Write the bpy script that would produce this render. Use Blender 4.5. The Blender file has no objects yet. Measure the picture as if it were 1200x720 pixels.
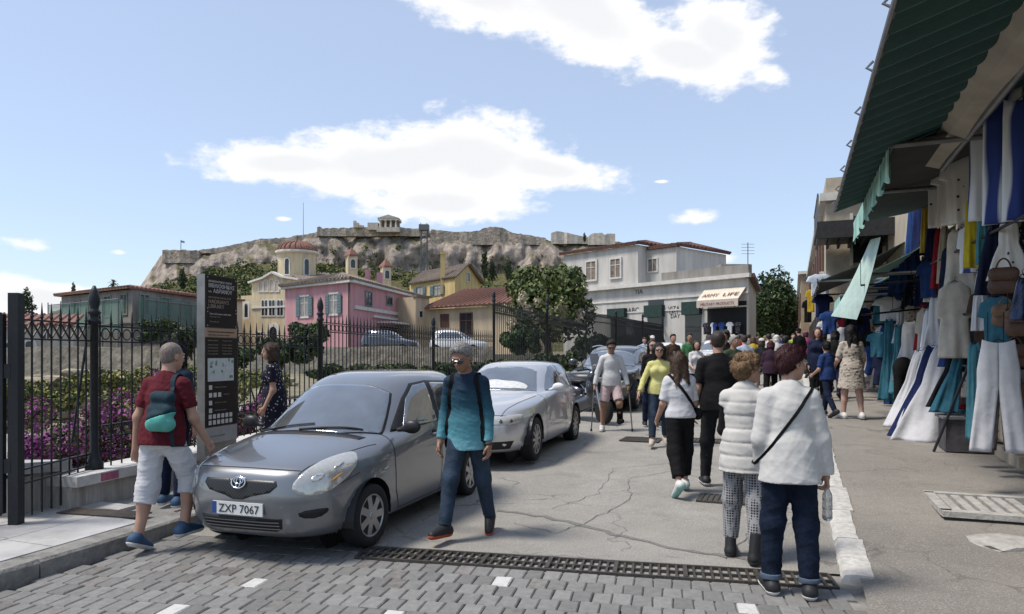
import bpy, bmesh, math, random
import numpy as np
from mathutils import Vector, Matrix, Quaternion
from mathutils.bvhtree import BVHTree
from mathutils.geometry import delaunay_2d_cdt
random.seed(7); rng = np.random.default_rng(7)
scene = bpy.context.scene
COL = scene.collection
R = math.radians
# ---------------------------------------------------------------- camera, sky, sun, exposure
FPX, HCAM, YH = 830.0, 1.57, 415.0            # focal length in photo pixels, eye height, horizon row
cam_d = bpy.data.cameras.new('camera'); cam = bpy.data.objects.new('camera', cam_d); COL.objects.link(cam)
cam.location = (0, 0, HCAM); cam.rotation_euler = (R(90), 0, 0)
cam_d.sensor_width = 36; cam_d.lens = 36*FPX/1200; cam_d.shift_y = (YH-360)/1200
cam_d.clip_start = 0.05; cam_d.clip_end = 6000
scene.camera = cam
SUN_AZ, SUN_EL = -102.0, 61.0                 # degrees: azimuth from +Y towards +X, elevation
scene.view_settings.view_transform = 'Standard'; scene.view_settings.look = 'None'
scene.view_settings.gamma = 1.0; scene.view_settings.use_curve_mapping = False
scene.view_settings.exposure = 0.66
scene.render.engine = 'CYCLES'
scene.cycles.use_denoising = True
scene.cycles.max_bounces = 6; scene.cycles.diffuse_bounces = 3; scene.cycles.glossy_bounces = 3
scene.cycles.transmission_bounces = 6; scene.cycles.transparent_max_bounces = 8
scene.cycles.caustics_reflective = False; scene.cycles.caustics_refractive = False

def sun_vec():
    a, e = R(SUN_AZ), R(SUN_EL)
    return Vector((math.sin(a)*math.cos(e), math.cos(a)*math.cos(e), math.sin(e)))
sd = bpy.data.lights.new('sun', 'SUN'); sun = bpy.data.objects.new('sun', sd); COL.objects.link(sun)
sd.energy = 2.7; sd.angle = R(14); sd.color = (1.0, .93, .83)
sun.rotation_euler = sun_vec().to_track_quat('Z', 'Y').to_euler()

def build_world():
    w = bpy.data.worlds.new('World'); scene.world = w; w.use_nodes = True
    nt = w.node_tree; N = nt.nodes; L = nt.links; N.clear()
    out = N.new('ShaderNodeOutputWorld'); bg = N.new('ShaderNodeBackground')
    sky = N.new('ShaderNodeTexSky'); sky.sky_type = 'NISHITA'; sky.sun_disc = False
    sky.sun_elevation = R(SUN_EL); sky.sun_rotation = R(SUN_AZ)
    sky.air_density = 1.0; sky.dust_density = 0.5; sky.ozone_density = 2.6
    tc = N.new('ShaderNodeTexCoord'); sep = N.new('ShaderNodeSeparateXYZ'); L.new(tc.outputs['Generated'], sep.inputs[0])
    def m(op, a, b=None, c=None, clamp=False):
        n = N.new('ShaderNodeMath'); n.operation = op; n.use_clamp = clamp
        for i, v in enumerate((a, b, c)):
            if v is None: continue
            if isinstance(v, (int, float)): n.inputs[i].default_value = v
            else: L.new(v, n.inputs[i])
        return n.outputs[0]
    x, y, z = sep.outputs[0], sep.outputs[1], sep.outputs[2]
    az = m('ARCTAN2', x, y)
    el = m('ARCTAN2', z, m('SQRT', m('ADD', m('MULTIPLY', x, x), m('MULTIPLY', y, y))))
    def noise(scale, detail, rough, vec, dist=0.0):
        n = N.new('ShaderNodeTexNoise'); n.inputs['Scale'].default_value = scale; n.inputs['Detail'].default_value = detail
        n.inputs['Roughness'].default_value = rough; n.inputs['Distortion'].default_value = dist; L.new(vec, n.inputs['Vector']); return n.outputs['Fac']
    def pix(px, py):       # photo pixel -> azimuth, elevation of that piece of sky
        u, v = (px-600)/FPX, (YH-py)/FPX
        return math.atan(u), math.atan(v/math.sqrt(1+u*u))
    comb = N.new('ShaderNodeCombineXYZ'); L.new(az, comb.inputs[0]); L.new(m('MULTIPLY', el, 1.9), comb.inputs[1])
    n1 = noise(7.5, 5, .62, comb.outputs[0], .25); n2 = noise(26, 3, .65, comb.outputs[0]); n3 = noise(2.6, 2, .5, comb.outputs[0])
    rough = m('ADD', m('MULTIPLY', m('SUBTRACT', n1, .5), 1.35), m('MULTIPLY', m('SUBTRACT', n2, .5), .85))
    # the clouds standing in this sky: (centre px, centre py, half-width px, half-height px, tilt)
    blobs = [(335,192,125,27,-3), (470,188,170,45,-6), (555,185,120,56,4), (520,238,112,26,0), (640,198,95,24,8), (718,204,22,7,3),
             (560,-18,150,50,14), (680,10,160,52,22), (800,62,105,38,16), (840,40,80,40,20), (900,86,48,22,14),
             (812,257,62,17,2), (52,352,125,26,4), (22,284,62,18,10), (140,296,24,7,0), (830,305,61,11,-4), (335,257,24,6,0), (775,213,16,4,0),
             (-300,120,200,60,5), (1420,60,240,55,-8), (1700,220,300,40,0)]
    D = None
    for (px, py, rx, ry, tl) in blobs:
        a0, e0 = pix(px, py); ra, re = rx/FPX*math.cos(a0)**2, ry/FPX*math.cos(a0)
        c, s = math.cos(R(-tl)), math.sin(R(-tl))
        da, de = m('SUBTRACT', az, a0), m('SUBTRACT', el, e0)
        p = m('DIVIDE', m('ADD', m('MULTIPLY', da, c), m('MULTIPLY', de, s)), ra)
        q = m('DIVIDE', m('SUBTRACT', m('MULTIPLY', de, c), m('MULTIPLY', da, s)), re)
        d = m('SUBTRACT', (1.0 if rx > 75 else .5), m('SQRT', m('ADD', m('MULTIPLY', p, p), m('MULTIPLY', q, q))))
        D = d if D is None else m('SMOOTH_MAX', D, d, .22)
    dens = m('ADD', D, rough)
    cs = N.new('ShaderNodeMapRange'); cs.interpolation_type = 'SMOOTHSTEP'; L.new(dens, cs.inputs['Value'])
    cs.inputs['From Min'].default_value = -.06; cs.inputs['From Max'].default_value = .42
    # the same kind of fair-weather cloud all round, by its own noise, away from the big ones
    g = m('MULTIPLY', m('SUBTRACT', m('ADD', n3, m('MULTIPLY', m('SUBTRACT', n1, .5), .5)), .70), 4.0, clamp=True)
    mask = m('MAXIMUM', cs.outputs[0], m('MULTIPLY', g, .55))
    # cloud body: bright rim, slightly grey thick base
    core = N.new('ShaderNodeMapRange'); core.interpolation_type = 'SMOOTHSTEP'; L.new(m('ADD', D, m('MULTIPLY', m('SUBTRACT', n1, .5), .9)), core.inputs['Value'])
    core.inputs['From Min'].default_value = .28; core.inputs['From Max'].default_value = .8
    ccol = N.new('ShaderNodeMixRGB'); ccol.inputs[1].default_value = (.70, .70, .71, 1); ccol.inputs[2].default_value = (.58, .585, .60, 1)
    L.new(core.outputs[0], ccol.inputs[0])
    sc = N.new('ShaderNodeMixRGB'); sc.blend_type = 'MULTIPLY'; sc.inputs[0].default_value = 1; sc.inputs[2].default_value = (SKYK*1.0, SKYK*1.0, SKYK*1.0, 1)
    L.new(sky.outputs[0], sc.inputs[1])
    veil = N.new('ShaderNodeMixRGB'); veil.inputs[0].default_value = .52; veil.inputs[2].default_value = (.41, .46, .56, 1); L.new(sc.outputs[0], veil.inputs[1])   # thin high haze
    mix = N.new('ShaderNodeMixRGB'); L.new(mask, mix.inputs[0]); L.new(veil.outputs[0], mix.inputs[1]); L.new(ccol.outputs[0], mix.inputs[2])
    L.new(mix.outputs[0], bg.inputs['Color']); bg.inputs['Strength'].default_value = 1.0
    L.new(bg.outputs[0], out.inputs[0])
SKYK = 0.13
build_world()

# ---------------------------------------------------------------- helpers
def P(px, py, Y):
    return Vector(((px-600)/FPX*Y, Y, HCAM-(py-YH)/FPX*Y))
KX, KY = 2.32, 5.01                            # right kerb reference point
SD = np.array([.369, .929]); SN = np.array([.929, -.369])
def st(s, l, z=0.0):                            # street frame: s along the street, l to the right of the right-hand kerb
    return Vector((KX+SD[0]*s+SN[0]*l, KY+SD[1]*s+SN[1]*l, z))
def to_st(x, y):
    return (x-KX)*SD[0]+(y-KY)*SD[1], (x-KX)*SN[0]+(y-KY)*SN[1]
def zr_s(s):
    s = np.asarray(s, dtype=float)
    a = np.clip((s-0.5)/3.0, 0, 1)
    r = .027*np.where(s < 3.5, 1.5*a*a, s-2.0)
    return np.minimum(r, 1.9+0.0*s)
def zr(x, y):
    return float(zr_s(to_st(x, y)[0]))
def kerb_h(s):
    s = np.asarray(s, dtype=float)
    return .035+.125*np.clip((s+0.3)/4.0, 0, 1)
def zp(x, y):                                  # right-hand pavement
    s, l = to_st(x, y)
    return float(zr_s(s)+kerb_h(s))
STREET_A = math.atan2(-SD[0], SD[1])            # rotation about z that turns +Y into the street direction

class MB:
    def __init__(s): s.v = []; s.f = []; s.m = []
    def add(s, verts, faces, mi=0):
        o = len(s.v); s.v += [tuple(v) for v in verts]; s.f += [tuple(i+o for i in f) for f in faces]; s.m += [mi]*len(faces); return s
    def box(s, c, d, rz=0.0, mi=0, rot=None):
        hx, hy, hz = d[0]/2, d[1]/2, d[2]/2
        M_ = rot if rot is not None else Matrix.Rotation(rz, 3, 'Z')
        vs = [M_ @ Vector((x*hx, y*hy, z*hz))+Vector(c) for z in (-1, 1) for y in (-1, 1) for x in (-1, 1)]
        return s.add(vs, [(0,2,3,1),(4,5,7,6),(0,1,5,4),(2,6,7,3),(0,4,6,2),(1,3,7,5)], mi)
    def bar(s, a, b, w, h, mi=0, up=(0,0,1)):
        a, b = Vector(a), Vector(b); d = (b-a); L_ = d.length; d.normalize()
        u = Vector(up)
        if abs(d.dot(u)) > .98: u = Vector((0, 1, 0))
        x = d.cross(u).normalized(); z = x.cross(d).normalized()
        rot = Matrix((x, d, z)).transposed()
        return s.box((a+b)/2, (w, L_, h), rot=rot, mi=mi)
    def tube(s, pts, r, n=8, mi=0, cap=True):
        pts = [Vector(p) for p in pts]; rs = r if isinstance(r, (list, tuple)) else [r]*len(pts)
        rings = []; px = None
        for i, p in enumerate(pts):
            d = (pts[min(i+1, len(pts)-1)]-pts[max(i-1, 0)]).normalized()
            if px is None:
                u = Vector((0, 0, 1)) if abs(d.z) < .9 else Vector((1, 0, 0))
                px = d.cross(u).normalized()
            else:
                px = (px-d*px.dot(d)).normalized()
            py = d.cross(px)
            rings.append([p+(px*math.cos(2*math.pi*k/n)+py*math.sin(2*math.pi*k/n))*rs[i] for k in range(n)])
        vs = [v for rg in rings for v in rg]; fs = []
        for i in range(len(pts)-1):
            for k in range(n): fs.append((i*n+k, i*n+(k+1) % n, (i+1)*n+(k+1) % n, (i+1)*n+k))
        if cap: fs += [tuple(range(n))[::-1], tuple((len(pts)-1)*n+k for k in range(n))]
        return s.add(vs, fs, mi)
    def lathe(s, prof, n=12, c=(0,0,0), mi=0, axis='z'):
        vs = []
        for (r, z) in prof:
            for k in range(n):
                a = 2*math.pi*k/n
                if axis == 'z': p = (c[0]+r*math.cos(a), c[1]+r*math.sin(a), c[2]+z)
                elif axis == 'x': p = (c[0]+z, c[1]+r*math.cos(a), c[2]+r*math.sin(a))
                else: p = (c[0]+r*math.cos(a), c[1]+z, c[2]-r*math.sin(a))
                vs.append(p)
        fs = [(i*n+k, i*n+(k+1) % n, (i+1)*n+(k+1) % n, (i+1)*n+k) for i in range(len(prof)-1) for k in range(n)]
        fs += [tuple(range(n))[::-1], tuple((len(prof)-1)*n+k for k in range(n))]
        return s.add(vs, fs, mi)
    def prism(s, poly, depth_vec, mi=0):
        n = len(poly); a = [Vector(p) for p in poly]; b = [p+Vector(depth_vec) for p in a]
        fs = [tuple(range(n)), tuple(range(2*n-1, n-1, -1))]+[(k, k+n, (k+1) % n+n, (k+1) % n) for k in range(n)]
        return s.add(a+b, fs, mi)
    def torus(s, c, R_, r, n=14, k=5, nrm=(0,1,0), mi=0):
        nz = Vector(nrm).normalized(); u = nz.orthogonal().normalized(); w = nz.cross(u)
        vs = []
        for i in range(n):
            a = 2*math.pi*i/n; d = u*math.cos(a)+w*math.sin(a)
            for j in range(k):
                b = 2*math.pi*j/k
                vs.append(Vector(c)+d*(R_+r*math.cos(b))+nz*r*math.sin(b))
        fs = [(i*k+j, ((i+1) % n)*k+j, ((i+1) % n)*k+(j+1) % k, i*k+(j+1) % k) for i in range(n) for j in range(k)]
        return s.add(vs, fs, mi)
    def mesh(s, name, mats, smooth=False, fixn=True):
        me = bpy.data.meshes.new(name); me.from_pydata(s.v, [], s.f)
        for mt in (mats if isinstance(mats, (list, tuple)) else [mats]): me.materials.append(mt)
        if any(s.m): me.polygons.foreach_set('material_index', s.m)
        if fixn:
            bm = bmesh.new(); bm.from_mesh(me); bmesh.ops.recalc_face_normals(bm, faces=bm.faces); bm.to_mesh(me); bm.free()
        if smooth: me.polygons.foreach_set('use_smooth', [True]*len(me.polygons))
        me.update(); return me
    def build(s, name, mats, parent=None, smooth=False, **kw):
        return link(name, s.mesh(name, mats, smooth), parent, **kw)

def link(name, data, parent=None, loc=None, rz=None, label=None, cat=None, group=None, kind=None):
    o = bpy.data.objects.new(name, data); COL.objects.link(o)
    if parent is not None: o.parent = parent
    if loc is not None: o.location = loc
    if rz is not None: o.rotation_euler = (0, 0, rz)
    return tag(o, label, cat, group, kind)
def tag(o, label=None, cat=None, group=None, kind=None):
    if label: o['label'] = label
    if cat: o['category'] = cat
    if group: o['group'] = group
    if kind: o['kind'] = kind
    return o
def thing(name, label, cat, loc=(0,0,0), rz=0.0, group=None):
    return link(name, None, None, loc, rz, label, cat, group)
def np_mesh(name, V, F, mats, smooth=True, mi=None):
    V = np.asarray(V, dtype=np.float32); F = np.asarray(F, dtype=np.int32); k = F.shape[1]
    me = bpy.data.meshes.new(name)
    me.vertices.add(len(V)); me.vertices.foreach_set('co', V.ravel())
    me.loops.add(F.size); me.loops.foreach_set('vertex_index', F.ravel())
    me.polygons.add(len(F)); me.polygons.foreach_set('loop_start', np.arange(0, F.size, k, dtype=np.int32))
    me.polygons.foreach_set('loop_total', np.full(len(F), k, dtype=np.int32))
    for mt in (mats if isinstance(mats, (list, tuple)) else [mats]): me.materials.append(mt)
    if mi is not None: me.polygons.foreach_set('material_index', np.asarray(mi, dtype=np.int32))
    me.polygons.foreach_set('use_smooth', np.full(len(F), smooth))
    me.update(calc_edges=True); me.validate(); return me

# ---- procedural materials
MATS = {}
def nodes_of(name):
    m_ = bpy.data.materials.new(name); m_.use_nodes = True
    nt = m_.node_tree; b = nt.nodes['Principled BSDF']; return m_, nt, b
def mat(name, rgb, rough=.6, var=.12, scale=6.0, bump=0.0, bscale=60.0, metal=0.0, spec=.4, coat=0.0, rnd=0.0, tint=None, obj_coords=False, bdist=.02, trans=0.0, alpha=1.0):
    if name in MATS: return MATS[name]
    m_, nt, b = nodes_of(name); N, L = nt.nodes, nt.links
    b.inputs['Roughness'].default_value = rough; b.inputs['Metallic'].default_value = metal
    b.inputs['Specular IOR Level'].default_value = spec; b.inputs['Coat Weight'].default_value = coat; b.inputs['Coat Roughness'].default_value = .04
    if trans: b.inputs['Transmission Weight'].default_value = trans
    if alpha < 1: b.inputs['Alpha'].default_value = alpha
    if obj_coords:
        t = N.new('ShaderNodeTexCoord'); vec = t.outputs['Object']
    else:
        t = N.new('ShaderNodeNewGeometry'); vec = t.outputs['Position']
    if name.endswith('render'):            # rain streaks run down rendered walls
        mp = N.new('ShaderNodeMapping'); mp.inputs['Scale'].default_value = (1.6, 1.6, .22); L.new(vec, mp.inputs[0]); vec = mp.outputs[0]; var = max(var, .16)
    c2 = tint if tint else tuple(max(0, c*(1-2.2*var)) for c in rgb)
    n = N.new('ShaderNodeTexNoise'); n.inputs['Scale'].default_value = scale; n.inputs['Detail'].default_value = 6; n.inputs['Roughness'].default_value = .65
    L.new(vec, n.inputs['Vector'])
    mr = N.new('ShaderNodeMapRange'); mr.inputs['From Min'].default_value = .38; mr.inputs['From Max'].default_value = .72; L.new(n.outputs['Fac'], mr.inputs['Value'])
    mx = N.new('ShaderNodeMixRGB'); mx.inputs[1].default_value = (*rgb, 1); mx.inputs[2].default_value = (*c2, 1); L.new(mr.outputs[0], mx.inputs[0])
    col = mx.outputs[0]
    if rnd:
        oi = N.new('ShaderNodeObjectInfo'); k = N.new('ShaderNodeMapRange'); k.inputs['To Min'].default_value = 1-rnd; k.inputs['To Max'].default_value = 1+rnd; L.new(oi.outputs['Random'], k.inputs['Value'])
        mu = N.new('ShaderNodeMixRGB'); mu.blend_type = 'MULTIPLY'; mu.inputs[0].default_value = 1; L.new(col, mu.inputs[1]); L.new(k.outputs[0], mu.inputs[2]); col = mu.outputs[0]
    L.new(col, b.inputs['Base Color'])
    if bump:
        n2 = N.new('ShaderNodeTexNoise'); n2.inputs['Scale'].default_value = bscale; n2.inputs['Detail'].default_value = 5; L.new(vec, n2.inputs['Vector'])
        bp = N.new('ShaderNodeBump'); bp.inputs['Strength'].default_value = bump; bp.inputs['Distance'].default_value = bdist; L.new(n2.outputs['Fac'], bp.inputs['Height']); L.new(bp.outputs[0], b.inputs['Normal'])
    MATS[name] = m_; return m_
def cloth(name, rgb, var=.08, rough=.85, bump=.28, bscale=20):
    return mat('cloth_'+name, rgb, rough=rough, var=var*1.3, scale=7, bump=bump, bscale=bscale, spec=.15, bdist=.012)
def emis(name, rgb, k):
    m_, nt, b = nodes_of(name); b.inputs['Emission Color'].default_value = (*rgb, 1); b.inputs['Emission Strength'].default_value = k; b.inputs['Base Color'].default_value = (*rgb, 1); return m_
BLACKIRON = mat('black_iron', (.010,.013,.017), rough=.5, var=.25, scale=30, bump=.15, bscale=180)
STEEL = mat('brushed_steel', (.30,.29,.28), rough=.38, var=.12, scale=8, metal=.85)
DARKRUBBER = mat('dark_rubber', (.012,.012,.013), rough=.75, var=.2, scale=40, bump=.1, bscale=120)
BLACKPLASTIC = mat('black_plastic', (.013,.013,.015), rough=.45, var=.1)
WHITEPAINT = mat('white_paint', (.74,.73,.70), rough=.7, var=.15, scale=9, bump=.3, bscale=50, tint=(.42,.41,.38))

def text_obj(body, size, mt, parent, loc, rot, name='lettering', align='LEFT', extrude=.001, space=1.0, width=None):
    cu = bpy.data.curves.new(name, 'FONT'); cu.body = body; cu.size = size; cu.extrude = extrude; cu.align_x = align; cu.space_character = space
    cu.resolution_u = 2
    o = bpy.data.objects.new(name, cu)
    COL.objects.link(o)
    dg = bpy.context.evaluated_depsgraph_get(); me = bpy.data.meshes.new_from_object(o.evaluated_get(dg))
    bpy.data.objects.remove(o); bpy.data.curves.remove(cu)
    me.materials.clear(); me.materials.append(mt)
    if width:
        xs = [v.co.x for v in me.vertices]
        if xs:
            k = width/max(1e-6, max(xs)-min(xs))
            for v in me.vertices: v.co.x *= k
    o = link(name, me, parent, loc); o.rotation_euler = rot if not isinstance(rot, Matrix) else rot.to_euler()
    return o
# ---------------------------------------------------------------- ground, road, pavements
def asphalt_mat(name, base, dark, crack=.5, patch=(.5,.5,.5)):
    m_, nt, b = nodes_of(name); N, L = nt.nodes, nt.links
    g = N.new('ShaderNodeNewGeometry'); vec = g.outputs['Position']
    def noise(s, d=6, r=.6, dist=0):
        n = N.new('ShaderNodeTexNoise'); n.inputs['Scale'].default_value = s; n.inputs['Detail'].default_value = d; n.inputs['Roughness'].default_value = r; n.inputs['Distortion'].default_value = dist; L.new(vec, n.inputs['Vector']); return n.outputs['Fac']
    def ramp(v, a, b_, lo=0, hi=1):
        r = N.new('ShaderNodeMapRange'); r.inputs['From Min'].default_value = a; r.inputs['From Max'].default_value = b_; r.inputs['To Min'].default_value = lo; r.inputs['To Max'].default_value = hi; L.new(v, r.inputs['Value']); return r.outputs[0]
    def mixc(f, a, c, mode='MIX'):
        x = N.new('ShaderNodeMixRGB'); x.blend_type = mode
        if isinstance(f, float): x.inputs[0].default_value = f
        else: L.new(f, x.inputs[0])
        for i, v in ((1, a), (2, c)):
            if isinstance(v, tuple): x.inputs[i].default_value = (*v, 1)
            else: L.new(v, x.inputs[i])
        return x.outputs[0]
    big = noise(.55, 5, .6, .6); mid = noise(3.2, 7, .7); fine = noise(70, 4, .8)
    col = mixc(ramp(big, .35, .65), base, dark)
    col = mixc(ramp(mid, .45, .75), col, tuple(c*.72 for c in base))
    lt = tuple(min(1, c*1.7) for c in base)
    col = mixc(ramp(fine, .52, .68), col, lt); 
    stn = noise(1.3, 5, .7, 1.0); col = mixc(ramp(stn, .56, .74, 0, .75), col, tuple(c*.55 for c in base))
    sp = noise(160, 2, .6); col = mixc(ramp(sp, .57, .66), col, tuple(c*.4 for c in base))
    # cracks: voronoi cell borders, warped
    wn = N.new('ShaderNodeTexNoise'); wn.inputs['Scale'].default_value = 1.7; wn.inputs['Detail'].default_value = 6; L.new(vec, wn.inputs['Vector'])
    va = N.new('ShaderNodeVectorMath'); va.operation = 'MULTIPLY_ADD'; va.inputs[1].default_value = (.9,.9,.0); L.new(wn.outputs['Color'], va.inputs[0]); L.new(vec, va.inputs[2])
    vo = N.new('ShaderNodeTexVoronoi'); vo.feature = 'DISTANCE_TO_EDGE'; vo.inputs['Scale'].default_value = .62; L.new(va.outputs[0], vo.inputs['Vector'])
    ck = ramp(vo.outputs['Distance'], .002, .011, 1, 0)
    gate = ramp(noise(.9, 3), .46, .60)
    mk = N.new('ShaderNodeMath'); mk.operation = 'MULTIPLY'; L.new(ck, mk.inputs[0]); L.new(gate, mk.inputs[1])
    mk2 = N.new('ShaderNodeMath'); mk2.operation = 'MULTIPLY'; L.new(mk.outputs[0], mk2.inputs[0]); mk2.inputs[1].default_value = crack
    col = mixc(mk2.outputs[0], col, tuple(c*.38 for c in base))
    L.new(col, b.inputs['Base Color']); b.inputs['Roughness'].default_value = .88; b.inputs['Specular IOR Level'].default_value = .3
    h = N.new('ShaderNodeMath'); h.operation = 'MULTIPLY_ADD'; L.new(mk2.outputs[0], h.inputs[0]); h.inputs[1].default_value = -1.2; L.new(fine, h.inputs[2])
    h2 = N.new('ShaderNodeMath'); h2.operation = 'MULTIPLY_ADD'; L.new(mid, h2.inputs[0]); h2.inputs[1].default_value = 1.2; L.new(h.outputs[0], h2.inputs[2])
    bp = N.new('ShaderNodeBump'); bp.inputs['Strength'].default_value = .55; bp.inputs['Distance'].default_value = .012; L.new(h2.outputs[0], bp.inputs['Height']); L.new(bp.outputs[0], b.inputs['Normal'])
    return m_
ASPHALT = asphalt_mat('worn_asphalt', (.312,.297,.27), (.23,.219,.20), .9)
ASPHALT_P = asphalt_mat('pavement_asphalt', (.265,.244,.216), (.20,.186,.167), .6)
PATCH = asphalt_mat('patch_asphalt', (.19,.183,.172), (.165,.16,.152), .3)
EARTH = mat('dry_earth', (.22,.185,.13), rough=.95, var=.2, scale=.8, bump=.6, bscale=8, tint=(.10,.115,.055))
CONCRETE = mat('concrete', (.30,.285,.26), rough=.9, var=.18, scale=5, bump=.4, bscale=40, rnd=.08)
MARBLE = mat('worn_marble', (.46,.45,.435), rough=.5, var=.14, scale=3.5, bump=.12, bscale=30, rnd=.07, tint=(.30,.295,.28))
JOINT = mat('paving_joint', (.085,.08,.073), rough=.95, var=.2, scale=30)

def sheet(name, s_vals, lfun, zfun, mt, kind='structure', parent=None, **kw):
    V, F = [], []
    nl = None
    for s in s_vals:
        ls = lfun(s); nl = len(ls)
        for l in ls:
            p = st(s, l); V.append((p.x, p.y, float(zfun(s, l))))
    for i in range(len(s_vals)-1):
        for j in range(nl-1): F.append((i*nl+j, i*nl+j+1, (i+1)*nl+j+1, (i+1)*nl+j))
    me = np_mesh(name, V, F, mt, smooth=True)
    if me.polygons[0].normal.z < 0: me.flip_normals()
    return link(name, me, parent, kind=kind if parent is None else None, **kw)
def lk(s): return -5.2-.36*min(1, max(0, (s+2.5)/4.0))          # left kerb line

# the one big sheet of ground, out to the horizon
xs = np.concatenate([[-3000,-1200,-500,-250,-140], np.arange(-90, 91, 6), [140,250,500,1200,3000]])
ys = np.concatenate([[-3000,-1000,-300,-60,-20], np.arange(-6, 40, 2), np.arange(40, 130, 6), [160,250,450,900,1800,4000]])
GX, GY = np.meshgrid(xs, ys); gs, gl = to_st(GX, GY)
GZ = zr_s(gs)-.06
V = np.stack([GX, GY, GZ], -1).reshape(-1, 3); nx = len(xs)
F = [(j*nx+i, j*nx+i+1, (j+1)*nx+i+1, (j+1)*nx+i) for j in range(len(ys)-1) for i in range(nx-1)]
link('ground', np_mesh('ground', V, F, EARTH), kind='structure')
# drain line (metal grate across the street): frame of reference
DA, DB = Vector((-1.18, 5.62, 0)), Vector((2.22, 4.90, 0)); DD = (DB-DA).normalized(); DNv = Vector((-DD.y, DD.x, 0)); DLEN = (DB-DA).length
def s_drain(l):
    p0 = DA+DNv*.17; pl = to_st(p0.x, p0.y); pq = DB+DNv*.17; ql = to_st(pq.x, pq.y)
    return pl[0]+(ql[0]-pl[0])*(l-pl[1])/(ql[1]-pl[1])
svals = list(np.linspace(0, 12, 40))+list(np.linspace(13, 110, 40))
def road_z(s, l): return zr_s(s)+.0
V, F = [], []
lvals = np.linspace(0, 1, 16)
for u in svals:
    for k in lvals:
        l0 = lk(u)-.02; l = l0+(0.02-l0)*k
        s = s_drain(l)+u*(1 if u > 2 else 1)
        p = st(s, l); V.append((p.x, p.y, float(zr_s(s))))
F = [(i*16+j, i*16+j+1, (i+1)*16+j+1, (i+1)*16+j) for i in range(len(svals)-1) for j in range(15)]
me = np_mesh('road', V, F, ASPHALT)
if me.polygons[0].normal.z < 0: me.flip_normals()
road = link('road', me, kind='structure')
# tar-filled crack and darker repair patches in the road
def ribbon(name, pts, w, mt, z, parent):
    mb = MB(); vs = []
    for i, p in enumerate(pts):
        p = Vector(p); d = (Vector(pts[min(i+1, len(pts)-1)])-Vector(pts[max(i-1, 0)])).normalized(); n = Vector((-d.y, d.x))
        for sgn in (-1, 1):
            q = p+n*w*sgn*(.6+.8*random.random()); vs.append((q.x, q.y, zr(q.x, q.y)+z))
    mb.add(vs, [(2*i, 2*i+1, 2*i+3, 2*i+2) for i in range(len(pts)-1)]); me = mb.mesh(name, mt)
    if me.polygons[0].normal.z < 0: me.flip_normals()
    return link(name, me, parent)
def gp(px, py, z=0.0):
    Y = (HCAM-z)*FPX/(py-YH); return ((px-600)/FPX*Y, Y)
def wander(pts, n=6, a=.035):
    out = []
    for i in range(len(pts)-1):
        for k in range(n):
            t = k/n; out.append((pts[i][0]*(1-t)+pts[i+1][0]*t+random.uniform(-a, a), pts[i][1]*(1-t)+pts[i+1][1]*t+random.uniform(-a, a)))
    return out+[pts[-1]]
ribbon('tar_seam', wander([gp(585,598), gp(640,606), gp(720,626), gp(800,645), gp(880,657)]), .03, PATCH, .004, road)
CRACKM = mat('crack_dirt', (.15,.143,.134), rough=.95, var=.25, scale=20)
for pl in ([(600,600),(650,612),(690,600),(740,575),(735,555)], [(735,555),(790,548),(830,556)], [(650,585),(700,570),(720,545),(790,540)], [(560,640),(640,636),(700,640),(760,650)], [(850,640),(880,610),(940,600)]):
    ribbon('road_crack', wander([gp(a, b_, .1) for a, b_ in pl], 8, .03), .0035, CRACKM, .006, road)

# block paving in front of the drain: each block its own piece
pav = sheet('paved_street', [-9, -4, -2.4, -1.6, -.8, 0, .6, 1.2, 2.0], lambda s: np.linspace(lk(s)-.02, .75, 8), lambda s, l: -.028+max(0, float(zr_s(s))-.05), JOINT)
BLOCK = mat('paving_block', (.205,.202,.194), rough=.85, var=.2, scale=18, bump=.25, bscale=90, rnd=.2, tint=(.15,.145,.138))
BLOCK_RED = mat('paving_block_red', (.205,.192,.18), rough=.85, var=.2, scale=18, bump=.35, bscale=90, rnd=.2)
BLOCK_WHITE = mat('paving_block_white', (.55,.54,.52), rough=.8, var=.1, scale=18, bump=.3, bscale=90)
def block_mesh(w, d, mt, seed):
    rr = random.Random(seed); mb = MB(); b = .008; h = .03
    j = lambda: rr.uniform(-.004, .004)
    c = [(-w/2+j(), -d/2+j()), (w/2+j(), -d/2+j()), (w/2+j(), d/2+j()), (-w/2+j(), d/2+j())]
    vs = [(x, y, -h) for x, y in c]+[(x, y, -b) for x, y in c]+[(x*(1-2*b/w), y*(1-2*b/d), 0) for x, y in c]
    fs = [(8,9,10,11)]+[(k, (k+1) % 4, (k+1) % 4+4, k+4) for k in range(4)]+[(k+4, (k+1) % 4+4, (k+1) % 4+8, k+8) for k in range(4)]
    return mb.add(vs, fs).mesh('paving_block', mt)
bw, bd, jt = .128, .19, .006
bmesh_var = [block_mesh(bw-jt, bd-jt, BLOCK, i) for i in range(5)]+[block_mesh(bw-jt, bd-jt, BLOCK_RED, 10)]
bm_white = block_mesh(bw-jt, bd-jt, BLOCK_WHITE, 20)
whites = [gp(585,685), gp(300,682), gp(222,711), gp(868,713), gp(455,719)]
cands = []
a_row = math.atan2(DD.y, DD.x)
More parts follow.
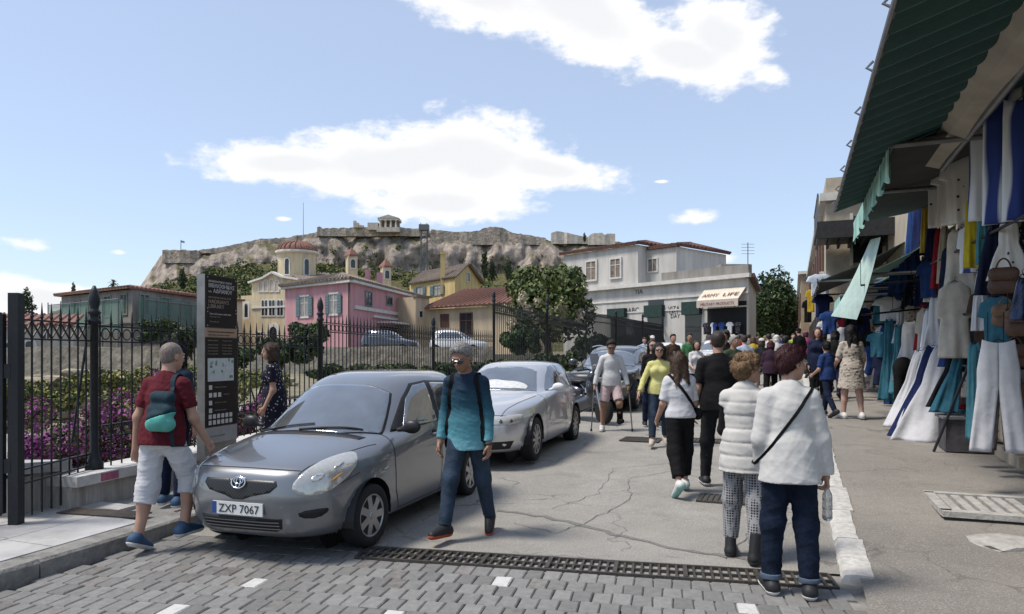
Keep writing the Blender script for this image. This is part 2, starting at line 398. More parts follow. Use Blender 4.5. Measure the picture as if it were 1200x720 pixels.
for ci in range(-26, 30):
    for ri in range(0, 14):
        c = DA-DNv*(.19+bd/2+ri*bd)+DD*(ci*bw+ .15)+DNv*(.5*bd if False else 0)
        c = c+DD*((ri % 2)*bw*.5)
        s, l = to_st(c.x, c.y)
        if l < lk(s)+.06 or l > .08 or c.y < 3.9: continue
        if c.y+0 > 7.6: continue
        px = 600+FPX*c.x/c.y; py = YH+FPX*HCAM/c.y
        if px < -60 or px > 1060: continue
        vis = 1 if (py < 745) else 0
        cands.append((-(vis*1000)-1/c.y, c))
for ci in range(-26, -1):                       # paving carries on left of the drain, beside the kerb and under the parked car
    for ri in range(-8, 0):
        c = DA-DNv*(.19+bd/2+ri*bd)+DD*(ci*bw+.15)+DD*((ri % 2)*bw*.5)
        s, l = to_st(c.x, c.y)
        if l < lk(s)+.06 or c.y > 6.5: continue
        if (c-DA).dot(DD) > -.10: continue
        px = 600+FPX*c.x/c.y
        if px < -40: continue
        cands.append((-900-1/c.y, c))
cands.sort(key=lambda t: t[0])
wset = set()
for wq in whites:
    k = min(range(len(cands)), key=lambda i: (cands[i][1].x-wq[0])**2+(cands[i][1].y-wq[1])**2); wset.add(k)
extra = MB()
for i, (_, c) in enumerate(cands):
    me = bm_white if i in wset else (bmesh_var[5] if random.random() < .1 else random.choice(bmesh_var[:5]))
    zz = zr(c.x, c.y)+random.uniform(-.003, .003)
    if i < 296:
        o = link('paving_block', me, pav, (c.x, c.y, zz)); o.rotation_euler = (random.uniform(-.012,.012), random.uniform(-.012,.012), a_row+random.choice((0, math.pi)))
    else:
        extra.box((c.x, c.y, zz-.016), (bw-jt, bd-jt, .03), a_row)
if extra.v: extra.build('outer_paving_blocks', BLOCK, pav, kind='stuff')

# the drain grate: a long steel frame with cross bars and one long rib
GRATE = mat('cast_iron_grate', (.05,.046,.042), rough=.6, var=.3, scale=25, bump=.3, bscale=90, metal=.3, spec=.4, tint=(.10,.085,.07))
drain = thing('drain_grate', 'long narrow cast iron drain grate laid across the street beside the paving blocks', 'drain', loc=(0,0,0))
mb = MB(); hw = .15
for sg in (-1, 1): mb.bar(DA+DNv*hw*sg+Vector((0,0,-.012)), DB+DNv*hw*sg+Vector((0,0,-.012)), .022, .04)
for e in (DA, DB): mb.bar(e-DNv*hw+Vector((0,0,-.012)), e+DNv*hw+Vector((0,0,-.012)), .02, .038)
mb.bar(DA+Vector((0,0,-.010)), DB+Vector((0,0,-.010)), .016, .03); mb.build('frame', GRATE, drain)
pit = MB(); pit.box(((DA+DB)/2)+Vector((0,0,-.045)), (DLEN, 2*hw, .03), a_row); pit.build('channel', JOINT, drain)
barm = MB().box((0,0,0), (.017, 2*hw-.022, .03)).mesh('cross_bar', GRATE)
nb = int(DLEN/.062)
for i in range(1, nb):
    p = DA+DD*(i*DLEN/nb); o = link('cross_bar', barm, drain, (p.x, p.y, -.0115)); o.rotation_euler = (0, 0, a_row)
for i in range(1, 7):
    p = DA+DD*(i*DLEN/7); mb = MB(); mb.box((p.x, p.y, -.006), (.03, 2*hw-.022, .036), a_row); mb.build('joint_bar', GRATE, drain)
# concrete strip between grate and blocks / road
sheet('drain_bed', [-1.2, -.8, -.4, 0, .4, .8, 1.2, 1.6, 2.0], lambda s: np.linspace(lk(s), .3, 10), lambda s, l: float(zr_s(s))-.018, CONCRETE)
# small square drain covers further up the street
def small_grate(px, py, w, d, label, z):
    x, y = gp(px, py, z); z0 = zr(x, y)
    t = thing('drain_cover', label, 'drain', (x, y, z0+.004), STREET_A)
    mb = MB(); 
    for sx in (-1, 1): mb.box((sx*w/2, 0, .006), (.03, d, .016))
    for sy in (-1, 1): mb.box((0, sy*d/2, .006), (w+.03, .03, .0155))
    mb.build('frame', GRATE, t); MB().box((0,0,.001), (w, d, .006)).build('pit', JOINT, t)
    bm_ = MB().box((0,0,0), (.02, d-.03, .012)).mesh('bar', GRATE)
    n = int(w/.055)
    for i in range(n): link('bar', bm_, t, (-w/2+(i+.5)*w/n, 0, .008))
small_grate(752, 515, .62, .55, 'square iron drain cover in the road by the woman in yellow', .13)
small_grate(836, 517, .75, .5, 'wide iron drain cover in the road beside the man in black', .13)
small_grate(848, 581, .5, .4, 'dark iron drain cover by the feet of the man in black', .06)

# right-hand pavement and its white-painted kerb
sv = list(np.linspace(-3, 14, 60))+list(np.linspace(15, 110, 40))
def pav_z(s, l):
    base = float(zr_s(s)); k = float(kerb_h(s))*(1 if s > -.25 else max(0, 1-(-.25-s)/1.2))
    return base+k+.008*math.sin(s*2.1+l*3)*min(1, max(0, s)) - .004
sheet('pavement', sv, lambda s: np.concatenate([[.18 if s > -.1 else .12], np.linspace(.30, 3.4, 12)]), pav_z, ASPHALT_P)
KERBW = mat('painted_kerb', (.54,.525,.50), rough=.8, var=.12, scale=14, bump=.05, bscale=90, rnd=.06, tint=(.30,.285,.26))
kerb = link('kerb', None, kind='structure')
s0 = -.12; i = 0
while s0 < 60:
    ln = .95 if s0 < 20 else 3.0
    s1 = s0+ln-.015; rr = random.Random(i); wj = .19+rr.uniform(-.015, .02)
    za, zb = float(zr_s(s0)+kerb_h(s0)), float(zr_s(s1)+kerb_h(s1)); ga, gb = float(zr_s(s0)), float(zr_s(s1))
    mb = MB(); vs = []
    n_ = 6
    prof = lambda g, z: [(0.0+.005*rr.random(), g-.05), (.0, z-.03), (.025, z+.004), (wj*.5, z+.012), (wj, z+.008), (wj, g-.05)]
    for k in range(n_+1):
        t = k/n_; s = s0+(s1-s0)*t; jit = rr.uniform(-.005, .005) if i < 12 else 0
        for (l, z) in prof(ga+(gb-ga)*t, za+(zb-za)*t):
            p = st(s, l+(jit if l < .1 or l > .16 else 0)); vs.append((p.x, p.y, z+rr.uniform(-.0012, .0012)))
    fs = [(k*6+j, k*6+j+1, (k+1)*6+j+1, (k+1)*6+j) for k in range(n_) for j in range(5)]+[(0,1,2,3,4,5)[::-1], tuple(n_*6+j for j in range(6))]
    mb.add(vs, fs); mb.build('kerb_stone', KERBW, kerb, smooth=False)
    s0 += ln; i += 1

# left-hand pavement: concrete kerb stones, marble slabs by the gate, grey concrete further on
LP_H = .125
def flx(Y): return -4.17+.235*(Y-7.0) if Y < 16.8 else -1.867+.397*(Y-16.8)         # fence line
def lpz(s, l): return float(zr_s(s))+LP_H
def lp_ls(s):
    return np.linspace(lk(s)-.19, -13.5, 9)
sheet('footpath', list(np.linspace(-6, 14, 30))+list(np.linspace(15, 70, 20)), lp_ls, lambda s, l: lpz(s, l)-.03, CONCRETE)
kl = link('kerb_left', None, kind='structure')
KSTONE = mat('concrete_kerb', (.27,.26,.24), rough=.9, var=.25, scale=7, bump=.6, bscale=30, rnd=.1, tint=(.13,.125,.115))
s0 = -6.0; i = 0
while s0 < 50:
    ln = (.62, .9, .75, 1.0)[i % 4] if s0 < 10 else 2.5
    s1 = s0+ln-.01; a, b_ = st(s0, lk(s0)-.1), st(s1, lk(s1)-.1); za, zb = float(zr_s(s0)), float(zr_s(s1))
    mb = MB(); d = (b_-a).normalized(); n = Vector((-d.y, d.x, 0)); vs = []
    hh = LP_H+random.uniform(-.012, .006)
    for p, z in ((a, za), (b_, zb)):
        for (q, h) in ((-.1, -.06), (-.1, hh-.02), (-.08, hh), (.1, hh+.002), (.1, -.06)):
            v = p+n*q; vs.append((v.x, v.y, z+h+random.uniform(-.004,.004)))
    mb.add(vs, [(j, j+1, j+6, j+5) for j in range(4)]+[(4,3,2,1,0),(5,6,7,8,9)]); mb.build('kerb_stone', KSTONE, kl)
    s0 += ln; i += 1
marble = link('marble_paving', None, kind='structure')
rowl = [-.20, -.75, -1.3, -1.85, -2.4, -2.95]
for r_ in range(len(rowl)-1):
    s0 = -6-.3*r_
    while s0 < -1.1+.75*r_*.55:
        ln = random.uniform(.85, 1.35); s1 = min(s0+ln, -1.0+.8*r_*.55)
        if s1-s0 > .15:
            vs = []
            for (s, l) in ((s0+.005, lk(s0)+rowl[r_]-.005), (s1-.005, lk(s1)+rowl[r_]-.005), (s1-.005, lk(s1)+rowl[r_+1]+.005), (s0+.005, lk(s0)+rowl[r_+1]+.005)):
                p = st(s, l); vs.append((p.x, p.y, float(zr_s(s))+LP_H+.004))
            mb = MB(); mb.prism(vs, (0, 0, -.04)); mb.build('marble_slab', MARBLE, marble)
        s0 += ln
plate = MB(); pa = P(75, 601, 6.45); pb = P(165, 607, 6.25)
plate.box(((pa.x+pb.x)/2, (pa.y+pb.y)/2+.04, LP_H+.012), ((pb-pa).length, .22, .012), math.atan2(pb.y-pa.y, pb.x-pa.x))
plate.build('metal_plate', mat('rusty_plate', (.075,.06,.05), rough=.75, var=.3, scale=14, bump=.3, bscale=60), label='rusty brown metal plate on the footpath before the plinth', cat='metal plate')
# ---------------------------------------------------------------- the hill with its cliff, citadel and slopes
from mathutils import noise as mnoise
def fbm(x, y, z, o=5, H=.9): return mnoise.fractal(Vector((x, y, z)), H, 2.1, o)
def interp(tab, x):
    return float(np.interp(x, [t[0] for t in tab], [t[1] for t in tab]))
SKY_T = [(40,372),(110,352),(165,335),(186,303),(192,298),(240,295),(300,283),(340,280),(370,274),(410,271),(445,270),(500,270),(535,274),(565,271),(580,267),(597,273),(625,281),(650,282),(690,281),(720,283),(760,290),(820,315),(900,345),(980,362),(1100,380)]
BASE_T = [(40,380),(110,368),(165,352),(200,330),(250,320),(300,310),(380,312),(430,316),(500,322),(560,324),(620,318),(660,314),(720,318),(780,330),(900,360),(1100,385)]
YT, YB, YF = 345.0, 334.0, 150.0
rockm, nt, b = nodes_of('limestone_cliff'); N, L = nt.nodes, nt.links
g = N.new('ShaderNodeNewGeometry'); 
def _n(s, d=8, r=.65, sc=(1,1,1)):
    mp = N.new('ShaderNodeMapping'); mp.inputs['Scale'].default_value = sc; L.new(g.outputs['Position'], mp.inputs['Vector'])
    n = N.new('ShaderNodeTexNoise'); n.inputs['Scale'].default_value = s; n.inputs['Detail'].default_value = d; n.inputs['Roughness'].default_value = r; L.new(mp.outputs[0], n.inputs['Vector']); return n.outputs['Fac']
cr = N.new('ShaderNodeValToRGB'); e = cr.color_ramp.elements
e[0].position = .30; e[0].color = (.10,.092,.085,1); e[1].position = .74; e[1].color = (.68,.57,.47,1)
for p_, c_ in ((.43, (.30,.255,.22,1)), (.56, (.48,.41,.355,1)), (.64, (.55,.43,.33,1))):
    q = e.new(p_); q.color = c_
L.new(_n(.22, 9, .7, (1,1,.55)), cr.inputs[0])
veg = N.new('ShaderNodeMapRange'); veg.inputs['From Min'].default_value = .54; veg.inputs['From Max'].default_value = .62; L.new(_n(.11, 6, .6), veg.inputs['Value'])
sepz = N.new('ShaderNodeSeparateXYZ'); L.new(g.outputs['Normal'], sepz.inputs[0])
vz = N.new('ShaderNodeMapRange'); vz.inputs['From Min'].default_value = .62; vz.inputs['From Max'].default_value = .85; L.new(sepz.outputs[2], vz.inputs['Value'])
vm = N.new('ShaderNodeMath'); vm.operation = 'MAXIMUM'; L.new(vz.outputs[0], vm.inputs[0]); 
vm0 = N.new('ShaderNodeMath'); vm0.operation = 'MULTIPLY'; vm0.inputs[1].default_value = .45; L.new(veg.outputs[0], vm0.inputs[0]); L.new(vm0.outputs[0], vm.inputs[1])
gc = N.new('ShaderNodeValToRGB'); e = gc.color_ramp.elements; e[0].position = .35; e[0].color = (.05,.06,.022,1); e[1].position = .7; e[1].color = (.21,.185,.09,1)
L.new(_n(.5, 6), gc.inputs[0])
mx = N.new('ShaderNodeMixRGB'); L.new(vm.outputs[0], mx.inputs[0]); L.new(cr.outputs[0], mx.inputs[1]); L.new(gc.outputs[0], mx.inputs[2]); L.new(mx.outputs[0], b.inputs['Base Color'])
b.inputs['Roughness'].default_value = .95; b.inputs['Specular IOR Level'].default_value = .1
bp = N.new('ShaderNodeBump'); bp.inputs['Strength'].default_value = .9; bp.inputs['Distance'].default_value = 2.2; L.new(_n(.45, 9, .72, (1,1,.5)), bp.inputs['Height']); L.new(bp.outputs[0], b.inputs['Normal'])
cols = np.arange(20, 1130, 3.0)
rows = [('f', t) for t in np.linspace(0, 1, 26)]+[('c', t) for t in np.linspace(.04, 1, 30)]+[('p', t) for t in np.linspace(.1, 1, 5)]
V = np.zeros((len(rows), len(cols), 3))
def hill_pt(px, kind, t):
    yt, yb = interp(SKY_T, px), interp(BASE_T, px)
    zt = HCAM+(YH-yt)/FPX*YT; zb = HCAM+(YH-yb)/FPX*YB; u = (px-600)/FPX
    nz = fbm(px*.03, 3.1, t*2)
    if kind == 'f':
        Y = YF+(YB-YF)*t; z = 1.0+(zb-1.0)*(t**1.25); Y += 0
        z += 2.0*t*(1-t)*fbm(u*60, Y*.05, .3)*2
    elif kind == 'c':
        Y = YB+(YT-YB)*(t**1.5); z = zb+(zt-zb)*t
        hgt = max(2, zt-zb)
        rid = fbm(u*38, z*.035, 1.7, 6)*6+abs(fbm(u*90, z*.09, 5.2, 4))*3.0
        ledge = 2.5*math.sin(z*.33+4*fbm(u*20, 0, 9))
        Y += (rid+ledge)*min(1, hgt/15)*(1-.6*t)
        z += .8*fbm(u*120, Y*.2, 2)*(t > .9)
    else:
        Y = YT+220*t; z = zt-6*t
    return (u*Y, Y, z)
for i, (k, t) in enumerate(rows):
    for j, px in enumerate(cols): V[i, j] = hill_pt(px, k, t)
nc = len(cols)
F = [(i*nc+j, i*nc+j+1, (i+1)*nc+j+1, (i+1)*nc+j) for i in range(len(rows)-1) for j in range(nc-1)]
me = np_mesh('hill', V.reshape(-1, 3), F, rockm)
link('hill', me, kind='structure')

WALLST = mat('citadel_stone', (.48,.40,.32), rough=.95, var=.25, scale=.5, bump=.8, bscale=1.1, bdist=.6, tint=(.17,.145,.12))
TEMPLE = mat('temple_marble', (.62,.55,.46), rough=.9, var=.2, scale=.8, bump=.3, bscale=3)
def citadel(name, px0, px1, top, bot, Y, label, step=3.0, jag=1.2):
    root = thing(name, label, 'wall', loc=((px0-600)/FPX*Y, Y, HCAM+(YH-bot)/FPX*Y))
    o = root.location; mb = MB(); n = int((px1-px0)/step)
    vs = []
    for k in range(n+1):
        px = px0+(px1-px0)*k/n; yt_ = (interp(top, px) if isinstance(top, list) else top)+random.uniform(-jag, jag)*.5; yb_ = interp(bot, px) if isinstance(bot, list) else bot
        x = (px-600)/FPX*Y
        for (dy, yy) in ((0, yb_), (0, yt_), (4, yt_), (4, yb_)):
            vs.append((x-o.x, dy+1.2*fbm(px*.05, 0, 0), HCAM+(YH-yy)/FPX*Y-o.z))
    fs = []
    for k in range(n):
        for j in range(3): fs.append((k*4+j, k*4+j+1, (k+1)*4+j+1, (k+1)*4+j))
    fs += [(0,1,2,3)[::-1], tuple(n*4+j for j in range(4))]
    mb.add(vs, fs).build('wall', WALLST, root); return root
def citadel2(name, px0, px1, top, depth, Y, label, **kw):
    tp = [(a, b_) for a, b_ in top]; bt = max(b_ for _, b_ in top)+depth
    return citadel(name, px0, px1, tp, bt, Y, label, **kw)
citadel2('citadel_wall', 190, 232, [(190,293.5),(205,293),(232,293.5)], 15, YT-6, 'straight stone bastion wall at the far end of the hilltop under a flagpole')
citadel2('citadel_wall', 232, 372, [(232,293),(260,290),(300,281),(340,278),(372,272)], 4, YT-3, 'long uneven stone rampart climbing the hilltop from the bastion')
citadel2('citadel_wall', 372, 500, [(372,266),(376,265),(378,268),(410,267),(430,266),(470,267),(500,268)], 9, YT-5, 'tall stone rampart along the clifftop below the temple')
citadel2('citadel_wall', 505, 640, [(505,269),(535,272),(560,271),(568,267),(582,265.5),(592,268),(600,273),(640,279)], 8, YT-4, 'weathered stone rampart along the clifftop past the scaffold lift')
citadel2('citadel_wall', 646, 692, [(646,273),(652,271),(660,272),(668,274),(676,276),(692,278)], 8, YT-5, 'pale ruined gateway wall on the hilltop above the white building', jag=.6).children[0].data.materials[0] = TEMPLE
citadel2('citadel_wall', 690, 721, [(690,277),(694,273.5),(706,273),(708,276),(712,274),(721,274)], 10, YT-7, 'pale square gateway tower at the end of the hilltop wall', jag=.5).children[0].data.materials[0] = TEMPLE
# temple on the clifftop
tx0 = P(443, 268, YT-8); k_ = (YT-8)/FPX
tm = thing('temple', 'small ancient temple with four columns and pediment on the clifftop', 'temple', loc=tx0)
w_ = 24*k_; h_ = 8.5*k_
MB().box((w_/2, 4, -.6), (w_+1, 10, 2.2)).build('base', TEMPLE, tm)
colm = MB().lathe([(.62,0),(.55,.3),(.5,h_*.5),(.45,h_*.9),(.65,h_*.95),(.65,h_)], 10).mesh('column', TEMPLE, True)
for i in range(4): link('column', colm, tm, (w_*.12+i*w_*.76/3, 0, .5))
MB().box((w_/2, 4, .5+h_+.5), (w_+.2, 9, 1.0)).build('entablature', TEMPLE, tm)
MB().prism([(-.3, -.6, h_+1.52), (w_+.3, -.6, h_+1.52), (w_/2, -.6, h_+3.1)], (0, 9, 0)).build('pediment', TEMPLE, tm)
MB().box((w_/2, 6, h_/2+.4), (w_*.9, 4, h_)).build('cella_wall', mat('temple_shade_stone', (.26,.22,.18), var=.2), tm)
MB().box((-2.6, 3, 1.2), (5, 5, 3.4)).build('side_porch', TEMPLE, tm)
rn = thing('ruined_wall', 'jagged fragment of temple wall standing left of the small temple', 'ruin', loc=P(416, 267, YT-6))
mb = MB()
for (a, h) in ((0, 3.2), (1.3, 2.2), (2.4, 1.2), (3.6, 1.0)): mb.box((a, 0, h/2), (1.3, 1.6, h))
mb.build('wall', TEMPLE, rn)
# scaffold lift
sl = thing('scaffold_lift', 'grey scaffold lift tower standing on the cliff edge right of the temple', 'scaffold', loc=P(497, 275, YT-14))
mb = MB(); GREYM = mat('grey_metal', (.16,.165,.17), rough=.6, var=.15, metal=.3)
for sx in (-1.4, 1.4):
    for sy in (-1.2, 1.2): mb.box((sx, sy, -10), (.35, .35, 30))
for z in np.arange(-24, 4, 2.2):
    mb.box((0, -1.2, z), (2.8, .25, .25)); mb.bar((-1.4, -1.2, z), (1.4, -1.2, z+2.2), .18, .18)
mb.build('mast', GREYM, sl); MB().box((0, 0, 3.2), (4.6, 3.4, 2.6)).build('cabin', GREYM, sl)
fl = thing('flagpole', 'tall flagpole with a small flag on the hilltop bastion', 'flagpole', loc=P(212, 294, YT))
MB().tube([(0,0,0), (0,0,5.2)], .16, 6).build('pole', GREYM, fl)
mb = MB(); mb.add([(.1,0,5.0),(1.6,.3,4.7),(1.7,.3,3.7),(.1,0,4.0),(.1,.08,5.0),(1.6,.38,4.7),(1.7,.38,3.7),(.1,.08,4.0)], [(0,1,2,3),(7,6,5,4),(0,4,5,1),(1,5,6,2),(2,6,7,3)]); mb.build('flag', mat('flag_cloth', (.25,.34,.55), var=.1), fl)
mt_ = thing('mast', 'thin tall mast rising from the hilltop behind the church dome', 'mast', loc=P(355.5, 276, YT))
MB().tube([(0,0,0), (0,0,16)], [.14, .08], 6).build('pole', GREYM, mt_)

# ---------------------------------------------------------------- foliage
def leaf_mat(name, rgb, var=.3):
    m_ = mat(name, rgb, rough=.65, var=var, scale=3.0, spec=.25, tint=tuple(c*.55 for c in rgb))
    return m_
LEAF_D = leaf_mat('leaf_dark', (.030,.050,.020)); LEAF_M = leaf_mat('leaf_mid', (.065,.10,.032)); LEAF_L = leaf_mat('leaf_light', (.14,.17,.055)); LEAF_Y = leaf_mat('leaf_yellow', (.25,.23,.07))
BLOSSOM = leaf_mat('blossom_cream', (.52,.46,.34)); MAGENTA = leaf_mat('bract_magenta', (.38,.09,.31)); MAGENTA_D = leaf_mat('bract_dark', (.20,.045,.17))
BARK = mat('bark', (.10,.075,.055), rough=.95, var=.25, scale=12, bump=.6, bscale=30)
def leaves(blobs, n, size, nm, weights=None, seed=0, aspect=1.5, clump=0):
    """blobs: (cx,cy,cz,rx,ry,rz); returns vertices, quads and a material index for n leaf-sized faces"""
    r = np.random.default_rng(seed); B = np.array(blobs, float)
    vol = (B[:,3]*B[:,4]*B[:,5])**(2/3); pick = r.choice(len(B), n, p=vol/vol.sum()); b_ = B[pick]
    d = r.normal(size=(n, 3)); d /= np.linalg.norm(d, axis=1)[:, None]
    rad = r.uniform(.35, 1.0, n)**.45
    c = b_[:, :3]+d*rad[:, None]*b_[:, 3:6]
    if clump:
        cc = c[r.integers(0, n, clump)]; k = r.integers(0, clump, n); c = cc[k]+r.normal(size=(n, 3))*(b_[:, 3:6]*.13)
    nrm = d+r.normal(size=(n, 3))*.7; nrm /= np.linalg.norm(nrm, axis=1)[:, None]
    t = np.cross(nrm, r.normal(size=(n, 3))); t /= np.linalg.norm(t, axis=1)[:, None]; w = np.cross(nrm, t)
    sz = size*r.uniform(.6, 1.4, n)[:, None]
    V = np.stack([c-t*sz*aspect, c+w*sz*.8, c+t*sz*aspect, c-w*sz*.8], 1).reshape(-1, 3)
    F = np.arange(4*n).reshape(-1, 4)
    mi = r.choice(nm, n, p=weights)
    return V, F, mi
def plant_parts(root, blobs, n, size, mats, weights=None, seed=0, name='crown', **kw):
    V, F, mi = leaves(blobs, n, size, len(mats), weights, seed, **kw)
    return link(name, np_mesh(name, V, F, mats, smooth=False, mi=mi), root)
def trunk(root, pts, rs, limbs=()):
    mb = MB(); mb.tube(pts, rs, 8)
    for (a, b_, r0) in limbs: mb.tube([a, (Vector(a)+Vector(b_))/2+Vector((random.uniform(-.1,.1),)*3), b_], [r0, r0*.7, r0*.35], 6)
    return mb.build('trunk', BARK, root, smooth=True)
def lumpy(c, r, n, seed, sq=(1,1,1)):
    q = random.Random(seed); out = []
    for _ in range(n):
        v = Vector((q.gauss(0,1), q.gauss(0,1), q.gauss(0,1))).normalized()*r*q.uniform(.35, .85)
        k = r*q.uniform(.25, .5); out.append((c[0]+v.x*sq[0], c[1]+v.y*sq[1], c[2]+v.z*sq[2], k*sq[0], k*sq[1], k*sq[2]))
    return out
# the wooded slope under the cliff reads as one mass
def hill_z(px, t): return hill_pt(px, 'f', t)
bl = []; q = random.Random(3)
dens = [(160,290,.50,.97,120),(290,480,.45,.95,110),(480,660,.45,.97,110),(660,900,.3,.9,40),(60,170,.2,.8,40)]
for (a, c, t0, t1, n) in dens:
    for _ in range(n):
        px = q.uniform(a, c); p = hill_pt(px, 'f', q.uniform(t0, t1)); r_ = q.uniform(1.2, 3.6); bl.append((p[0], p[1], p[2]+r_*.5, r_*q.uniform(.8,1.5), r_, r_*q.uniform(.6,1.3)))
for _ in range(60):
    px = q.uniform(330, 640); p = hill_pt(px, 'c', q.uniform(.05, .55)); r_ = q.uniform(.6, 1.6); bl.append((p[0], p[1], p[2], r_, r_, r_))
V, F, mi = leaves(bl, 42000, .38, 4, [.24,.30,.24,.22], 5)
link('hillside_wood', np_mesh('hillside_wood', V, F, [LEAF_D, LEAF_M, LEAF_L, LEAF_Y], False, mi), kind='stuff', label='scrub and small trees covering the slope below the cliff', cat='wood')
def cypress(px, ytop, ybot, Y, label, w=.22, seed=0, group=None):
    b0 = P(px, ybot, Y); h = (ybot-ytop)/FPX*Y; t = thing('cypress_tree', label, 'tree', loc=b0, group=group)
    bl_ = [(random.uniform(-.04,.04)*h, random.uniform(-.04,.04)*h, h*z, max(.02, w*h*.5*math.sin(math.pi*min(1, .12+z*.86))**.8), w*h*.5*math.sin(math.pi*min(1,.12+z*.86))**.8+.02, h*.09) for z in np.linspace(.08, .96, 11)]
    plant_parts(t, bl_, 1500, h*.020, [LEAF_D, LEAF_M], [.8,.2], seed); trunk(t, [(0,0,-1),(0,0,h*.5)], [h*.02, h*.008])
cypress(568, 293, 326, 250, 'tall slim cypress on the slope above the yellow house', .24, 1)
cypress(577, 305, 328, 252, 'shorter cypress leaning on the tall slim one', .4, 2)
cypress(596, 304, 330, 250, 'broad cypress standing apart on the slope under the cliff', .42, 3)
cypress(685, 273, 284, 330, 'tiny cypress beside the pale gateway tower', .4, 4)
cypress(214, 314, 340, 280, 'dark cypress on the slope beside the tall information sign', .35, 5)
cypress(31, 338, 384, 62, 'dark ragged cypress rising over the low white house', .42, 6)
cypress(19, 346, 384, 63, 'smaller dark cypress beside the ragged one', .36, 7)
cypress(86, 331, 346, 90, 'small dark cypress behind the netted stone house', .3, 8)
# palm far left
pl = thing('palm_tree', 'small palm tree rising behind the netted stone house roof', 'tree', loc=P(133, 350, 88))
trunk(pl, [(0,0,-3),(0,0,1.9)], [.16,.13]); mb = MB()
for i in range(22):
    a = random.uniform(0, 6.28); e_ = random.uniform(-.5, 1.2); L_ = random.uniform(.75, 1.05)
    d = Vector((math.cos(a)*math.cos(e_), math.sin(a)*math.cos(e_), math.sin(e_))); s_ = Vector((-math.sin(a), math.cos(a), 0))*.09
    p0 = Vector((0,0,1.9)); p1 = p0+d*L_*.6; p2 = p0+d*L_+Vector((0,0,-.35))
    mb.add([p0-s_*.4, p0+s_*.4, p1+s_, p1-s_, p2], [(0,1,2,3),(3,2,4)])
mb.build('crown', [LEAF_M], pl)
# tree with cream blossom behind the tall fence
c0 = P(640, 352, 33); ot = thing('flowering_tree', 'round leafy tree with cream blossom behind the tall iron fence', 'tree', loc=(c0.x, c0.y, zr(c0.x, c0.y)-.1))
hz = c0.z-ot.location.z
bl_ = lumpy((0,0,hz-.1), 2.1, 44, 11, (1.05,1,.8))+lumpy((1.5,0,hz-.8), 1.1, 12, 13)
plant_parts(ot, bl_, 10500, .085, [LEAF_D, LEAF_M, LEAF_L], [.12,.33,.55], 14)
plant_parts(ot, [(q.uniform(-2,2.1), -1.3+q.uniform(-.6,.3), hz+q.uniform(-1.3,.5), .2,.2,.28) for _ in range(22)], 1100, .05, [BLOSSOM], None, 15, name='blossom')
trunk(ot, [(0,0,-.2),(.1,0,1.3),(0,.1,2.4)], [.22,.17,.12], [((.1,0,1.3),(-1.2,.2,3.2),.1), ((.1,0,1.5),(1.2,-.2,3.2),.1)])
def bushy(px, py_top, py_bot, wpx, Y, label, mats, wts, n, size, seed, name='shrub', cat='shrub', group=None, flowers=None):
    b0 = P(px, py_bot, Y); h = (py_bot-py_top)/FPX*Y; w = wpx/FPX*Y/2
    t = thing(name, label, cat, loc=b0, group=group)
    qq = random.Random(seed)
    bl2 = [(qq.uniform(-w*.75, w*.75), qq.uniform(-w*.4, w*.4), qq.uniform(.12, .78)*h, w*qq.uniform(.2,.42), w*qq.uniform(.2,.4), h*qq.uniform(.14,.26)) for _ in range(14)]
    plant_parts(t, bl2, n, size, mats, wts, seed, name='foliage')
    if flowers:
        bl3 = [(x, y-.05, z, rx*1.06, ry*1.06, rz*1.06) for x, y, z, rx, ry, rz in bl2]
        plant_parts(t, bl3, flowers, size*.9, [MAGENTA, MAGENTA_D], [.55,.45], seed+50, name='flowers')
    mb = MB()
    for k in range(5): mb.tube([(0,0,-.1), (qq.uniform(-w,w)*.5, qq.uniform(-.2,.2), h*.6)], [.02+.01*w, .008], 5)
    mb.build('stem', BARK, t); return t
# dark tree closing the far end of the street
for (px, yt_, yb_, w_, Y_, lab, sd_) in ((905,322,400,56,72,'dense dark green tree at the far end of the street',31),(920,338,402,40,78,'lower bushy tree behind the dense one at the street end',32),(893,345,402,30,66,'leafy tree against the side of the white shop building',33)):
    c = P(px, (yt_+yb_)/2, Y_); t = thing('street_tree', lab, 'tree', loc=(c.x, c.y, zr(c.x, c.y)-.1)); hz = c.z-t.location.z; rr = w_/FPX*Y_/2; hh = (yb_-yt_)/FPX*Y_/2
    plant_parts(t, lumpy((0,0,hz), rr*1.15, 40, sd_, (1,.8,hh/rr)), 6500, .13, [LEAF_D, LEAF_M, LEAF_L], [.6,.33,.07], sd_); trunk(t, [(0,0,0),(0,0,hz)], [.25,.15], [((0,0,hz*.5),(rr*.5,0,hz+hh*.4),.1)])

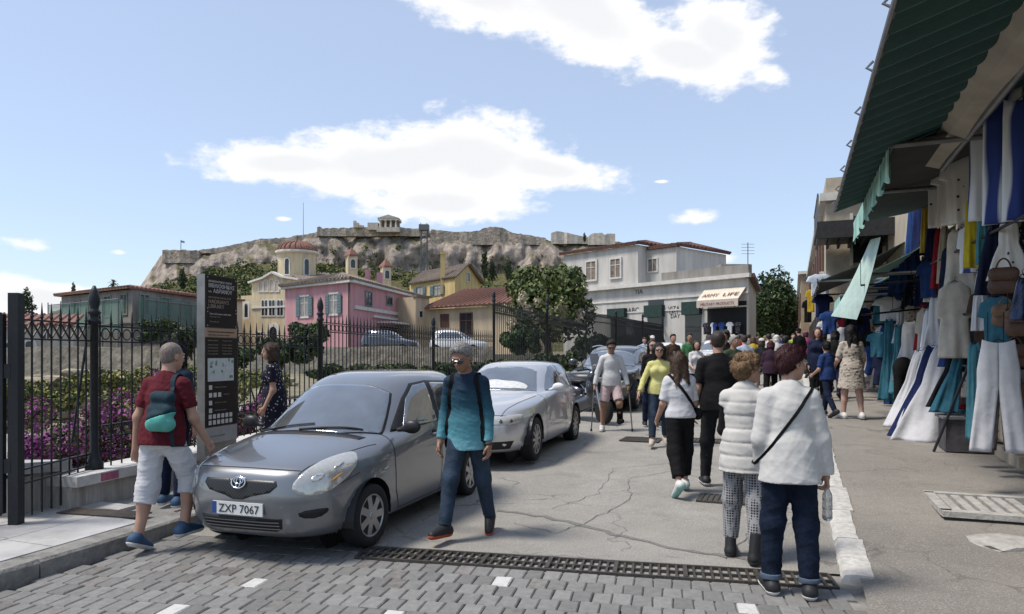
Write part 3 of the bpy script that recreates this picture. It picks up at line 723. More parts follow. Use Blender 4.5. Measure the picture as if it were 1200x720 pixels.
# ---------------------------------------------------------------- buildings
GLASS_D = mat('dark_window_glass', (.02,.024,.028), rough=.12, var=.2, scale=2, spec=.6)
CURTAIN = mat('curtained_glass', (.33,.32,.30), rough=.3, var=.2, scale=3)
TILE = mat('roof_tile', (.235,.115,.085), rough=.9, var=.25, scale=2.5, bump=.4, bscale=8, tint=(.15,.09,.075))
TILE_OLD = mat('old_roof_tile', (.215,.17,.135), rough=.95, var=.3, scale=2, bump=.4, bscale=8, tint=(.12,.10,.085))
TRIM = mat('white_trim', (.60,.58,.54), rough=.8, var=.12, scale=2)
SHUT_B = mat('blue_green_shutter', (.135,.20,.215), rough=.7, var=.15, scale=5)
SHUT_BR = mat('brown_shutter', (.12,.065,.05), rough=.75, var=.2, scale=6)
class Bld:
    def __init__(s, name, label, A, B, z0, cat='building'):
        """A, B: (px, Y) ends of the main facade, left to right as seen from the street"""
        s.A = P(A[0], YH, A[1]); s.B = P(B[0], YH, B[1]); s.A.z = s.B.z = 0
        s.root = thing(name, label, cat, loc=(s.A.x, s.A.y, z0)); s.z0 = z0
        s.faces = {}; s.face('f', s.A, s.B)
    def face(s, k, A, B):
        A, B = Vector(A), Vector(B); d = (B-A); d.z = 0; L_ = d.length; d.normalize(); n = Vector((d.y, -d.x, 0))
        s.faces[k] = (A, d, n, L_); return L_
    def pt(s, k, u, v, d=0.0):
        A, dr, n, _ = s.faces[k]; p = A+dr*u+n*d; p.z = v; return p-s.root.location
    def u(s, k, px):
        A, dr, n, _ = s.faces[k]; t = (px-600)/FPX
        return (t*A.y-A.x)/(dr.x-t*dr.y)
    def z(s, k, px, py):
        A, dr, n, _ = s.faces[k]; Y = (A+dr*s.u(k, px)).y; return HCAM+(YH-py)/FPX*Y
    def fbox(s, mb, k, u0, u1, v0, v1, d0, d1, mi=0):
        vs = [s.pt(k, u_, v_, d_) for d_ in (d0, d1) for v_ in (v0, v1) for u_ in (u0, u1)]
        return mb.add(vs, [(0,2,3,1),(4,5,7,6),(0,1,5,4),(2,6,7,3),(0,4,6,2),(1,3,7,5)], mi)
    def part(s, name, k, u0, u1, v0, v1, d0, d1, mt, parent=None):
        mb = MB(); s.fbox(mb, k, u0, u1, v0, v1, d0, d1); return mb.build(name, mt, parent or s.root)
    def window(s, k, px0, py0, px1, py1, frame=TRIM, pane=GLASS_D, shut=None, arch=False, fw=.10, mull=True, name='window', proud=.07):
        u0, u1 = s.u(k, px0), s.u(k, px1); pm = (px0+px1)/2; v1, v0 = s.z(k, pm, py0), s.z(k, pm, py1)
        return s.window_uv(k, u0, u1, v0, v1, frame, pane, shut, arch, fw, mull, name, proud)
    def window_uv(s, k, u0, u1, v0, v1, frame=TRIM, pane=GLASS_D, shut=None, arch=False, fw=.10, mull=True, name='window', proud=.07):
        w = u1-u0
        if not arch:
            f = MB()
            for (a, b_, c, d) in ((u0-fw, u0, v0-fw, v1+fw), (u1, u1+fw, v0-fw, v1+fw), (u0, u1, v1, v1+fw), (u0, u1, v0-fw, v0)): s.fbox(f, k, a, b_, c, d, -.05, proud)
            if mull:
                s.fbox(f, k, u0+w/2-.03, u0+w/2+.03, v0, v1, -.02, proud*.6)
                if v1-v0 > 1.0: s.fbox(f, k, u0, u1, v0+(v1-v0)*.66, v0+(v1-v0)*.66+.05, -.02, proud*.55)
            fo = f.build(name, frame, s.root)
            pn = MB(); s.fbox(pn, k, u0, u1, v0, v1, -.05, .015); pn.build('pane', pane, fo)
        else:
            n = 8; um = (u0+u1)/2
            def outline(e): return [(u0-e, v0-e)]+[(um-(w/2+e)*math.cos(math.pi*i/n), v1-w/2+(w/2+e)*math.sin(math.pi*i/n)) for i in range(n+1)]+[(u1+e, v0-e)]
            f = MB(); oi, oo = outline(0), outline(fw); m_ = len(oi)
            vs = [s.pt(k, a, b_, proud) for a, b_ in oi]+[s.pt(k, a, b_, proud) for a, b_ in oo]+[s.pt(k, a, b_, -.05) for a, b_ in oi]+[s.pt(k, a, b_, -.05) for a, b_ in oo]
            fs = []
            for i in range(m_):
                j = (i+1) % m_; fs += [(i, j, j+m_, i+m_), (i+2*m_, i+3*m_, j+3*m_, j+2*m_), (i, i+2*m_, j+2*m_, j), (i+m_, j+m_, j+3*m_, i+3*m_)]
            f.add(vs, fs); fo = f.build(name, frame, s.root)
            pn = MB(); pn.prism([s.pt(k, a, b_, .015) for a, b_ in oi], s.faces[k][2]*-.06); pn.build('pane', pane, fo)
        if shut:
            for (a, b_) in ((u0-fw*.3-w*.5, u0-fw*.3), (u1+fw*.3, u1+fw*.3+w*.5)):
                m2 = MB(); s.fbox(m2, k, a, b_, v0-.02, v1+.02, proud+.005, proud+.05); sh = m2.build('shutter', shut, s.root)
                sl_ = MB(); nsl = 7
                for i in range(nsl): s.fbox(sl_, k, a+.04, b_-.04, v0+(v1-v0)*(i+.2)/nsl, v0+(v1-v0)*(i+.75)/nsl, proud+.05, proud+.07)
                sl_.build('louvre', shut, sh)
        return fo
    def walls(s, quads, z0, z1, mt, name='wall'):
        """quads: closed plan polygon of world points"""
        n = len(quads); vs = [(p[0]-s.root.location.x, p[1]-s.root.location.y, z0-s.root.location.z) for p in quads]+[(p[0]-s.root.location.x, p[1]-s.root.location.y, z1-s.root.location.z) for p in quads]
        mb = MB(); mb.add(vs, [tuple(range(n)), tuple(range(2*n-1, n-1, -1))]+[(i, (i+1) % n, (i+1) % n+n, i+n) for i in range(n)])
        return mb.build(name, mt, s.root)
def tiled_roof(root, o, quads, mt, name='roof', thick=.14, pitch=.45, rolls=True):
    """quads: roof planes as 4 (or 3) world points eaves-left, eaves-right, ridge-right, ridge-left; rolls run down the slope"""
    mb = MB(); o = Vector(o)
    for qd in quads:
        p = [Vector(x)-o for x in qd]
        n = (p[1]-p[0]).cross(p[-1]-p[0]).normalized()
        if n.z < 0: n = -n
        mb.prism([a+n*thick for a in p], n*-thick)
        if rolls:
            e0, e1 = p[0], p[1]; r1, r0 = (p[2], p[3]) if len(p) == 4 else (p[2], p[2])
            m_ = max(3, int((e1-e0).length/pitch))
            for i in range(m_+1):
                t = i/m_; a = e0.lerp(e1, t)+n*(thick+.02); b_ = r0.lerp(r1, t)+n*(thick+.02)
                if (b_-a).length > .3: mb.tube([a, b_], pitch*.2, 5)
    return mb.build(name, mt, root)
def box_plan(A, B, depth):
    A, B = Vector(A), Vector(B); d = (B-A).normalized(); n = Vector((-d.y, d.x, 0)); return [A, B, B+n*depth, A+n*depth]

# terrace and upper road behind the excavation, its retaining wall
TZ = 1.55
STONE = mat('rubble_masonry', (.42,.37,.30), rough=.95, var=.3, scale=1.8, bump=.9, bscale=3.2, bdist=.08, tint=(.15,.13,.10))
mb = MB(); mb.prism([(-150,40,TZ), (-1.5,37.5,TZ), (2,62,TZ), (2,150,TZ), (-150,150,TZ)], (0,0,-1.6)); mb.build('terrace', mat('terrace_ground', (.24,.225,.20), var=.15, scale=.6), kind='structure')
rw = thing('retaining_wall', 'long rough stone retaining wall behind the iron fence', 'wall', loc=(-20, 37.6, .2))
mb = MB(); xs_ = np.linspace(-40, 19, 60); vs = []
for x in xs_:
    y = 1.0-(x+40)/59*2.0; h = 1.75+.10*fbm(x*.4, 0, 0)
    for (dy, z) in ((0,-.6), (0, h), (.5, h), (.5,-.6)): vs.append((x, y+dy, z))
mb.add(vs, [(k*4+j, k*4+j+1, (k+1)*4+j+1, (k+1)*4+j) for k in range(59) for j in range(3)]); mb.build('wall', STONE, rw)

# --- pink house
PINK = mat('pink_render', (.50,.285,.30), rough=.9, var=.08, scale=1.2, bump=.2, bscale=20, tint=(.42,.17,.19)); PINK2 = mat('pale_pink_render', (.52,.27,.31), rough=.9, var=.08, scale=1.2)
b = Bld('pink_house', 'pink two storey house with grey-green shutters and tiled hip roof', (334,57.5), (411,52), TZ)
L2 = b.face('r', b.B, P(492, YH, 68))
A, B, C = b.A, b.B, P(492, YH, 68); C.z = 0; D = A+(C-B)
ze = b.z('f', 411, 331)
b.walls([A, B, C, D], TZ-.2, ze, PINK)
b.part('cornice', 'f', -.3, b.faces['f'][3]+.3, ze-.02, ze+.16, -.1, .35, TRIM); b.part('cornice', 'r', -.3, L2, ze-.021, ze+.158, -.1, .34, TRIM)
ov = .55; nA = A+Vector((-.4,-.6,0)); ctr = (A+B+C+D)/4; zr_ = ze+1.35
def up(v, z): return Vector((v.x, v.y, z))
e = [up(p+(p-ctr).normalized()*ov, ze+.16) for p in (A, B, C, D)]; r0 = up(ctr+(A-B)*.0+(B-C).normalized()*3.4, zr_); r1 = up(ctr+(C-B).normalized()*3.4, zr_)
tiled_roof(b.root, b.root.location, [[e[0], e[1], r0], [e[1], e[2], r1, r0], [e[2], e[3], r1], [e[3], e[0], r0, r1]], TILE_OLD)
for (x0, y0, x1, y1) in ((353,348,362,371), (387,345,396,368)): b.window('f', x0, y0, x1, y1, pane=CURTAIN, shut=SHUT_B, fw=.14)
b.window('r', 428, 343, 435, 358, frame=SHUT_B, pane=GLASS_D, fw=.1); b.window('r', 453, 349, 459, 357, frame=SHUT_B, fw=.1)
b.part('stringcourse', 'r', .6, L2*.98, b.z('r',440,366), b.z('r',440,362), 0, .12, TRIM)
b.part('stringcourse', 'r', b.u('r',436), L2*.99, b.z('r',450,374), b.z('r',450,371.5), 0, .2, TRIM)
b.part('shop_awning', 'r', b.u('r',441), L2*.98, b.z('r',460,381), b.z('r',460,379), 0, 1.4, TRIM)
b.part('shopfront', 'r', b.u('r',446), b.u('r',486), TZ, b.z('r',465,384), -.1, .02, GLASS_D)
mb = MB(); mb.tube([b.pt('f', b.faces['f'][3]-.1, TZ, .1), b.pt('f', b.faces['f'][3]-.1, ze, .1)], .06, 6); mb.build('downpipe', mat('downpipe_dark', (.08,.05,.05)), b.root)
for (px, yt_, yb_, w_) in ((431,319,330,5),(445,322,334,6)):
    mb = MB(); c = P(px, yb_, 61); mb.box(c-b.root.location+Vector((0,0,.3)), (w_/FPX*61, .5, (yb_-yt_)/FPX*61+.6)); mb.build('chimney', PINK2, b.root)
# --- church with dome
CREAM = mat('cream_render', (.62,.52,.35), rough=.9, var=.07, scale=1, bump=.15, bscale=20); WHITE_R = mat('white_render', (.66,.64,.60), rough=.85, var=.08)
b = Bld('church', 'cream church with red tiled dome, arched windows and bell towers', (277,72), (352,68), TZ)
zt_ = b.z('f', 300, 332)
A, B = b.A, b.B; pl_ = box_plan(A, B, 14); uL = b.u('f', 295)
b.walls(box_plan(b.faces['f'][0]+b.faces['f'][1]*uL, B, 14), TZ, zt_, CREAM); b.walls(box_plan(A+b.faces['f'][2]*-.6, A+b.faces['f'][1]*(uL-.01)+b.faces['f'][2]*-.6, 12), TZ, b.z('f', 285, 346), CREAM, 'side_aisle_wall')
uP = b.u('f', 321); zP = b.z('f', 321, 320.5); uR = b.faces['f'][3]
mb = MB(); mb.prism([b.pt('f', uL, zt_, 0), b.pt('f', uR, zt_, 0), b.pt('f', uP+1.3, zP-.5, 0), b.pt('f', uP, zP, 0), b.pt('f', uP-1.3, zP-.5, 0)], b.faces['f'][2]*-.5); mb.build('gable', CREAM, b.root)
mb = MB()
for (a, c) in (((uL-.2, zt_), (uP-1.3, zP-.5)), ((uP-1.3, zP-.5), (uP, zP)), ((uP, zP), (uP+1.3, zP-.5)), ((uP+1.3, zP-.5), (uR, zt_))): mb.bar(b.pt('f', a[0], a[1]+.08, .1), b.pt('f', c[0], c[1]+.08, .1), .5, .18)
mb.build('coping', WHITE_R, b.root)
b.part('stringcourse', 'f', uL, uR, b.z('f',320,361), b.z('f',320,359), 0, .12, WHITE_R)
for px in (306, 312, 318.5, 325): b.window('f', px-2, 328+abs(px-318)*.15, px+2, 341.5, arch=True, frame=WHITE_R, pane=mat('cream_niche', (.50,.43,.32)), fw=.1)
for px in (308.5, 312.5, 317.2, 321, 326.8, 330.6): b.window('f', px-1.5, 352, px+1.5, 370, arch=True, frame=WHITE_R, fw=.1)
b.window('f', 316, 383, 325, 408, arch=True, frame=WHITE_R, fw=.35, name='doorway'); b.window('f', 287, 356, 291, 372, arch=True, frame=WHITE_R, fw=.22)
b.window('f', 302, 390, 309, 402, frame=WHITE_R)
# drum and dome
dc = P(348.5, 328, 76); dr = 21.5/FPX*76; zd0 = dc.z-.5; zd1 = HCAM+(YH-299)/FPX*76; ol = b.root.location
mb = MB(); mb.lathe([(dr, 0), (dr, zd1-zd0)], 12, (dc.x-ol.x, dc.y-ol.y, zd0-ol.z)); drum = mb.build('drum', CREAM, b.root)
mb = MB(); mb.lathe([(dr+.1, 0), (dr+.32, .12), (dr+.32, .32), (dr*.5, .42)], 16, (dc.x-ol.x, dc.y-ol.y, zd1-ol.z)); mb.build('cornice', WHITE_R, drum)
mb = MB(); hd = HCAM+(YH-283.5)/FPX*76-zd1-.4
mb.lathe([((dr+.05)*math.cos(t), .4+hd*math.sin(t)) for t in np.linspace(0, 1.52, 9)], 20, (dc.x-ol.x, dc.y-ol.y, zd1-ol.z))
for k in range(22):
    a = 2*math.pi*k/22; mb.tube([(dc.x-ol.x+(dr+.1)*math.cos(t)*math.cos(a), dc.y-ol.y+(dr+.1)*math.cos(t)*math.sin(a), zd1-ol.z+.42+hd*math.sin(t)) for t in np.linspace(0, 1.45, 6)], .09, 5)
mb.build('dome', TILE, b.root)
for k in range(12):
    a = -math.pi/2+math.pi/6*(k-5.5); cx, cy = dc.x+(dr*.985)*math.cos(a), dc.y+(dr*.985)*math.sin(a)
    if math.sin(a) > .1: continue
    if k % 1 == 0 and k in (3,4,5,6,7,8) :
        d = Vector((-math.sin(a), math.cos(a), 0)); p0 = Vector((cx, cy, 0))-d*.34
        b.face('d', p0, p0+d*.68); hh = zd1-zd0
        if k in (4,6,8) or True: b.window_uv('d', .10, .58, zd0+hh*.28, zd0+hh*.80, arch=True, frame=WHITE_R, fw=.13) if k in (3,5,7) else None
mb = MB(); mb.tube([(dc.x-ol.x, dc.y-ol.y, zd1+hd-ol.z), (dc.x-ol.x, dc.y-ol.y, zd1+hd+1.1-ol.z)], .05, 5); mb.box((dc.x-ol.x, dc.y-ol.y, zd1+hd+.85-ol.z), (.45,.06,.06)); mb.build('cross', GREYM, b.root)
for (px, yt_, yb_, w_, Y_) in ((412,301,326,11,80),(452,314,338,10,82)):
    c = P(px, yb_, Y_); w = w_/FPX*Y_; h = (yb_-yt_)/FPX*Y_; c = c-ol
    mb = MB(); mb.box(c+Vector((0,0,h/2-.6)), (w, w, h+1.2), .5); tw = mb.build('bell_tower', CREAM, b.root)
    mb = MB(); mb.lathe([(w*.85, 0), (w*.80, .2), (.05, 1.0)], 4, (c.x, c.y, c.z+h)); mb.build('cap', TILE, tw)
    aa = P(px-2.3, YH, Y_); bb = P(px+5, YH, Y_-.0); cc = Vector((c.x+ol.x, c.y+ol.y, 0)); n_ = Vector((math.sin(.5), -math.cos(.5), 0)); t_ = Vector((math.cos(.5), math.sin(.5), 0))
    b.face('t', cc+n_*w*.505-t_*.3, cc+n_*w*.505+t_*.3); b.window_uv('t', .05, .55, c.z+ol.z+h*.45, c.z+ol.z+h*.85, arch=True, frame=WHITE_R, fw=.12)
tiled_roof(b.root, ol, [[P(352,330,68), P(395,333,74), P(384,322,80), P(340,322,76)]], TILE_OLD)
# --- yellow house with tall chimney
YEL = mat('yellow_render', (.58,.44,.20), rough=.9, var=.07, scale=1, bump=.15, bscale=20)
b = Bld('yellow_house', 'yellow gabled house with tall chimney and blue shutters', (480,86), (533,78), 3.0)
b.face('g', b.B, P(563, YH, 84)); zeV = b.z('f', 533, 326); C = P(563,YH,84); C.z = 0
b.walls([b.A, b.B, C, b.A+(C-b.B)], 1.6, zeV, YEL)
ug = b.faces['g'][3]; zpk = b.z('g', 547, 311); zeR = zeV-.3
mb = MB(); mb.prism([b.pt('g', 0, zeV-.02, -.01), b.pt('g', ug, zeV-.02, -.01), b.pt('g', ug*.5, zpk, -.01)], b.faces['g'][2]*-.4); mb.build('gable', YEL, b.root)
pk = b.faces['g'][0]+b.faces['g'][1]*ug*.5; bk = (b.A-b.B)
tiled_roof(b.root, b.root.location, [[up(b.A+Vector((0,-.5,0)), zeV), up(b.B+Vector((.2,-.5,0)), zeV), up(pk+Vector((.2,-.4,0)), zpk+.1), up(pk+bk, zpk+.1)], [up(C+Vector((.5,-.2,0)), zeV-.1), up(C+bk, zeV-.1), up(pk+bk, zpk+.1), up(pk+Vector((.2,-.4,0)), zpk+.1)]], TILE_OLD)
b.window('f', 509, 335, 517, 346, pane=CURTAIN, frame=SHUT_B, shut=SHUT_B); b.window('f', 489, 337, 496, 346, pane=CURTAIN, frame=SHUT_B, shut=SHUT_B); b.window('g', 547, 320, 550, 330, fw=.08, mull=False)
mb = MB(); c = P(519, 345, 80)-b.root.location; hc = (345-297)/FPX*80; mb.box(c+Vector((0,0,hc/2)), (.5,.5,hc)); mb.box(c+Vector((0,0,hc)), (.66,.66,.2)); mb.build('chimney', YEL, b.root)
# --- low beige house, red roof
BEIGE = mat('beige_render', (.52,.42,.29), rough=.9, var=.1, scale=1)
b = Bld('beige_house', 'low beige house with red tiled roof and brown shuttered window', (500,62), (600,58), TZ)
b.walls(box_plan(b.A, b.B, 8), TZ-.1, b.z('f',545,361), BEIGE); ze = b.z('f', 545, 361.5); dn = b.faces['f'][2]
tiled_roof(b.root, b.root.location, [[up(b.A+dn*.5, ze), up(b.B+dn*.5, ze+.2), up(b.B-dn*4, ze+1.9), up(b.A-dn*4+b.faces['f'][1]*1.5, ze+1.9)]], TILE)
b.window('f', 517, 369, 525.5, 383, pane=SHUT_BR, frame=SHUT_BR, fw=.06); b.window('f', 540, 368, 553, 392, frame=SHUT_BR, pane=GLASS_D)
b = Bld('ochre_annexe', 'narrow ochre wall of a small annexe between pink and beige houses', (487,60.5), (503,62), TZ)
b.walls(box_plan(b.A, b.B, 6), TZ-.1, b.z('f',495,349), BEIGE); b.part('coping', 'f', -.1, b.faces['f'][3]+.1, b.z('f',495,349), b.z('f',495,346.5), -.3, .2, TILE_OLD); b.window('f', 491, 365, 495, 372, mull=False, fw=.05)
# --- netted stone house on the left
OLDST = mat('weathered_grey_render', (.30,.285,.26), rough=.95, var=.3, scale=.9, bump=.5, bscale=6, tint=(.17,.155,.135))
b = Bld('stone_house', 'derelict grey stone house wrapped in green scaffold netting', (72,58.8), (155,52), TZ)
C = P(236, YH, 60.5); C.z = 0; Lr = b.face('r', b.B, C); ze = b.z('f', 155, 339)
b.walls([b.A, b.B, C, b.A+(C-b.B)], TZ-.1, ze, OLDST)
e = [b.A+Vector((-.5,-.2,0)), b.B+Vector((0,-.6,0)), C+Vector((.5,-.2,0)), b.A+(C-b.B)]; cc = sum(e, Vector())/4
tiled_roof(b.root, b.root.location, [[up(e[0],ze), up(e[1],ze), up(cc,ze+.8)], [up(e[1],ze), up(e[2],ze), up(cc,ze+.8)], [up(e[2],ze), up(e[3],ze), up(cc,ze+.8)], [up(e[3],ze), up(e[0],ze), up(cc,ze+.8)]], TILE)
GSHUT = mat('green_shutter', (.065,.10,.09), rough=.8, var=.2)
for (x0, y0, x1, y1) in ((84,354,94,372),(123,348,130,370),(142,346,149,368)): b.window('f', x0, y0, x1, y1, frame=OLDST, pane=GSHUT)
for (x0, y0, x1, y1) in ((164,346,174,368),(189,350,200,372),(215,354,222,372)): b.window('r', x0, y0, x1, y1, frame=OLDST, pane=GSHUT)
b.part('stringcourse', 'f', 0, b.faces['f'][3], b.z('f',110,381), b.z('f',110,379), 0, .1, OLDST); b.part('stringcourse', 'r', 0, Lr, b.z('r',190,381), b.z('r',190,379), 0, .1, OLDST)
sc_ = thing('scaffold_netting', 'green translucent scaffold netting and poles before the derelict stone house', 'scaffold', loc=b.root.location)
def netmat():
    m_, nt, bb = nodes_of('green_netting'); bb.inputs['Base Color'].default_value = (.12,.22,.18,1); bb.inputs['Alpha'].default_value = .42; bb.inputs['Roughness'].default_value = .9
    return m_
NET = netmat(); mb = MB(); b.fbox(mb, 'f', -.2, b.faces['f'][3]+.5, TZ+1.6, b.z('f',110,356), .9, .93); b.fbox(mb, 'r', -.5, Lr+.2, TZ+1.6, b.z('r',190,352), .9, .93); mb.build('netting', NET, sc_)
for i in range(6): mb = MB(); mb.tube([b.pt('f', b.faces['f'][3]*i/5, TZ, 1.0), b.pt('f', b.faces['f'][3]*i/5, b.z('f',110,352), 1.0)], .04, 5); mb.build('pole', GREYM, sc_)
for i in range(7): mb = MB(); mb.tube([b.pt('r', Lr*i/6, TZ, 1.0), b.pt('r', Lr*i/6, b.z('r',190,350), 1.0)], .04, 5); mb.build('pole', GREYM, sc_)
for v in (2.2, 4.0):
    mb = MB(); mb.tube([b.pt('f', 0, TZ+v, 1.0), b.pt('f', b.faces['f'][3], TZ+v, 1.0)], .04, 5); mb.tube([b.pt('r', 0, TZ+v, 1.0), b.pt('r', Lr, TZ+v, 1.0)], .04, 5); mb.build('ledger', GREYM, sc_)
# --- low white arcaded house at far left
b = Bld('arcaded_house', 'low pale house with arched doorway and tiled roof beyond the gate', (-25,44), (86,46), TZ-.6)
b.walls(box_plan(b.A, b.B, 7), TZ-.8, b.z('f',40,383), BEIGE and mat('pale_render', (.46,.42,.35), rough=.9, var=.15, scale=1)); ze = b.z('f',40,383); dn = b.faces['f'][2]
tiled_roof(b.root, b.root.location, [[up(b.A+dn*.4, ze), up(b.B+dn*.4, ze), up(b.B-dn*4, ze+.85), up(b.A-dn*4, ze+.85)]], TILE)
b.window('f', 30, 400, 39, 428, arch=True, frame=TRIM, fw=.2); b.window('f', 5, 402, 15, 428, arch=True, frame=TRIM, fw=.2); b.window('f', 50, 411, 57, 427); b.window('f', 63, 409, 69, 420); b.window('f', 51, 386, 58, 397, pane=SHUT_BR)
# --- a cream house left of the church behind
b = Bld('cream_backhouse', 'plain cream house seen above the shrubs behind the information sign', (232,64), (284,66), TZ)
b.walls(box_plan(b.A, b.B, 8), TZ-.1, b.z('f',255,352), CREAM); b.window('f', 262, 362, 268, 374); b.part('coping', 'f', -.2, b.faces['f'][3]+.2, b.z('f',255,352), b.z('f',255,350), -.4, .3, TILE)

# --- white two-storey shop building
WHITEB = mat('dirty_white_render', (.54,.52,.485), rough=.9, var=.16, scale=.8, bump=.25, bscale=10, tint=(.36,.345,.32))
wb = Bld('white_shop_building', 'white two storey corner building with ground floor shops and tiled roof', (660,53.5), (877,42), .7)
b = wb; Lf = b.faces['f'][3]; zc = b.z('f', 877, 325); zbse = .6
R_ = P(886, YH, 52); R_.z = 0; b.face('r', b.B, R_)
b.walls([b.A, b.B, R_, b.A+(R_-b.B)], zbse, zc, WHITEB)
b.part('cornice', 'f', -.2, Lf+.25, zc-.02, zc+.22, -.2, .35, TRIM); b.part('cornice', 'r', -.2, b.faces['r'][3], zc-.021, zc+.218, -.2, .36, SHUT_BR)
b.part('parapet', 'f', b.u('f',775), Lf, zc+.22, b.z('f',872,310), -.4, 0, OLDST)
b.part('stringcourse', 'f', 0, Lf, zc-.95, zc-.83, 0, .07, TRIM); b.part('stringcourse', 'f', 0, Lf, zc-1.75, zc-1.66, 0, .06, TRIM)
u1 = b.u('f', 747); ztop = b.z('f', 747, 287); b.walls([b.pt('f', 0, 0, -.05)+b.root.location, b.pt('f', u1, 0, -.05)+b.root.location, b.pt('f', u1, 0, -7)+b.root.location, b.pt('f', 0, 0, -7)+b.root.location], zc+.2, ztop, WHITEB, 'upper_wall')
u2 = b.u('f', 782); z2 = ztop-.3; b.walls([b.pt('f', u1+.01, 0, -1.0)+b.root.location, b.pt('f', u2, 0, -1.0)+b.root.location, b.pt('f', u2, 0, -7)+b.root.location, b.pt('f', u1+.01, 0, -7)+b.root.location], zc+.19, z2, WHITEB, 'upper_wall')
o_ = b.root.location; q_ = lambda u, z, d: b.pt('f', u, z, d)+o_
tiled_roof(b.root, o_, [[q_(-.2,ztop,.2), q_(u1+.2,ztop,.2), q_(u1-2,ztop+.7,-3.5), q_(2,ztop+.7,-3.5)], [q_(u1+.2,ztop,.2), q_(u1+.2,ztop,-7.2), q_(u1-2,ztop+.7,-3.5)], [q_(u1+.25,z2,-.8), q_(u2+.2,z2,-.8), q_(u2-1,z2+.5,-4), q_(u1+.25,z2+.5,-4)], [q_(u2+.2,z2,-.8), q_(u2+.2,z2,-7.2), q_(u2-1,z2+.5,-4)]], mat('dark_tile', (.13,.065,.05), rough=.9, var=.2, scale=3))
SLAT = mat('boarded_window', (.25,.20,.165), rough=.8, var=.3, scale=4)
for (x0, y0, x1, y1) in ((687.5,307,698.5,328),(716,304,727,325)): b.window('f', x0, y0, x1, y1, pane=SLAT, fw=.12, mull=True)
b.face('s', q_(u1,0,-1.0)-Vector((0,0,0)), q_(u2,0,-1.0)); b.window('s', 760, 304, 770, 318, pane=SLAT, fw=.1)
GREENSH = mat('green_shop_blind', (.018,.045,.04), rough=.8, var=.2)
for (x0, y0, x1, y1) in ((715,362,735,372),(758,358,779,372),(802,354,823,369)):
    b.part('shop_blind', 'f', b.u('f',x0), b.u('f',x1), b.z('f',(x0+x1)/2,y1), b.z('f',(x0+x1)/2,y0), 0, .35, GREENSH); b.part('shop_window', 'f', b.u('f',x0+1), b.u('f',x1-1), 1.4, b.z('f',(x0+x1)/2,y1), -.1, .03, GLASS_D)
b.part('shop_window', 'f', b.u('f',760), b.u('f',778), b.z('f',769,358), b.z('f',769,352), -.05, .03, GLASS_D)
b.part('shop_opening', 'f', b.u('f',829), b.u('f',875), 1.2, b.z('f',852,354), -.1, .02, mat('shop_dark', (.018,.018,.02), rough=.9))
for k in range(8): mb = MB(); b.fbox(mb, 'f', 1+k*.16*8*.9, 1.7+k*.16*8*.9, 1.3, 2.0, .02, .03)
GRAF = mat('black_graffiti', (.02,.02,.025), rough=.7)
# graffiti and shop lettering
fa = b.faces['f']; rotf = Matrix((fa[1], Vector((0,0,1)), fa[2])).transposed()
def ftext(s, px, py, size, mt, d=.02, **kw):
    return text_obj(s, size, mt, b.root, b.pt('f', b.u('f',px), b.z('f',px,py), d), rotf, **kw)
ftext('YIA', 744, 345, .45, GRAF, name='graffiti'); ftext('VIZA', 783, 364.5, .42, GRAF, name='graffiti'); ftext('LAST', 784.5, 368.5, .32, GRAF, name='graffiti'); ftext('DAY', 786, 373, .36, GRAF, name='graffiti'); ftext('ABC', 736, 367, .5, GRAF, name='graffiti')
# projecting shop awning with its name
AWN = mat('cream_awning', (.62,.56,.46), rough=.85, var=.08); AWT = mat('red_brown_lettering', (.16,.04,.035), rough=.8)
aw = thing('shop_awning', 'cream shop awning with red brown shop name on the white building', 'awning', loc=b.root.location)
ua, ub = b.u('f', 826), b.u('f', 874.5); za, zb = b.z('f',850,338), b.z('f',850,352); pr = .9
mb = MB(); mb.prism([b.pt('f', ua, za, .03), b.pt('f', ua, zb, pr), b.pt('f', ua, zb-.06, pr), b.pt('f', ua, za-.06, .03)], fa[1]*(ub-ua)); mb.build('canopy', AWN, aw)
mb = MB(); n_ = 26; vs = []
for i in range(n_+1):
    u = ua+(ub-ua)*i/n_; vs += [b.pt('f', u, zb, pr+.01), b.pt('f', u, zb-.42-.06*abs(math.sin(i*math.pi/2)), pr+.01), b.pt('f', u, zb, pr-.01), b.pt('f', u, zb-.42-.06*abs(math.sin(i*math.pi/2)), pr-.01)]
mb.add(vs, [f_ for i in range(n_) for f_ in ((4*i,4*i+1,4*i+5,4*i+4),(4*i+2,4*i+6,4*i+7,4*i+3))]); mb.build('valance', mat('striped_valance', (.50,.42,.36), rough=.85, var=.1), aw)
sl_d = (b.pt('f', 0, zb, pr)-b.pt('f', 0, za, .03)).normalized(); nn = fa[1].cross(-sl_d).normalized(); rota = Matrix((fa[1], -sl_d, nn)).transposed()
def atext(s, frac, ufr, size, width):
    p = b.pt('f', ua+(ub-ua)*ufr, za+(zb-za)*frac, .03+(pr-.03)*frac)+nn*.05
    return text_obj(s, size, AWT, aw, p, rota, width=width)
atext('ARMY', .78, .08, .48, (ub-ua)*.40); atext('LIFE', .78, .58, .48, (ub-ua)*.36)
text_obj('MILITARY PRODUCTS', .24, AWT, aw, b.pt('f', ua+(ub-ua)*.10, zb-.34, pr+.03), rotf, width=(ub-ua)*.8)
# roof bits
MB().box(b.pt('f', b.u('f',826), zc+1.0, -3), (1.6,1,.5)).build('roof_unit', OLDST, b.root)
mb = MB(); p0 = b.pt('f', b.u('f',856), zc+.8, -2); mb.tube([p0, p0+Vector((0,0,1.6))], .03, 5)
for k in range(4): mb.bar(p0+Vector((-.4,0,.9+k*.2)), p0+Vector((.4,0,.9+k*.2)), .02, .02)
mb.build('antenna', GREYM, b.root)
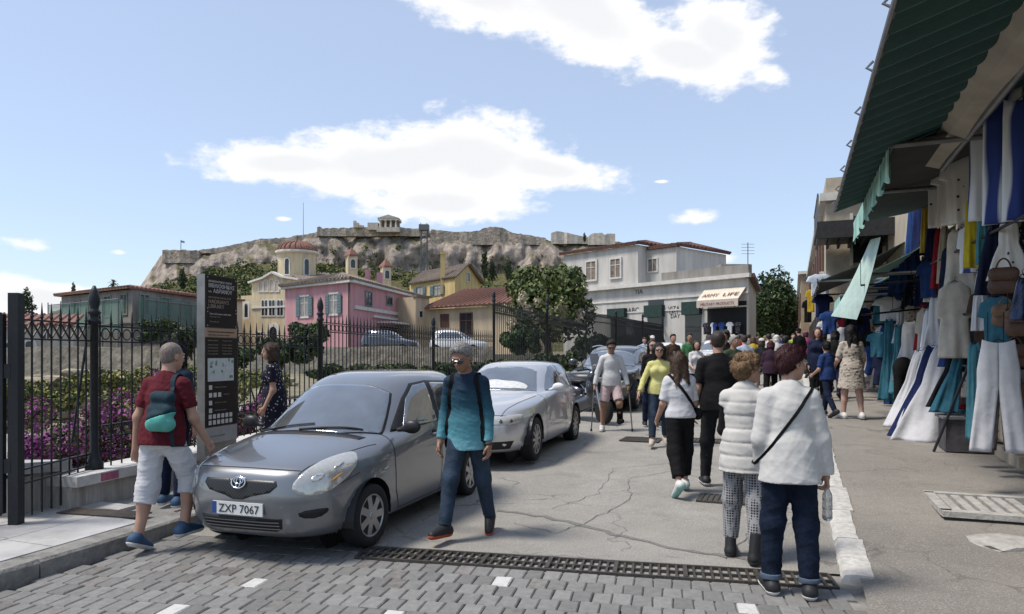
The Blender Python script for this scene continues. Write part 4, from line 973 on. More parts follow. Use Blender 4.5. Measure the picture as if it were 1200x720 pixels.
# ---------------------------------------------------------------- iron fence, gate, plinth, information sign, ruins
spear = MB(); spear.lathe([(.009,0),(.009,1.0)], 6); 
BARM = MB().lathe([(.0095,0),(.0095,1)], 6).mesh('bar', BLACKIRON)
TIPM = MB().lathe([(.010,0),(.017,.02),(.012,.035),(.002,.15)], 6).mesh('spear_tip', BLACKIRON)
RINGM = MB().torus((0,0,0), .055, .007, 12, 4, (1,0,0)).mesh('ring', BLACKIRON)
def post_mesh(h, r=.038):
    mb = MB(); mb.lathe([(r*2.2,0),(r*2.2,.05),(r*1.7,.08),(r*1.25,.14),(r,.2),(r,h*.93),(r*1.5,h*.935),(r*1.6,h*.95),(r*1.1,h*.965),(r*1.1,h*.985),(r*1.7,h),(r*1.1,h+.025),(r*1.05,h+.05),(r*1.4,h+.10),(r*1.35,h+.15),(r*.9,h+.22),(r*.3,h+.27)], 12)
    return mb.mesh('post', BLACKIRON, True)
def fence_section(label, a, b, zb, zt, zb2=None, zt2=None, pitch=.145, rings=True, cross=False, low=True, join=False, gap=.155, post=True, skip_first=False):
    """a,b: ground ends (x,y); zb: foot of bars; zt: top rail"""
    zb2 = zb if zb2 is None else zb2; zt2 = zt if zt2 is None else zt2
    a, b = Vector((a[0], a[1], 0)), Vector((b[0], b[1], 0)); d = b-a; Ln = d.length; d.normalize(); ang = math.atan2(-d.x, d.y)
    t = thing('iron_fence', label, 'fence', loc=(a.x, a.y, zb)); o = Vector((a.x, a.y, zb))
    def at(u, k, off=0.0):      # k: 0 foot, 1 top rail
        f = u/Ln; z0 = zb+(zb2-zb)*f; z1 = zt+(zt2-zt)*f; p = a+d*u; p.z = z0+(z1-z0)*k+off; return p-o
    for nm, off in (('rail', 0), ('rail', -gap)):
        mb = MB(); mb.bar(at(0,1,off), at(Ln,1,off), .035 if zt < 2.5 else .05, .014 if zt < 2.5 else .045); mb.build('rail', BLACKIRON, t)
    if low:
        for off in (.42, .30):
            mb = MB(); mb.bar(at(0,0,off), at(Ln,0,off), .035, .014); mb.build('rail', BLACKIRON, t)
    n = int(Ln/pitch); jb = MB()
    for i in range(1 if skip_first else 0, n+1):
        u = (i+.5)*Ln/(n+1); p = at(u, 0); q = at(u, 1)
        if join:
            jb.bar(p, q+Vector((0,0,.12)), .03, .03)
            continue
        o1 = link('bar', BARM, t, p); o1.scale = (1, 1, (q.z-p.z)+.02); link('spear_tip', TIPM, t, q+Vector((0,0,.015)))
        if rings and i < n:
            for kk, off in ((1, -gap/2),)+(((0, .36),) if low else ()):
                pr = at(u+.5*Ln/(n+1), kk, off); ro = link('ring', RINGM, t, pr); ro.rotation_euler = (0, 0, ang)
        if cross and i < n:
            p1, p2 = at(u, 1, -gap+.01), at((i+1.5)*Ln/(n+1), 1, -.01); p3, p4 = at(u, 1, -.01), at((i+1.5)*Ln/(n+1), 1, -gap+.01)
            mb = MB(); mb.bar(p1, p2, .012, .012); mb.bar(p3, p4, .0119, .0119); mb.build('lattice', BLACKIRON, t)
    if join: jb.build('bars', BLACKIRON, t, kind='stuff')
    if post:
        pm = post_mesh(zt-zb+.13); link('post', pm, t, (0,0,0))
    return t
PT = LP_H+.30
fz = lambda Y: zr(flx(Y), Y)
p_gate = (-4.20, 6.0); p_post = (-4.20, 7.05)
fence_section('short lattice-topped iron fence panel between the gate post and the plinth', p_gate, p_post, .16, 1.865, None, None, rings=False, cross=True, post=False, gap=.165)
s1 = (flx(7.05), 7.05); s1e = (flx(11.5), 11.5); s2e = (flx(16.8), 16.8)
fence_section('black iron fence with ring frieze behind the man in maroon and the sign', s1, s1e, PT, 1.85, PT+.08, 1.83)
fence_section('black iron fence with ring frieze behind the small grey hatchback', s1e, s2e, PT+.08, 2.09, PT+.15, 2.06)
s3a = (flx(20.2), 20.2)
fence_section('black iron fence panel meeting the big post by the flowering tree', s2e, s3a, PT+.15, 2.06, PT+.25, 2.08)
s3b = (flx(29.2), 29.2)
fence_section('taller iron fence running before the flowering tree', s3a, s3b, PT+.25, 2.98, PT+.45, 2.76, pitch=.16, low=False, gap=.22)
s4b = (flx(55), 55)
fence_section('far dark iron fence climbing the street towards the white building', s3b, s4b, PT+.45, 3.2, 1.25, 3.45, pitch=.17, rings=False, join=True, low=False, gap=.25)
fence_posts = thing('fence_pier', 'white stone pier ending the far iron fence by the white building', 'pier', loc=(s4b[0], s4b[1], zr(*s4b)))
MB().box((0,0,1.2), (.9,.9,2.6)).build('shaft', WHITE_R, fence_posts); MB().box((0,0,2.58), (1.1,1.1,.18)).build('cap', WHITE_R, fence_posts)
for yy in (24.5, 34, 40, 46):
    x = flx(yy); t = thing('fence_post', 'slim iron fence post '+{24.5: 'before the flowering tree', 34: 'past the flowering tree', 40: 'before the white building', 46: 'next to the white stone pier'}[yy], 'post', loc=(x+.03, yy-.03, zr(x,yy)+.1), group='posts of the tall street fence'); link('shaft', post_mesh(2.75 if yy < 30 else 2.6, .045), t)
# stay bar of the near post
sb = thing('stay_bar', 'slanting iron stay bar leaning to the post on the plinth end', 'bar', loc=(p_post[0], p_post[1], .3)); MB().tube([P(101,402,7.0)-sb.location, P(84,520,6.9)-sb.location], .012, 6).build('rod', BLACKIRON, sb)
# gate
gt = thing('iron_gate', 'black iron gate leaf hung on a square gate post', 'gate', loc=(p_gate[0], p_gate[1], LP_H))
MB().box((0,0,.98), (.085,.085,1.96)).build('gate_post', BLACKIRON, gt)
mb = MB(); g0 = Vector((-.10,-.03,.10)); g1 = Vector((-1.05,-.75,.10))
for e_ in (g0, g1): mb.bar(e_, e_+Vector((0,0,1.68)), .045, .045)
for z_ in (0, .45, 1.52, 1.68): mb.bar(g0+Vector((0,0,z_)), g1+Vector((0,0,z_)), .04, .03)
mb.build('leaf_frame', BLACKIRON, gt)
for i in range(1, 7):
    p = g0.lerp(g1, i/7); o1 = link('bar', BARM, gt, p); o1.scale = (1,1,1.8); link('spear_tip', TIPM, gt, p+Vector((0,0,1.78)))
for z_ in (.5, 1.3): mb = MB(); mb.box((-.06,-.02,z_), (.08,.05,.12)); mb.build('hinge', BLACKIRON, gt)
# plinth under the fence: rendered stone blocks with white cap stones
PLST = mat('plinth_render', (.42,.40,.37), rough=.9, var=.3, scale=6, bump=.6, bscale=25, tint=(.24,.22,.19)); CAPST = mat('white_capstone', (.60,.585,.56), rough=.8, var=.15, scale=5, bump=.3, bscale=30, rnd=.05); PAINTP = mat('pink_paint_mark', (.42,.13,.20), rough=.8, var=.2, scale=20)
pw = thing('fence_plinth', 'low rendered plinth wall with white cap stones under the iron fence', 'wall', loc=(flx(6.7), 6.7, LP_H))
Y0 = 6.62; i = 0
while Y0 < 54:
    Y1 = Y0+(1.1 if Y0 < 14 else 3.4); w = .34
    a = Vector((flx(Y0), Y0, 0)); b_ = Vector((flx(Y1), Y1, 0)); za, zb_ = zr(*a.xy)+LP_H, zr(*b_.xy)+LP_H
    d = (b_-a).normalized(); n = Vector((d.y, -d.x, 0)); o = pw.location
    for nm, (w0, w1), (h0, h1), mt_ in (('wall_block', (-w/2, w/2), (-.1, .2), PLST), ('cap_stone', (-w/2-.05, w/2+.06), (.203, .30), CAPST)):
        g_ = 0.004 if nm == 'cap_stone' else 0.0
        vs = [p+n*ww-o+Vector((0,0,zz+hh))+d*e2 for (p, zz, e2) in ((a, za, g_), (b_, zb_, -g_)) for hh in (h0, h1) for ww in (w0, w1)]
        mb = MB(); mb.add(vs, [(0,1,3,2),(4,6,7,5),(0,4,5,1),(2,3,7,6),(0,2,6,4),(1,5,7,3)]); mb.build(nm, mt_, pw)
    Y0 = Y1; i += 1
a = Vector((flx(6.95)+.235, 6.95, zr(flx(7),7)+LP_H+.25))-pw.location; MB().box(a, (.008,.22,.075), math.atan2(-.235,1)).build('paint_mark', PAINTP, pw)
# low marble block by the gate
mbk = thing('marble_block', 'white marble topped block standing behind the gate', 'block', loc=(-4.75, 6.55, LP_H))
MB().box((0,0,.17), (.75,.6,.34)).build('base', PLST, mbk); MB().box((0,0,.40), (.9,.75,.10), rot=Matrix.Rotation(R(-6),3,'X')).build('slab', MARBLE, mbk)

# ---- tall information sign
BROWN = mat('sign_brown', (.030,.023,.020), rough=.7, var=.15, scale=5, spec=.15); TAN = mat('sign_tan', (.36,.235,.15), rough=.5, var=.08); MAPW = mat('map_white', (.55,.57,.56), rough=.5, var=.1, scale=30); TXTW = mat('sign_text_white', (.55,.53,.50), rough=.6, var=.03); TXTG = mat('sign_text_tan', (.30,.24,.18), rough=.6, var=.03); SIGNGREY = mat('sign_grey_panel', (.33,.325,.315), rough=.5, var=.1); MAPG = mat('map_green', (.13,.32,.19), var=.2, scale=40); MAPP = mat('map_purple', (.22,.19,.24), var=.3, scale=40)
SA = P(240, 537, 7.6); SB_ = P(277, 530, 8.12); SA.z = SB_.z = 0; sdv = (SB_-SA); SW = sdv.length; sdv.normalize(); snv = Vector((sdv.y, -sdv.x, 0))
zb0 = PT+.0; sg = thing('information_sign', 'tall steel pillar sign with dark brown panels and small map', 'sign', loc=(SA.x, SA.y, zb0)); SH = 2.43-zb0
def sp(u, z, d=0.0): return sdv*u+snv*d+Vector((0,0,z))
def sbox(name, u0, u1, z0, z1, d0, d1, mt_, parent=sg):
    vs = [sp(u, z, d) for d in (d0, d1) for z in (z0, z1) for u in (u0, u1)]
    mb = MB(); mb.add(vs, [(0,2,3,1),(4,5,7,6),(0,1,5,4),(2,6,7,3),(0,4,6,2),(1,3,7,5)]); return mb.build(name, mt_, parent)
sbox('column', 0, SW, 0, SH, -.10, 0, STEEL)
rots = Matrix((sdv, Vector((0,0,1)), snv)).transposed()
yz = lambda py: (HCAM+(YH-py)/FPX*7.75)-zb0       # heights read off the photograph
top = sbox('upper_panel', .004, SW-.004, yz(384), SH-.004, .002, .012, BROWN)
tan = sbox('tan_panel', .004, SW-.004, yz(395), yz(385), .002, .012, TAN)
low = sbox('lower_panel', .004, SW-.004, yz(500), yz(396), .002, .012, BROWN)
foot = sbox('grey_panel', .004, SW-.004, yz(519), yz(500.6), .002, .012, SIGNGREY)
def stx(s, u, py, size, mt_, width, parent=top): return text_obj(s, size, mt_, parent, sp(u, yz(py), .0135), rots, width=width, extrude=.0008)
stx('ΑΡΧΑΙΟΛΟΓΙΚΟΣ ΧΩΡΟΣ', .04, 331.5, .030, TXTW, .40); stx('ΒΙΒΛΙΟΘΗΚΗΣ', .04, 337.5, .060, TXTW, .44); stx('του', .04, 343.5, .03, TXTW, .05); stx('ΑΔΡΙΑΝΟΥ', .12, 343.5, .060, TXTW, .32)
stx('ARCHAEOLOGICAL SITE', .04, 350, .028, TXTG, .38); stx("HADRIAN'S", .04, 356, .06, TXTG, .34); stx('LIBRARY', .04, 361.5, .06, TXTG, .26)
stx('Ώρες λειτουργίας 08:00-20:00', .06, 369, .022, TXTW, .36); stx('Opening hours', .06, 372, .018, TXTG, .18); stx('Είσοδος', .06, 378, .018, TXTG, .15)
stx('ΑΡΧΑΙΟΛΟΓΙΚΟΙ ΧΩΡΟΙ ΚΑΙ ΜΝΗΜΕΙΑ', .04, 390, .02, BROWN, .44, tan); stx('ARCHAEOLOGICAL SITES', .04, 393.5, .018, BROWN, .36, tan)
for i, py in enumerate((400, 405, 408.5, 412, 415.5)):
    stx(('ΑΚΡΟΠΟΛΗ ΑΘΗΝΩΝ', 'Αρχαία Αγορά', 'Ρωμαϊκή Αγορά', 'Κεραμεικός', 'Ολυμπιείο')[i], .03, py, .018, TXTG, .17, low); stx(('Acropolis of Athens', 'Ancient Agora', 'Roman Agora', 'Kerameikos', 'Olympieion')[i], .27, py, .018, TXTG, .17, low)
mp = sbox('map', .03, .47, yz(447), yz(420), .0125, .015, MAPW, low)
for k in range(16):
    u = random.uniform(.06, .43); z = random.uniform(yz(444), yz(424)); w = random.uniform(.01, .05); sbox('map_area', u, u+w, z, z+random.uniform(.01, .05), .0152+.0002*k, .0156+.0002*k, random.choice((MAPG, MAPP, MAPG)), low)
for (py, n) in ((454,1),(463,3),(472,1),(481,1)):
    for k in range(n): sbox('pictogram', .05+k*.075, .10+k*.075, yz(py+2.6), yz(py-2.6), .0125, .015, TXTW, low)
    stx('Εκδοτήρια εισιτηρίων' if n == 1 else 'WC', .05+n*.075+.02, py+.8, .018, TXTG, .2 if n == 1 else .1, low)
for r_ in range(2):
    for k in range(6): sbox('pictogram', .045+k*.07, .092+k*.07, yz(490.5+r_*7), yz(485.5+r_*7), .0125, .015, TXTW, low)
stx('ΥΠΟΥΡΓΕΙΟ ΠΟΛΙΤΙΣΜΟΥ', .05, 512, .022, TXTG, .28, foot)
for u in (.03, SW-.03):
    for z in (SH-.03, yz(362), yz(366), yz(382)): mb = MB(); mb.lathe([(.006,0),(.004,.004)], 6); o1 = link('screw', mb.mesh('screw', TXTW), top, sp(u, z, .0125)); o1.rotation_euler = (R(90), 0, math.atan2(sdv.y, sdv.x))

# ---- bougainvillea and shrubs behind the fence
MB_ = [LEAF_M, LEAF_D, LEAF_Y, LEAF_L]
for k, (px, yt_, yb_, w_, Y_) in enumerate(((75,462,566,110,8.9),(118,445,566,120,9.4),(165,428,556,120,9.9),(215,430,552,110,10.2),(268,470,546,60,10.6),(300,462,535,70,11.2),(45,505,570,60,8.4))):
    bushy(px, yt_, yb_, w_, Y_, 'purple bougainvillea behind the fence, '+['behind the gate', 'beside the iron post on the plinth', 'between that post and the man in maroon', 'behind the man in maroon', 'behind the information sign', 'behind the woman in the dotted dress', 'low beside the marble block'][k], MB_, [.3,.15,.3,.25], 2600, .019, 60+k, name='bougainvillea', group='bougainvillea shrubs behind the fence', flowers=2300)
for k, (px, yt_, yb_, w_, Y_) in enumerate(((365,376,420,55,24),(330,392,430,60,22),(395,425,452,70,20),(440,426,452,70,21),(480,425,450,60,22),(520,424,446,60,23),(560,420,446,70,24),(610,418,446,80,26),(650,410,440,60,27),(225,380,420,60,30),(270,400,430,60,28),(190,372,402,50,36))):
    bushy(px, yt_, yb_, w_, Y_, 'dark green excavation shrub '+['before the church doorway', 'left of the church doorway', 'under the pink house corner', 'under the pink house side', 'under the annexe', 'under the beige house', 'under the flowering tree trunk', 'before the hedge', 'at the foot of the tall fence', 'before the netted house corner', 'below the cream house', 'high against the netted house'][k], [LEAF_D, LEAF_M, LEAF_L], [.55,.35,.1], 2200, .055, 90+k, group='shrubs in the excavation')
for k, (px, yt_, yb_, w_, Y_) in enumerate(((700,392,425,70,37),(735,388,420,60,42),(770,388,415,40,47),(615,380,415,60,31.5))):
    bushy(px, yt_, yb_, w_, Y_, 'dark dense hedge bush behind the fence, '+('nearest the silver cars', 'before the white building blinds', 'by the white stone pier', 'under the flowering tree')[k], [LEAF_D, LEAF_M], [.8,.2], 2600, .09, 120+k, group='hedge bushes behind the tall fence')
for k, (px, yt_, yb_, w_, Y_) in enumerate(((60,436,482,90,13.2),(130,428,470,100,14),(205,424,462,90,15),(300,428,470,80,16),(20,448,500,60,12.2))):
    bushy(px, yt_, yb_, w_, Y_, 'yellow green weeds in the excavation '+('behind the gate bougainvillea', 'behind the tallest bougainvillea', 'behind the sign', 'behind the dotted dress', 'beside the crumbling wall')[k], [LEAF_Y, LEAF_L, LEAF_M], [.45,.3,.25], 2200, .03, 140+k, name='weeds', cat='weeds', group='weeds in the excavation')
RUIN = mat('ancient_stone', (.33,.285,.215), rough=.95, var=.3, scale=5, bump=.8, bscale=14, rnd=.3, tint=(.16,.15,.095))
def rock_mesh(seed):
    r = random.Random(seed); bm = bmesh.new(); bmesh.ops.create_icosphere(bm, subdivisions=2, radius=.5)
    for v in bm.verts:
        n = v.co.normalized(); k = max(abs(n.x), abs(n.y), abs(n.z)); v.co = n*(.5/k**.7)*(1+.22*fbm(n.x*1.6+seed, n.y*1.6, n.z*1.6))
    me = bpy.data.meshes.new('stone'); bm.to_mesh(me); bm.free(); me.materials.append(RUIN); return me
ROCKS = [rock_mesh(i) for i in range(6)]
qs = random.Random(5)
for k in range(44):
    Y_ = qs.uniform(11, 34); px = qs.uniform(-20, 560); x = (px-600)/FPX*Y_
    if x > flx(Y_)-.8: continue
    sc_ = qs.uniform(.2, .6); o = link('ancient_stone', qs.choice(ROCKS), None, (x, Y_, zr(x, Y_)+sc_*.2), qs.uniform(0, 6), 'weathered grey block of ruined masonry lying in the excavation', 'stone', 'stones lying in the excavation'); o.scale = (sc_*qs.uniform(.8,1.6), sc_*qs.uniform(.8,1.2), sc_*qs.uniform(.5,1))
for k, (px0, px1, yt_, yb_, Y_) in enumerate(((-30,75,432,520,14.5),(60,235,434,452,22))):
    a = P(px0, yb_, Y_); w = (px1-px0)/FPX*Y_; h = (yb_-yt_)/FPX*Y_
    t = thing('ruined_wall', ('crumbling stone wall in the excavation beside the gate', 'low ruined wall behind the bougainvillea', 'low ruined wall behind the woman in the dotted dress')[k], 'wall', loc=a); nrow = max(3, int(h/.17)); 
    cnt = 0
    for r_ in range(nrow):
        u = qs.uniform(-.2, 0)
        while u < w:
            l_ = qs.uniform(.2, .5)*(1 if k == 0 else 1.3)
            if not (r_ > nrow-2 and qs.random() < .5):
                o = link('stone', qs.choice(ROCKS), t, (u+l_/2, qs.uniform(-.08,.08), (r_+.5)*h/nrow), qs.uniform(-.1,.1)); o.scale = (l_*.98, .5, h/nrow*1.02); cnt += 1
            u += l_
# ---------------------------------------------------------------- implicit surfaces -> mesh (used for people, bags, scooter)
class SDF:
    """union of rounded cones / ellipsoids on a local grid, meshed by surface nets"""
    def __init__(s, vox): s.vox = vox; s.pr = []
    def cone(s, a, b, ra, rb, k=.02, sq=None, cut=False, op='u'):
        s.pr.append(('c', np.array(a, float), np.array(b, float), ra, rb, k, sq, cut, op)); return s
    def ell(s, c, r, k=.02, rot=None, op='u'):
        s.pr.append(('e', np.array(c, float), np.array(r, float), rot, None, k, None, False, op)); return s
    def grid(s, pad=.03):
        lo = np.array([1e9]*3); hi = -lo
        for p in s.pr:
            if p[8] == 's': continue
            if p[0] == 'c':
                r = max(p[3], p[4])*(max(1, *(p[6])) if p[6] is not None else 1)
                for q in (p[1], p[2]): lo = np.minimum(lo, q-r); hi = np.maximum(hi, q+r)
            else:
                r = max(p[2]) if p[3] is not None else p[2]
                lo = np.minimum(lo, p[1]-r); hi = np.maximum(hi, p[1]+r)
        lo -= pad; hi += pad; n = np.ceil((hi-lo)/s.vox).astype(int)+1
        return lo, n
    def eval(s, cuts=(), noise=None, off=0.0):
        lo, n = s.grid(); vx = s.vox
        ax = [lo[i]+vx*np.arange(n[i]) for i in range(3)]
        D = np.full(n, .25, dtype=np.float32)
        for p in s.pr:
            k = p[5]; op = p[8]
            if p[0] == 'c':
                a, b, ra, rb, sq, cut = p[1], p[2], p[3], p[4], p[6], p[7]
                R0 = max(ra, rb)*(max(1, *sq) if sq is not None else 1)+max(.03, 2*k)+off
                blo = np.minimum(a, b)-R0; bhi = np.maximum(a, b)+R0
            else:
                c, r = p[1], p[2]; R0 = (np.full(3, r.max()) if p[3] is not None else r)+max(.03, 2*k)+off; blo = c-R0; bhi = c+R0
            i0 = np.clip(((blo-lo)/vx).astype(int), 0, n-1); i1 = np.clip(((bhi-lo)/vx).astype(int)+2, 1, n)
            if np.any(i1 <= i0): continue
            X, Y, Z = np.meshgrid(ax[0][i0[0]:i1[0]], ax[1][i0[1]:i1[1]], ax[2][i0[2]:i1[2]], indexing='ij', sparse=True)
            if p[0] == 'c':
                ba = b-a; L2 = max(1e-9, ba@ba)
                px, py, pz = X-a[0], Y-a[1], Z-a[2]
                h = np.clip((px*ba[0]+py*ba[1]+pz*ba[2])/L2, 0, 1)
                dx, dy, dz = px-h*ba[0], py-h*ba[1], pz-h*ba[2]
                if sq is not None: dx, dy, dz = dx/sq[0], dy/sq[1], dz/sq[2]
                d = np.sqrt(dx*dx+dy*dy+dz*dz)-(ra+(rb-ra)*h)
                if sq is not None: d = d*min(1, min(sq))
                if cut:
                    L_ = math.sqrt(L2); d = np.maximum(d, (px*ba[0]+py*ba[1]+pz*ba[2])/L_-L_)
            else:
                px, py, pz = X-c[0], Y-c[1], Z-c[2]
                if p[3] is not None:
                    M_ = p[3]; px, py, pz = (px*M_[0,0]+py*M_[1,0]+pz*M_[2,0]), (px*M_[0,1]+py*M_[1,1]+pz*M_[2,1]), (px*M_[0,2]+py*M_[1,2]+pz*M_[2,2])
                q = np.sqrt((px/r[0])**2+(py/r[1])**2+(pz/r[2])**2); d = (q-1)*min(r)
            sl = tuple(slice(i0[i], i1[i]) for i in range(3)); cur = D[sl]
            if op == 'u':
                hh = np.clip(.5+.5*(cur-d)/k, 0, 1); D[sl] = cur*(1-hh)+d*hh-k*hh*(1-hh)
            else:
                D[sl] = np.maximum(cur, -d)
        D -= off
        X, Y, Z = np.meshgrid(*ax, indexing='ij', sparse=True)
        if noise is not None: D = D+noise(X, Y, Z).astype(np.float32)
        for c in cuts: D = np.maximum(D, c(X, Y, Z)).astype(np.float32)
        return D, lo
    def mesh(s, cuts=(), noise=None, off=0.0):
        D, lo = s.eval(cuts, noise, off); return surf_nets(D, lo, s.vox)
def surf_nets(D, lo, vx):
    n = np.array(D.shape); ins = D < 0
    c = [ins[i:n[0]-1+i, j:n[1]-1+j, k:n[2]-1+k] for i in (0,1) for j in (0,1) for k in (0,1)]
    sm = sum(a.astype(np.int8) for a in c); act = (sm > 0) & (sm < 8)
    I = np.argwhere(act)
    if len(I) == 0: return np.zeros((0,3)), np.zeros((0,4), int)
    idx = np.full(act.shape, -1, np.int64); idx[act] = np.arange(len(I))
    off = np.array([(i,j,k) for i in (0,1) for j in (0,1) for k in (0,1)])
    vals = np.stack([D[I[:,0]+o[0], I[:,1]+o[1], I[:,2]+o[2]] for o in off], 1)
    acc = np.zeros((len(I), 3)); cnt = np.zeros(len(I))
    for a in range(8):
        for b in range(a+1, 8):
            if np.abs(off[a]-off[b]).sum() != 1: continue
            va, vb = vals[:,a], vals[:,b]; m = (va < 0) != (vb < 0); t = np.where(m, va/np.where(m, va-vb, 1), 0)
            acc += np.where(m[:,None], off[a]+t[:,None]*(off[b]-off[a]), 0); cnt += m
    V = lo+(I+acc/np.maximum(cnt,1)[:,None])*vx
    F = []
    for ax in range(3):
        o = [1,1,1]; o[ax] = 0
        s0 = [slice(None)]*3; s1 = [slice(None)]*3; s0[ax] = slice(0,-1); s1[ax] = slice(1,None)
        ch = ins[tuple(s0)] != ins[tuple(s1)]
        for q in range(3):
            if q != ax:
                sl = [slice(None)]*3; sl[q] = slice(1, n[q]-1); 
                full = np.zeros_like(ch); full[tuple(sl)] = True; ch = ch & full
        E = np.argwhere(ch)
        if len(E) == 0: continue
        u, v = [q for q in range(3) if q != ax]
        def cell(du, dv):
            J = E.copy(); J[:,u] -= du; J[:,v] -= dv; return idx[J[:,0], J[:,1], J[:,2]]
        q = np.stack([cell(1,1), cell(0,1), cell(0,0), cell(1,0)], 1)
        fl = ins[E[:,0], E[:,1], E[:,2]]
        if ax == 1: fl = ~fl
        q[~fl] = q[~fl][:, ::-1]; F.append(q)
    F = np.concatenate(F); F = F[(F >= 0).all(1)]
    return V, F
def sdf_part(name, sdf, mt, parent, cuts=(), noise=None, off=0.0, smooth=True, **kw):
    V, F = sdf.mesh(cuts, noise, off)
    if len(F) == 0: return None
    return link(name, np_mesh(name, V, F, mt, smooth), parent, **kw)

# ---------------------------------------------------------------- cars
def pchip_tab(tab, n):
    T = np.array(tab, float); d = np.r_[0, np.cumsum(np.sqrt((np.diff(T[:,0])*2.5)**2+np.diff(T[:,1])**2+np.diff(T[:,3])**2))]
    q = np.linspace(0, d[-1], n); out = np.zeros((n, T.shape[1]))
    for c in range(T.shape[1]):
        y = T[:,c]; h = np.diff(d); de = np.diff(y)/h; m = np.zeros(len(y)); m[0] = de[0]; m[-1] = de[-1]
        for i in range(1, len(y)-1):
            if de[i-1]*de[i] > 0: w1, w2 = 2*h[i]+h[i-1], h[i]+2*h[i-1]; m[i] = (w1+w2)/(w1/de[i-1]+w2/de[i])
        k = np.clip(np.searchsorted(d, q)-1, 0, len(h)-1); t = (q-d[k])/h[k]
        out[:,c] = (2*t**3-3*t**2+1)*y[k]+(t**3-2*t**2+t)*h[k]*m[k]+(-2*t**3+3*t**2)*y[k+1]+(t**3-t**2)*h[k]*m[k+1]
    return out
class Car:
    """local frame: front towards -Y, left side of the car +X, ground z=0, origin under mid wheelbase"""
    def __init__(s, name, label, tab, ax_f, ax_r, wr, tw, paint, loc, rz, track, group=None, hi=True, cat='car'):
        s.root = thing(name, label, cat, loc=loc, rz=rz, group=group); s.o = (ax_f+ax_r)/2; s.axf, s.axr, s.wr = ax_f, ax_r, wr; s.track = track
        ns, nr = (84, 168) if hi else (40, 72)
        sl = pchip_tab(tab, ns); V = []; s.paint = paint
        for (z, tf, tr, W, n, m) in sl:
            tc = .5*(tf+tr) if z > .5*tab[-1][0] else min(.5*(tf+tr), .52*tab[4][2])
            pts = []
            for i in range(721):
                th = math.pi*i/720; cs, sn = math.cos(th), math.sin(th)
                # i=0 front centre, 360 side, 720 rear centre
                x = W*abs(sn)**(2/n); e = abs(cs)**(2/m)
                t = tc-(tc-tf)*e if cs > 0 else tc+(tr-tc)*e
                pts.append((x, t))
            pts = np.array(pts); dl = np.r_[0, np.cumsum(np.hypot(*np.diff(pts, axis=0).T))]
            q = np.linspace(0, dl[-1], nr//2+1); xs_ = np.interp(q, dl, pts[:,0]); ts = np.interp(q, dl, pts[:,1])
            ring = [(xs_[k], ts[k]) for k in range(nr//2+1)]+[(-xs_[k], ts[k]) for k in range(nr//2-1, 0, -1)]
            V += [(x, t-s.o, z) for x, t in ring]
        V = np.array(V); F = []
        for i in range(ns-1):
            for k in range(nr): F.append((i*nr+k, i*nr+(k+1) % nr, (i+1)*nr+(k+1) % nr, (i+1)*nr+k))
        F = np.array(F)
        s.bvh = BVHTree.FromPolygons([Vector(v) for v in V], [tuple(f) for f in F]+[tuple(range(nr))[::-1], tuple((ns-1)*nr+k for k in range(nr))])
        # wheel arches
        ctr = V[F].mean(1); keep = np.ones(len(F), bool); R_ = wr+.055; s.arch = R_
        for ya in (ax_f-s.o, ax_r-s.o):
            d = np.hypot(ctr[:,1]-ya, ctr[:,2]-wr); keep &= ~((d < R_) & (np.abs(ctr[:,0]) > .45))
        F2 = F[keep]
        used = np.zeros(len(V), bool); used[F2.ravel()] = True; rem = np.zeros(len(V), bool); rem[F[~keep].ravel()] = True
        bd = np.where(used & rem)[0]
        for i in bd:
            for ya in (ax_f-s.o, ax_r-s.o):
                dy, dz = V[i,1]-ya, V[i,2]-wr; d = math.hypot(dy, dz)
                if d < R_*1.35 and abs(V[i,0]) > .4: V[i,1] = ya+dy/d*R_; V[i,2] = wr+dz/d*R_
        me = np_mesh('body', V, F2, paint)
        bm = bmesh.new(); bm.from_mesh(me)
        top = [v for v in bm.verts if abs(v.co.z-sl[-1,0]) < 1e-5]
        bm.faces.new(sorted(top, key=lambda v: math.atan2(v.co.x, v.co.y)))
        bot = [v for v in bm.verts if abs(v.co.z-sl[0,0]) < 1e-5]
        try: bm.faces.new(sorted(bot, key=lambda v: -math.atan2(v.co.x, v.co.y)))
        except Exception: pass
        bmesh.ops.recalc_face_normals(bm, faces=bm.faces); bm.to_mesh(me); bm.free()
        me.polygons.foreach_set('use_smooth', [True]*len(me.polygons))
        s.body = link('body', me, s.root)
        if hi:                                   # wheel-arch liners and underbody
            for ya in (ax_f-s.o, ax_r-s.o):
                for sx in (-1, 1):
                    mb = MB(); n = 18; vs = []
                    for k in range(n+1):
                        a = math.pi*1.08*k/n-.12; c_ = (ya+R_*math.cos(a), wr+R_*math.sin(a)); vs += [(sx*.46, *c_), (sx*(.5*track+tw*.5), *c_)]
                    mb.add(vs, [(2*k, 2*k+1, 2*k+3, 2*k+2) for k in range(n)]); mb.add([(sx*.46, ya+R_*math.cos(a), wr+R_*math.sin(a)) for a in np.linspace(0, 6.28, 20)[:-1]], [tuple(range(19))])
                    mb.build('wheel_arch', BLACKPLASTIC, s.body)
        mb = MB(); mb.box((0, 0, .22), (2*tab[2][3]-.5, (ax_r-ax_f)-2*R_, .12)); mb.build('underbody', BLACKPLASTIC, s.root)
    def hit(s, p, D):
        p = Vector(p); D = Vector(D).normalized(); h = s.bvh.ray_cast(p-D*1.2, D, 4.0); return h[0], h[1]
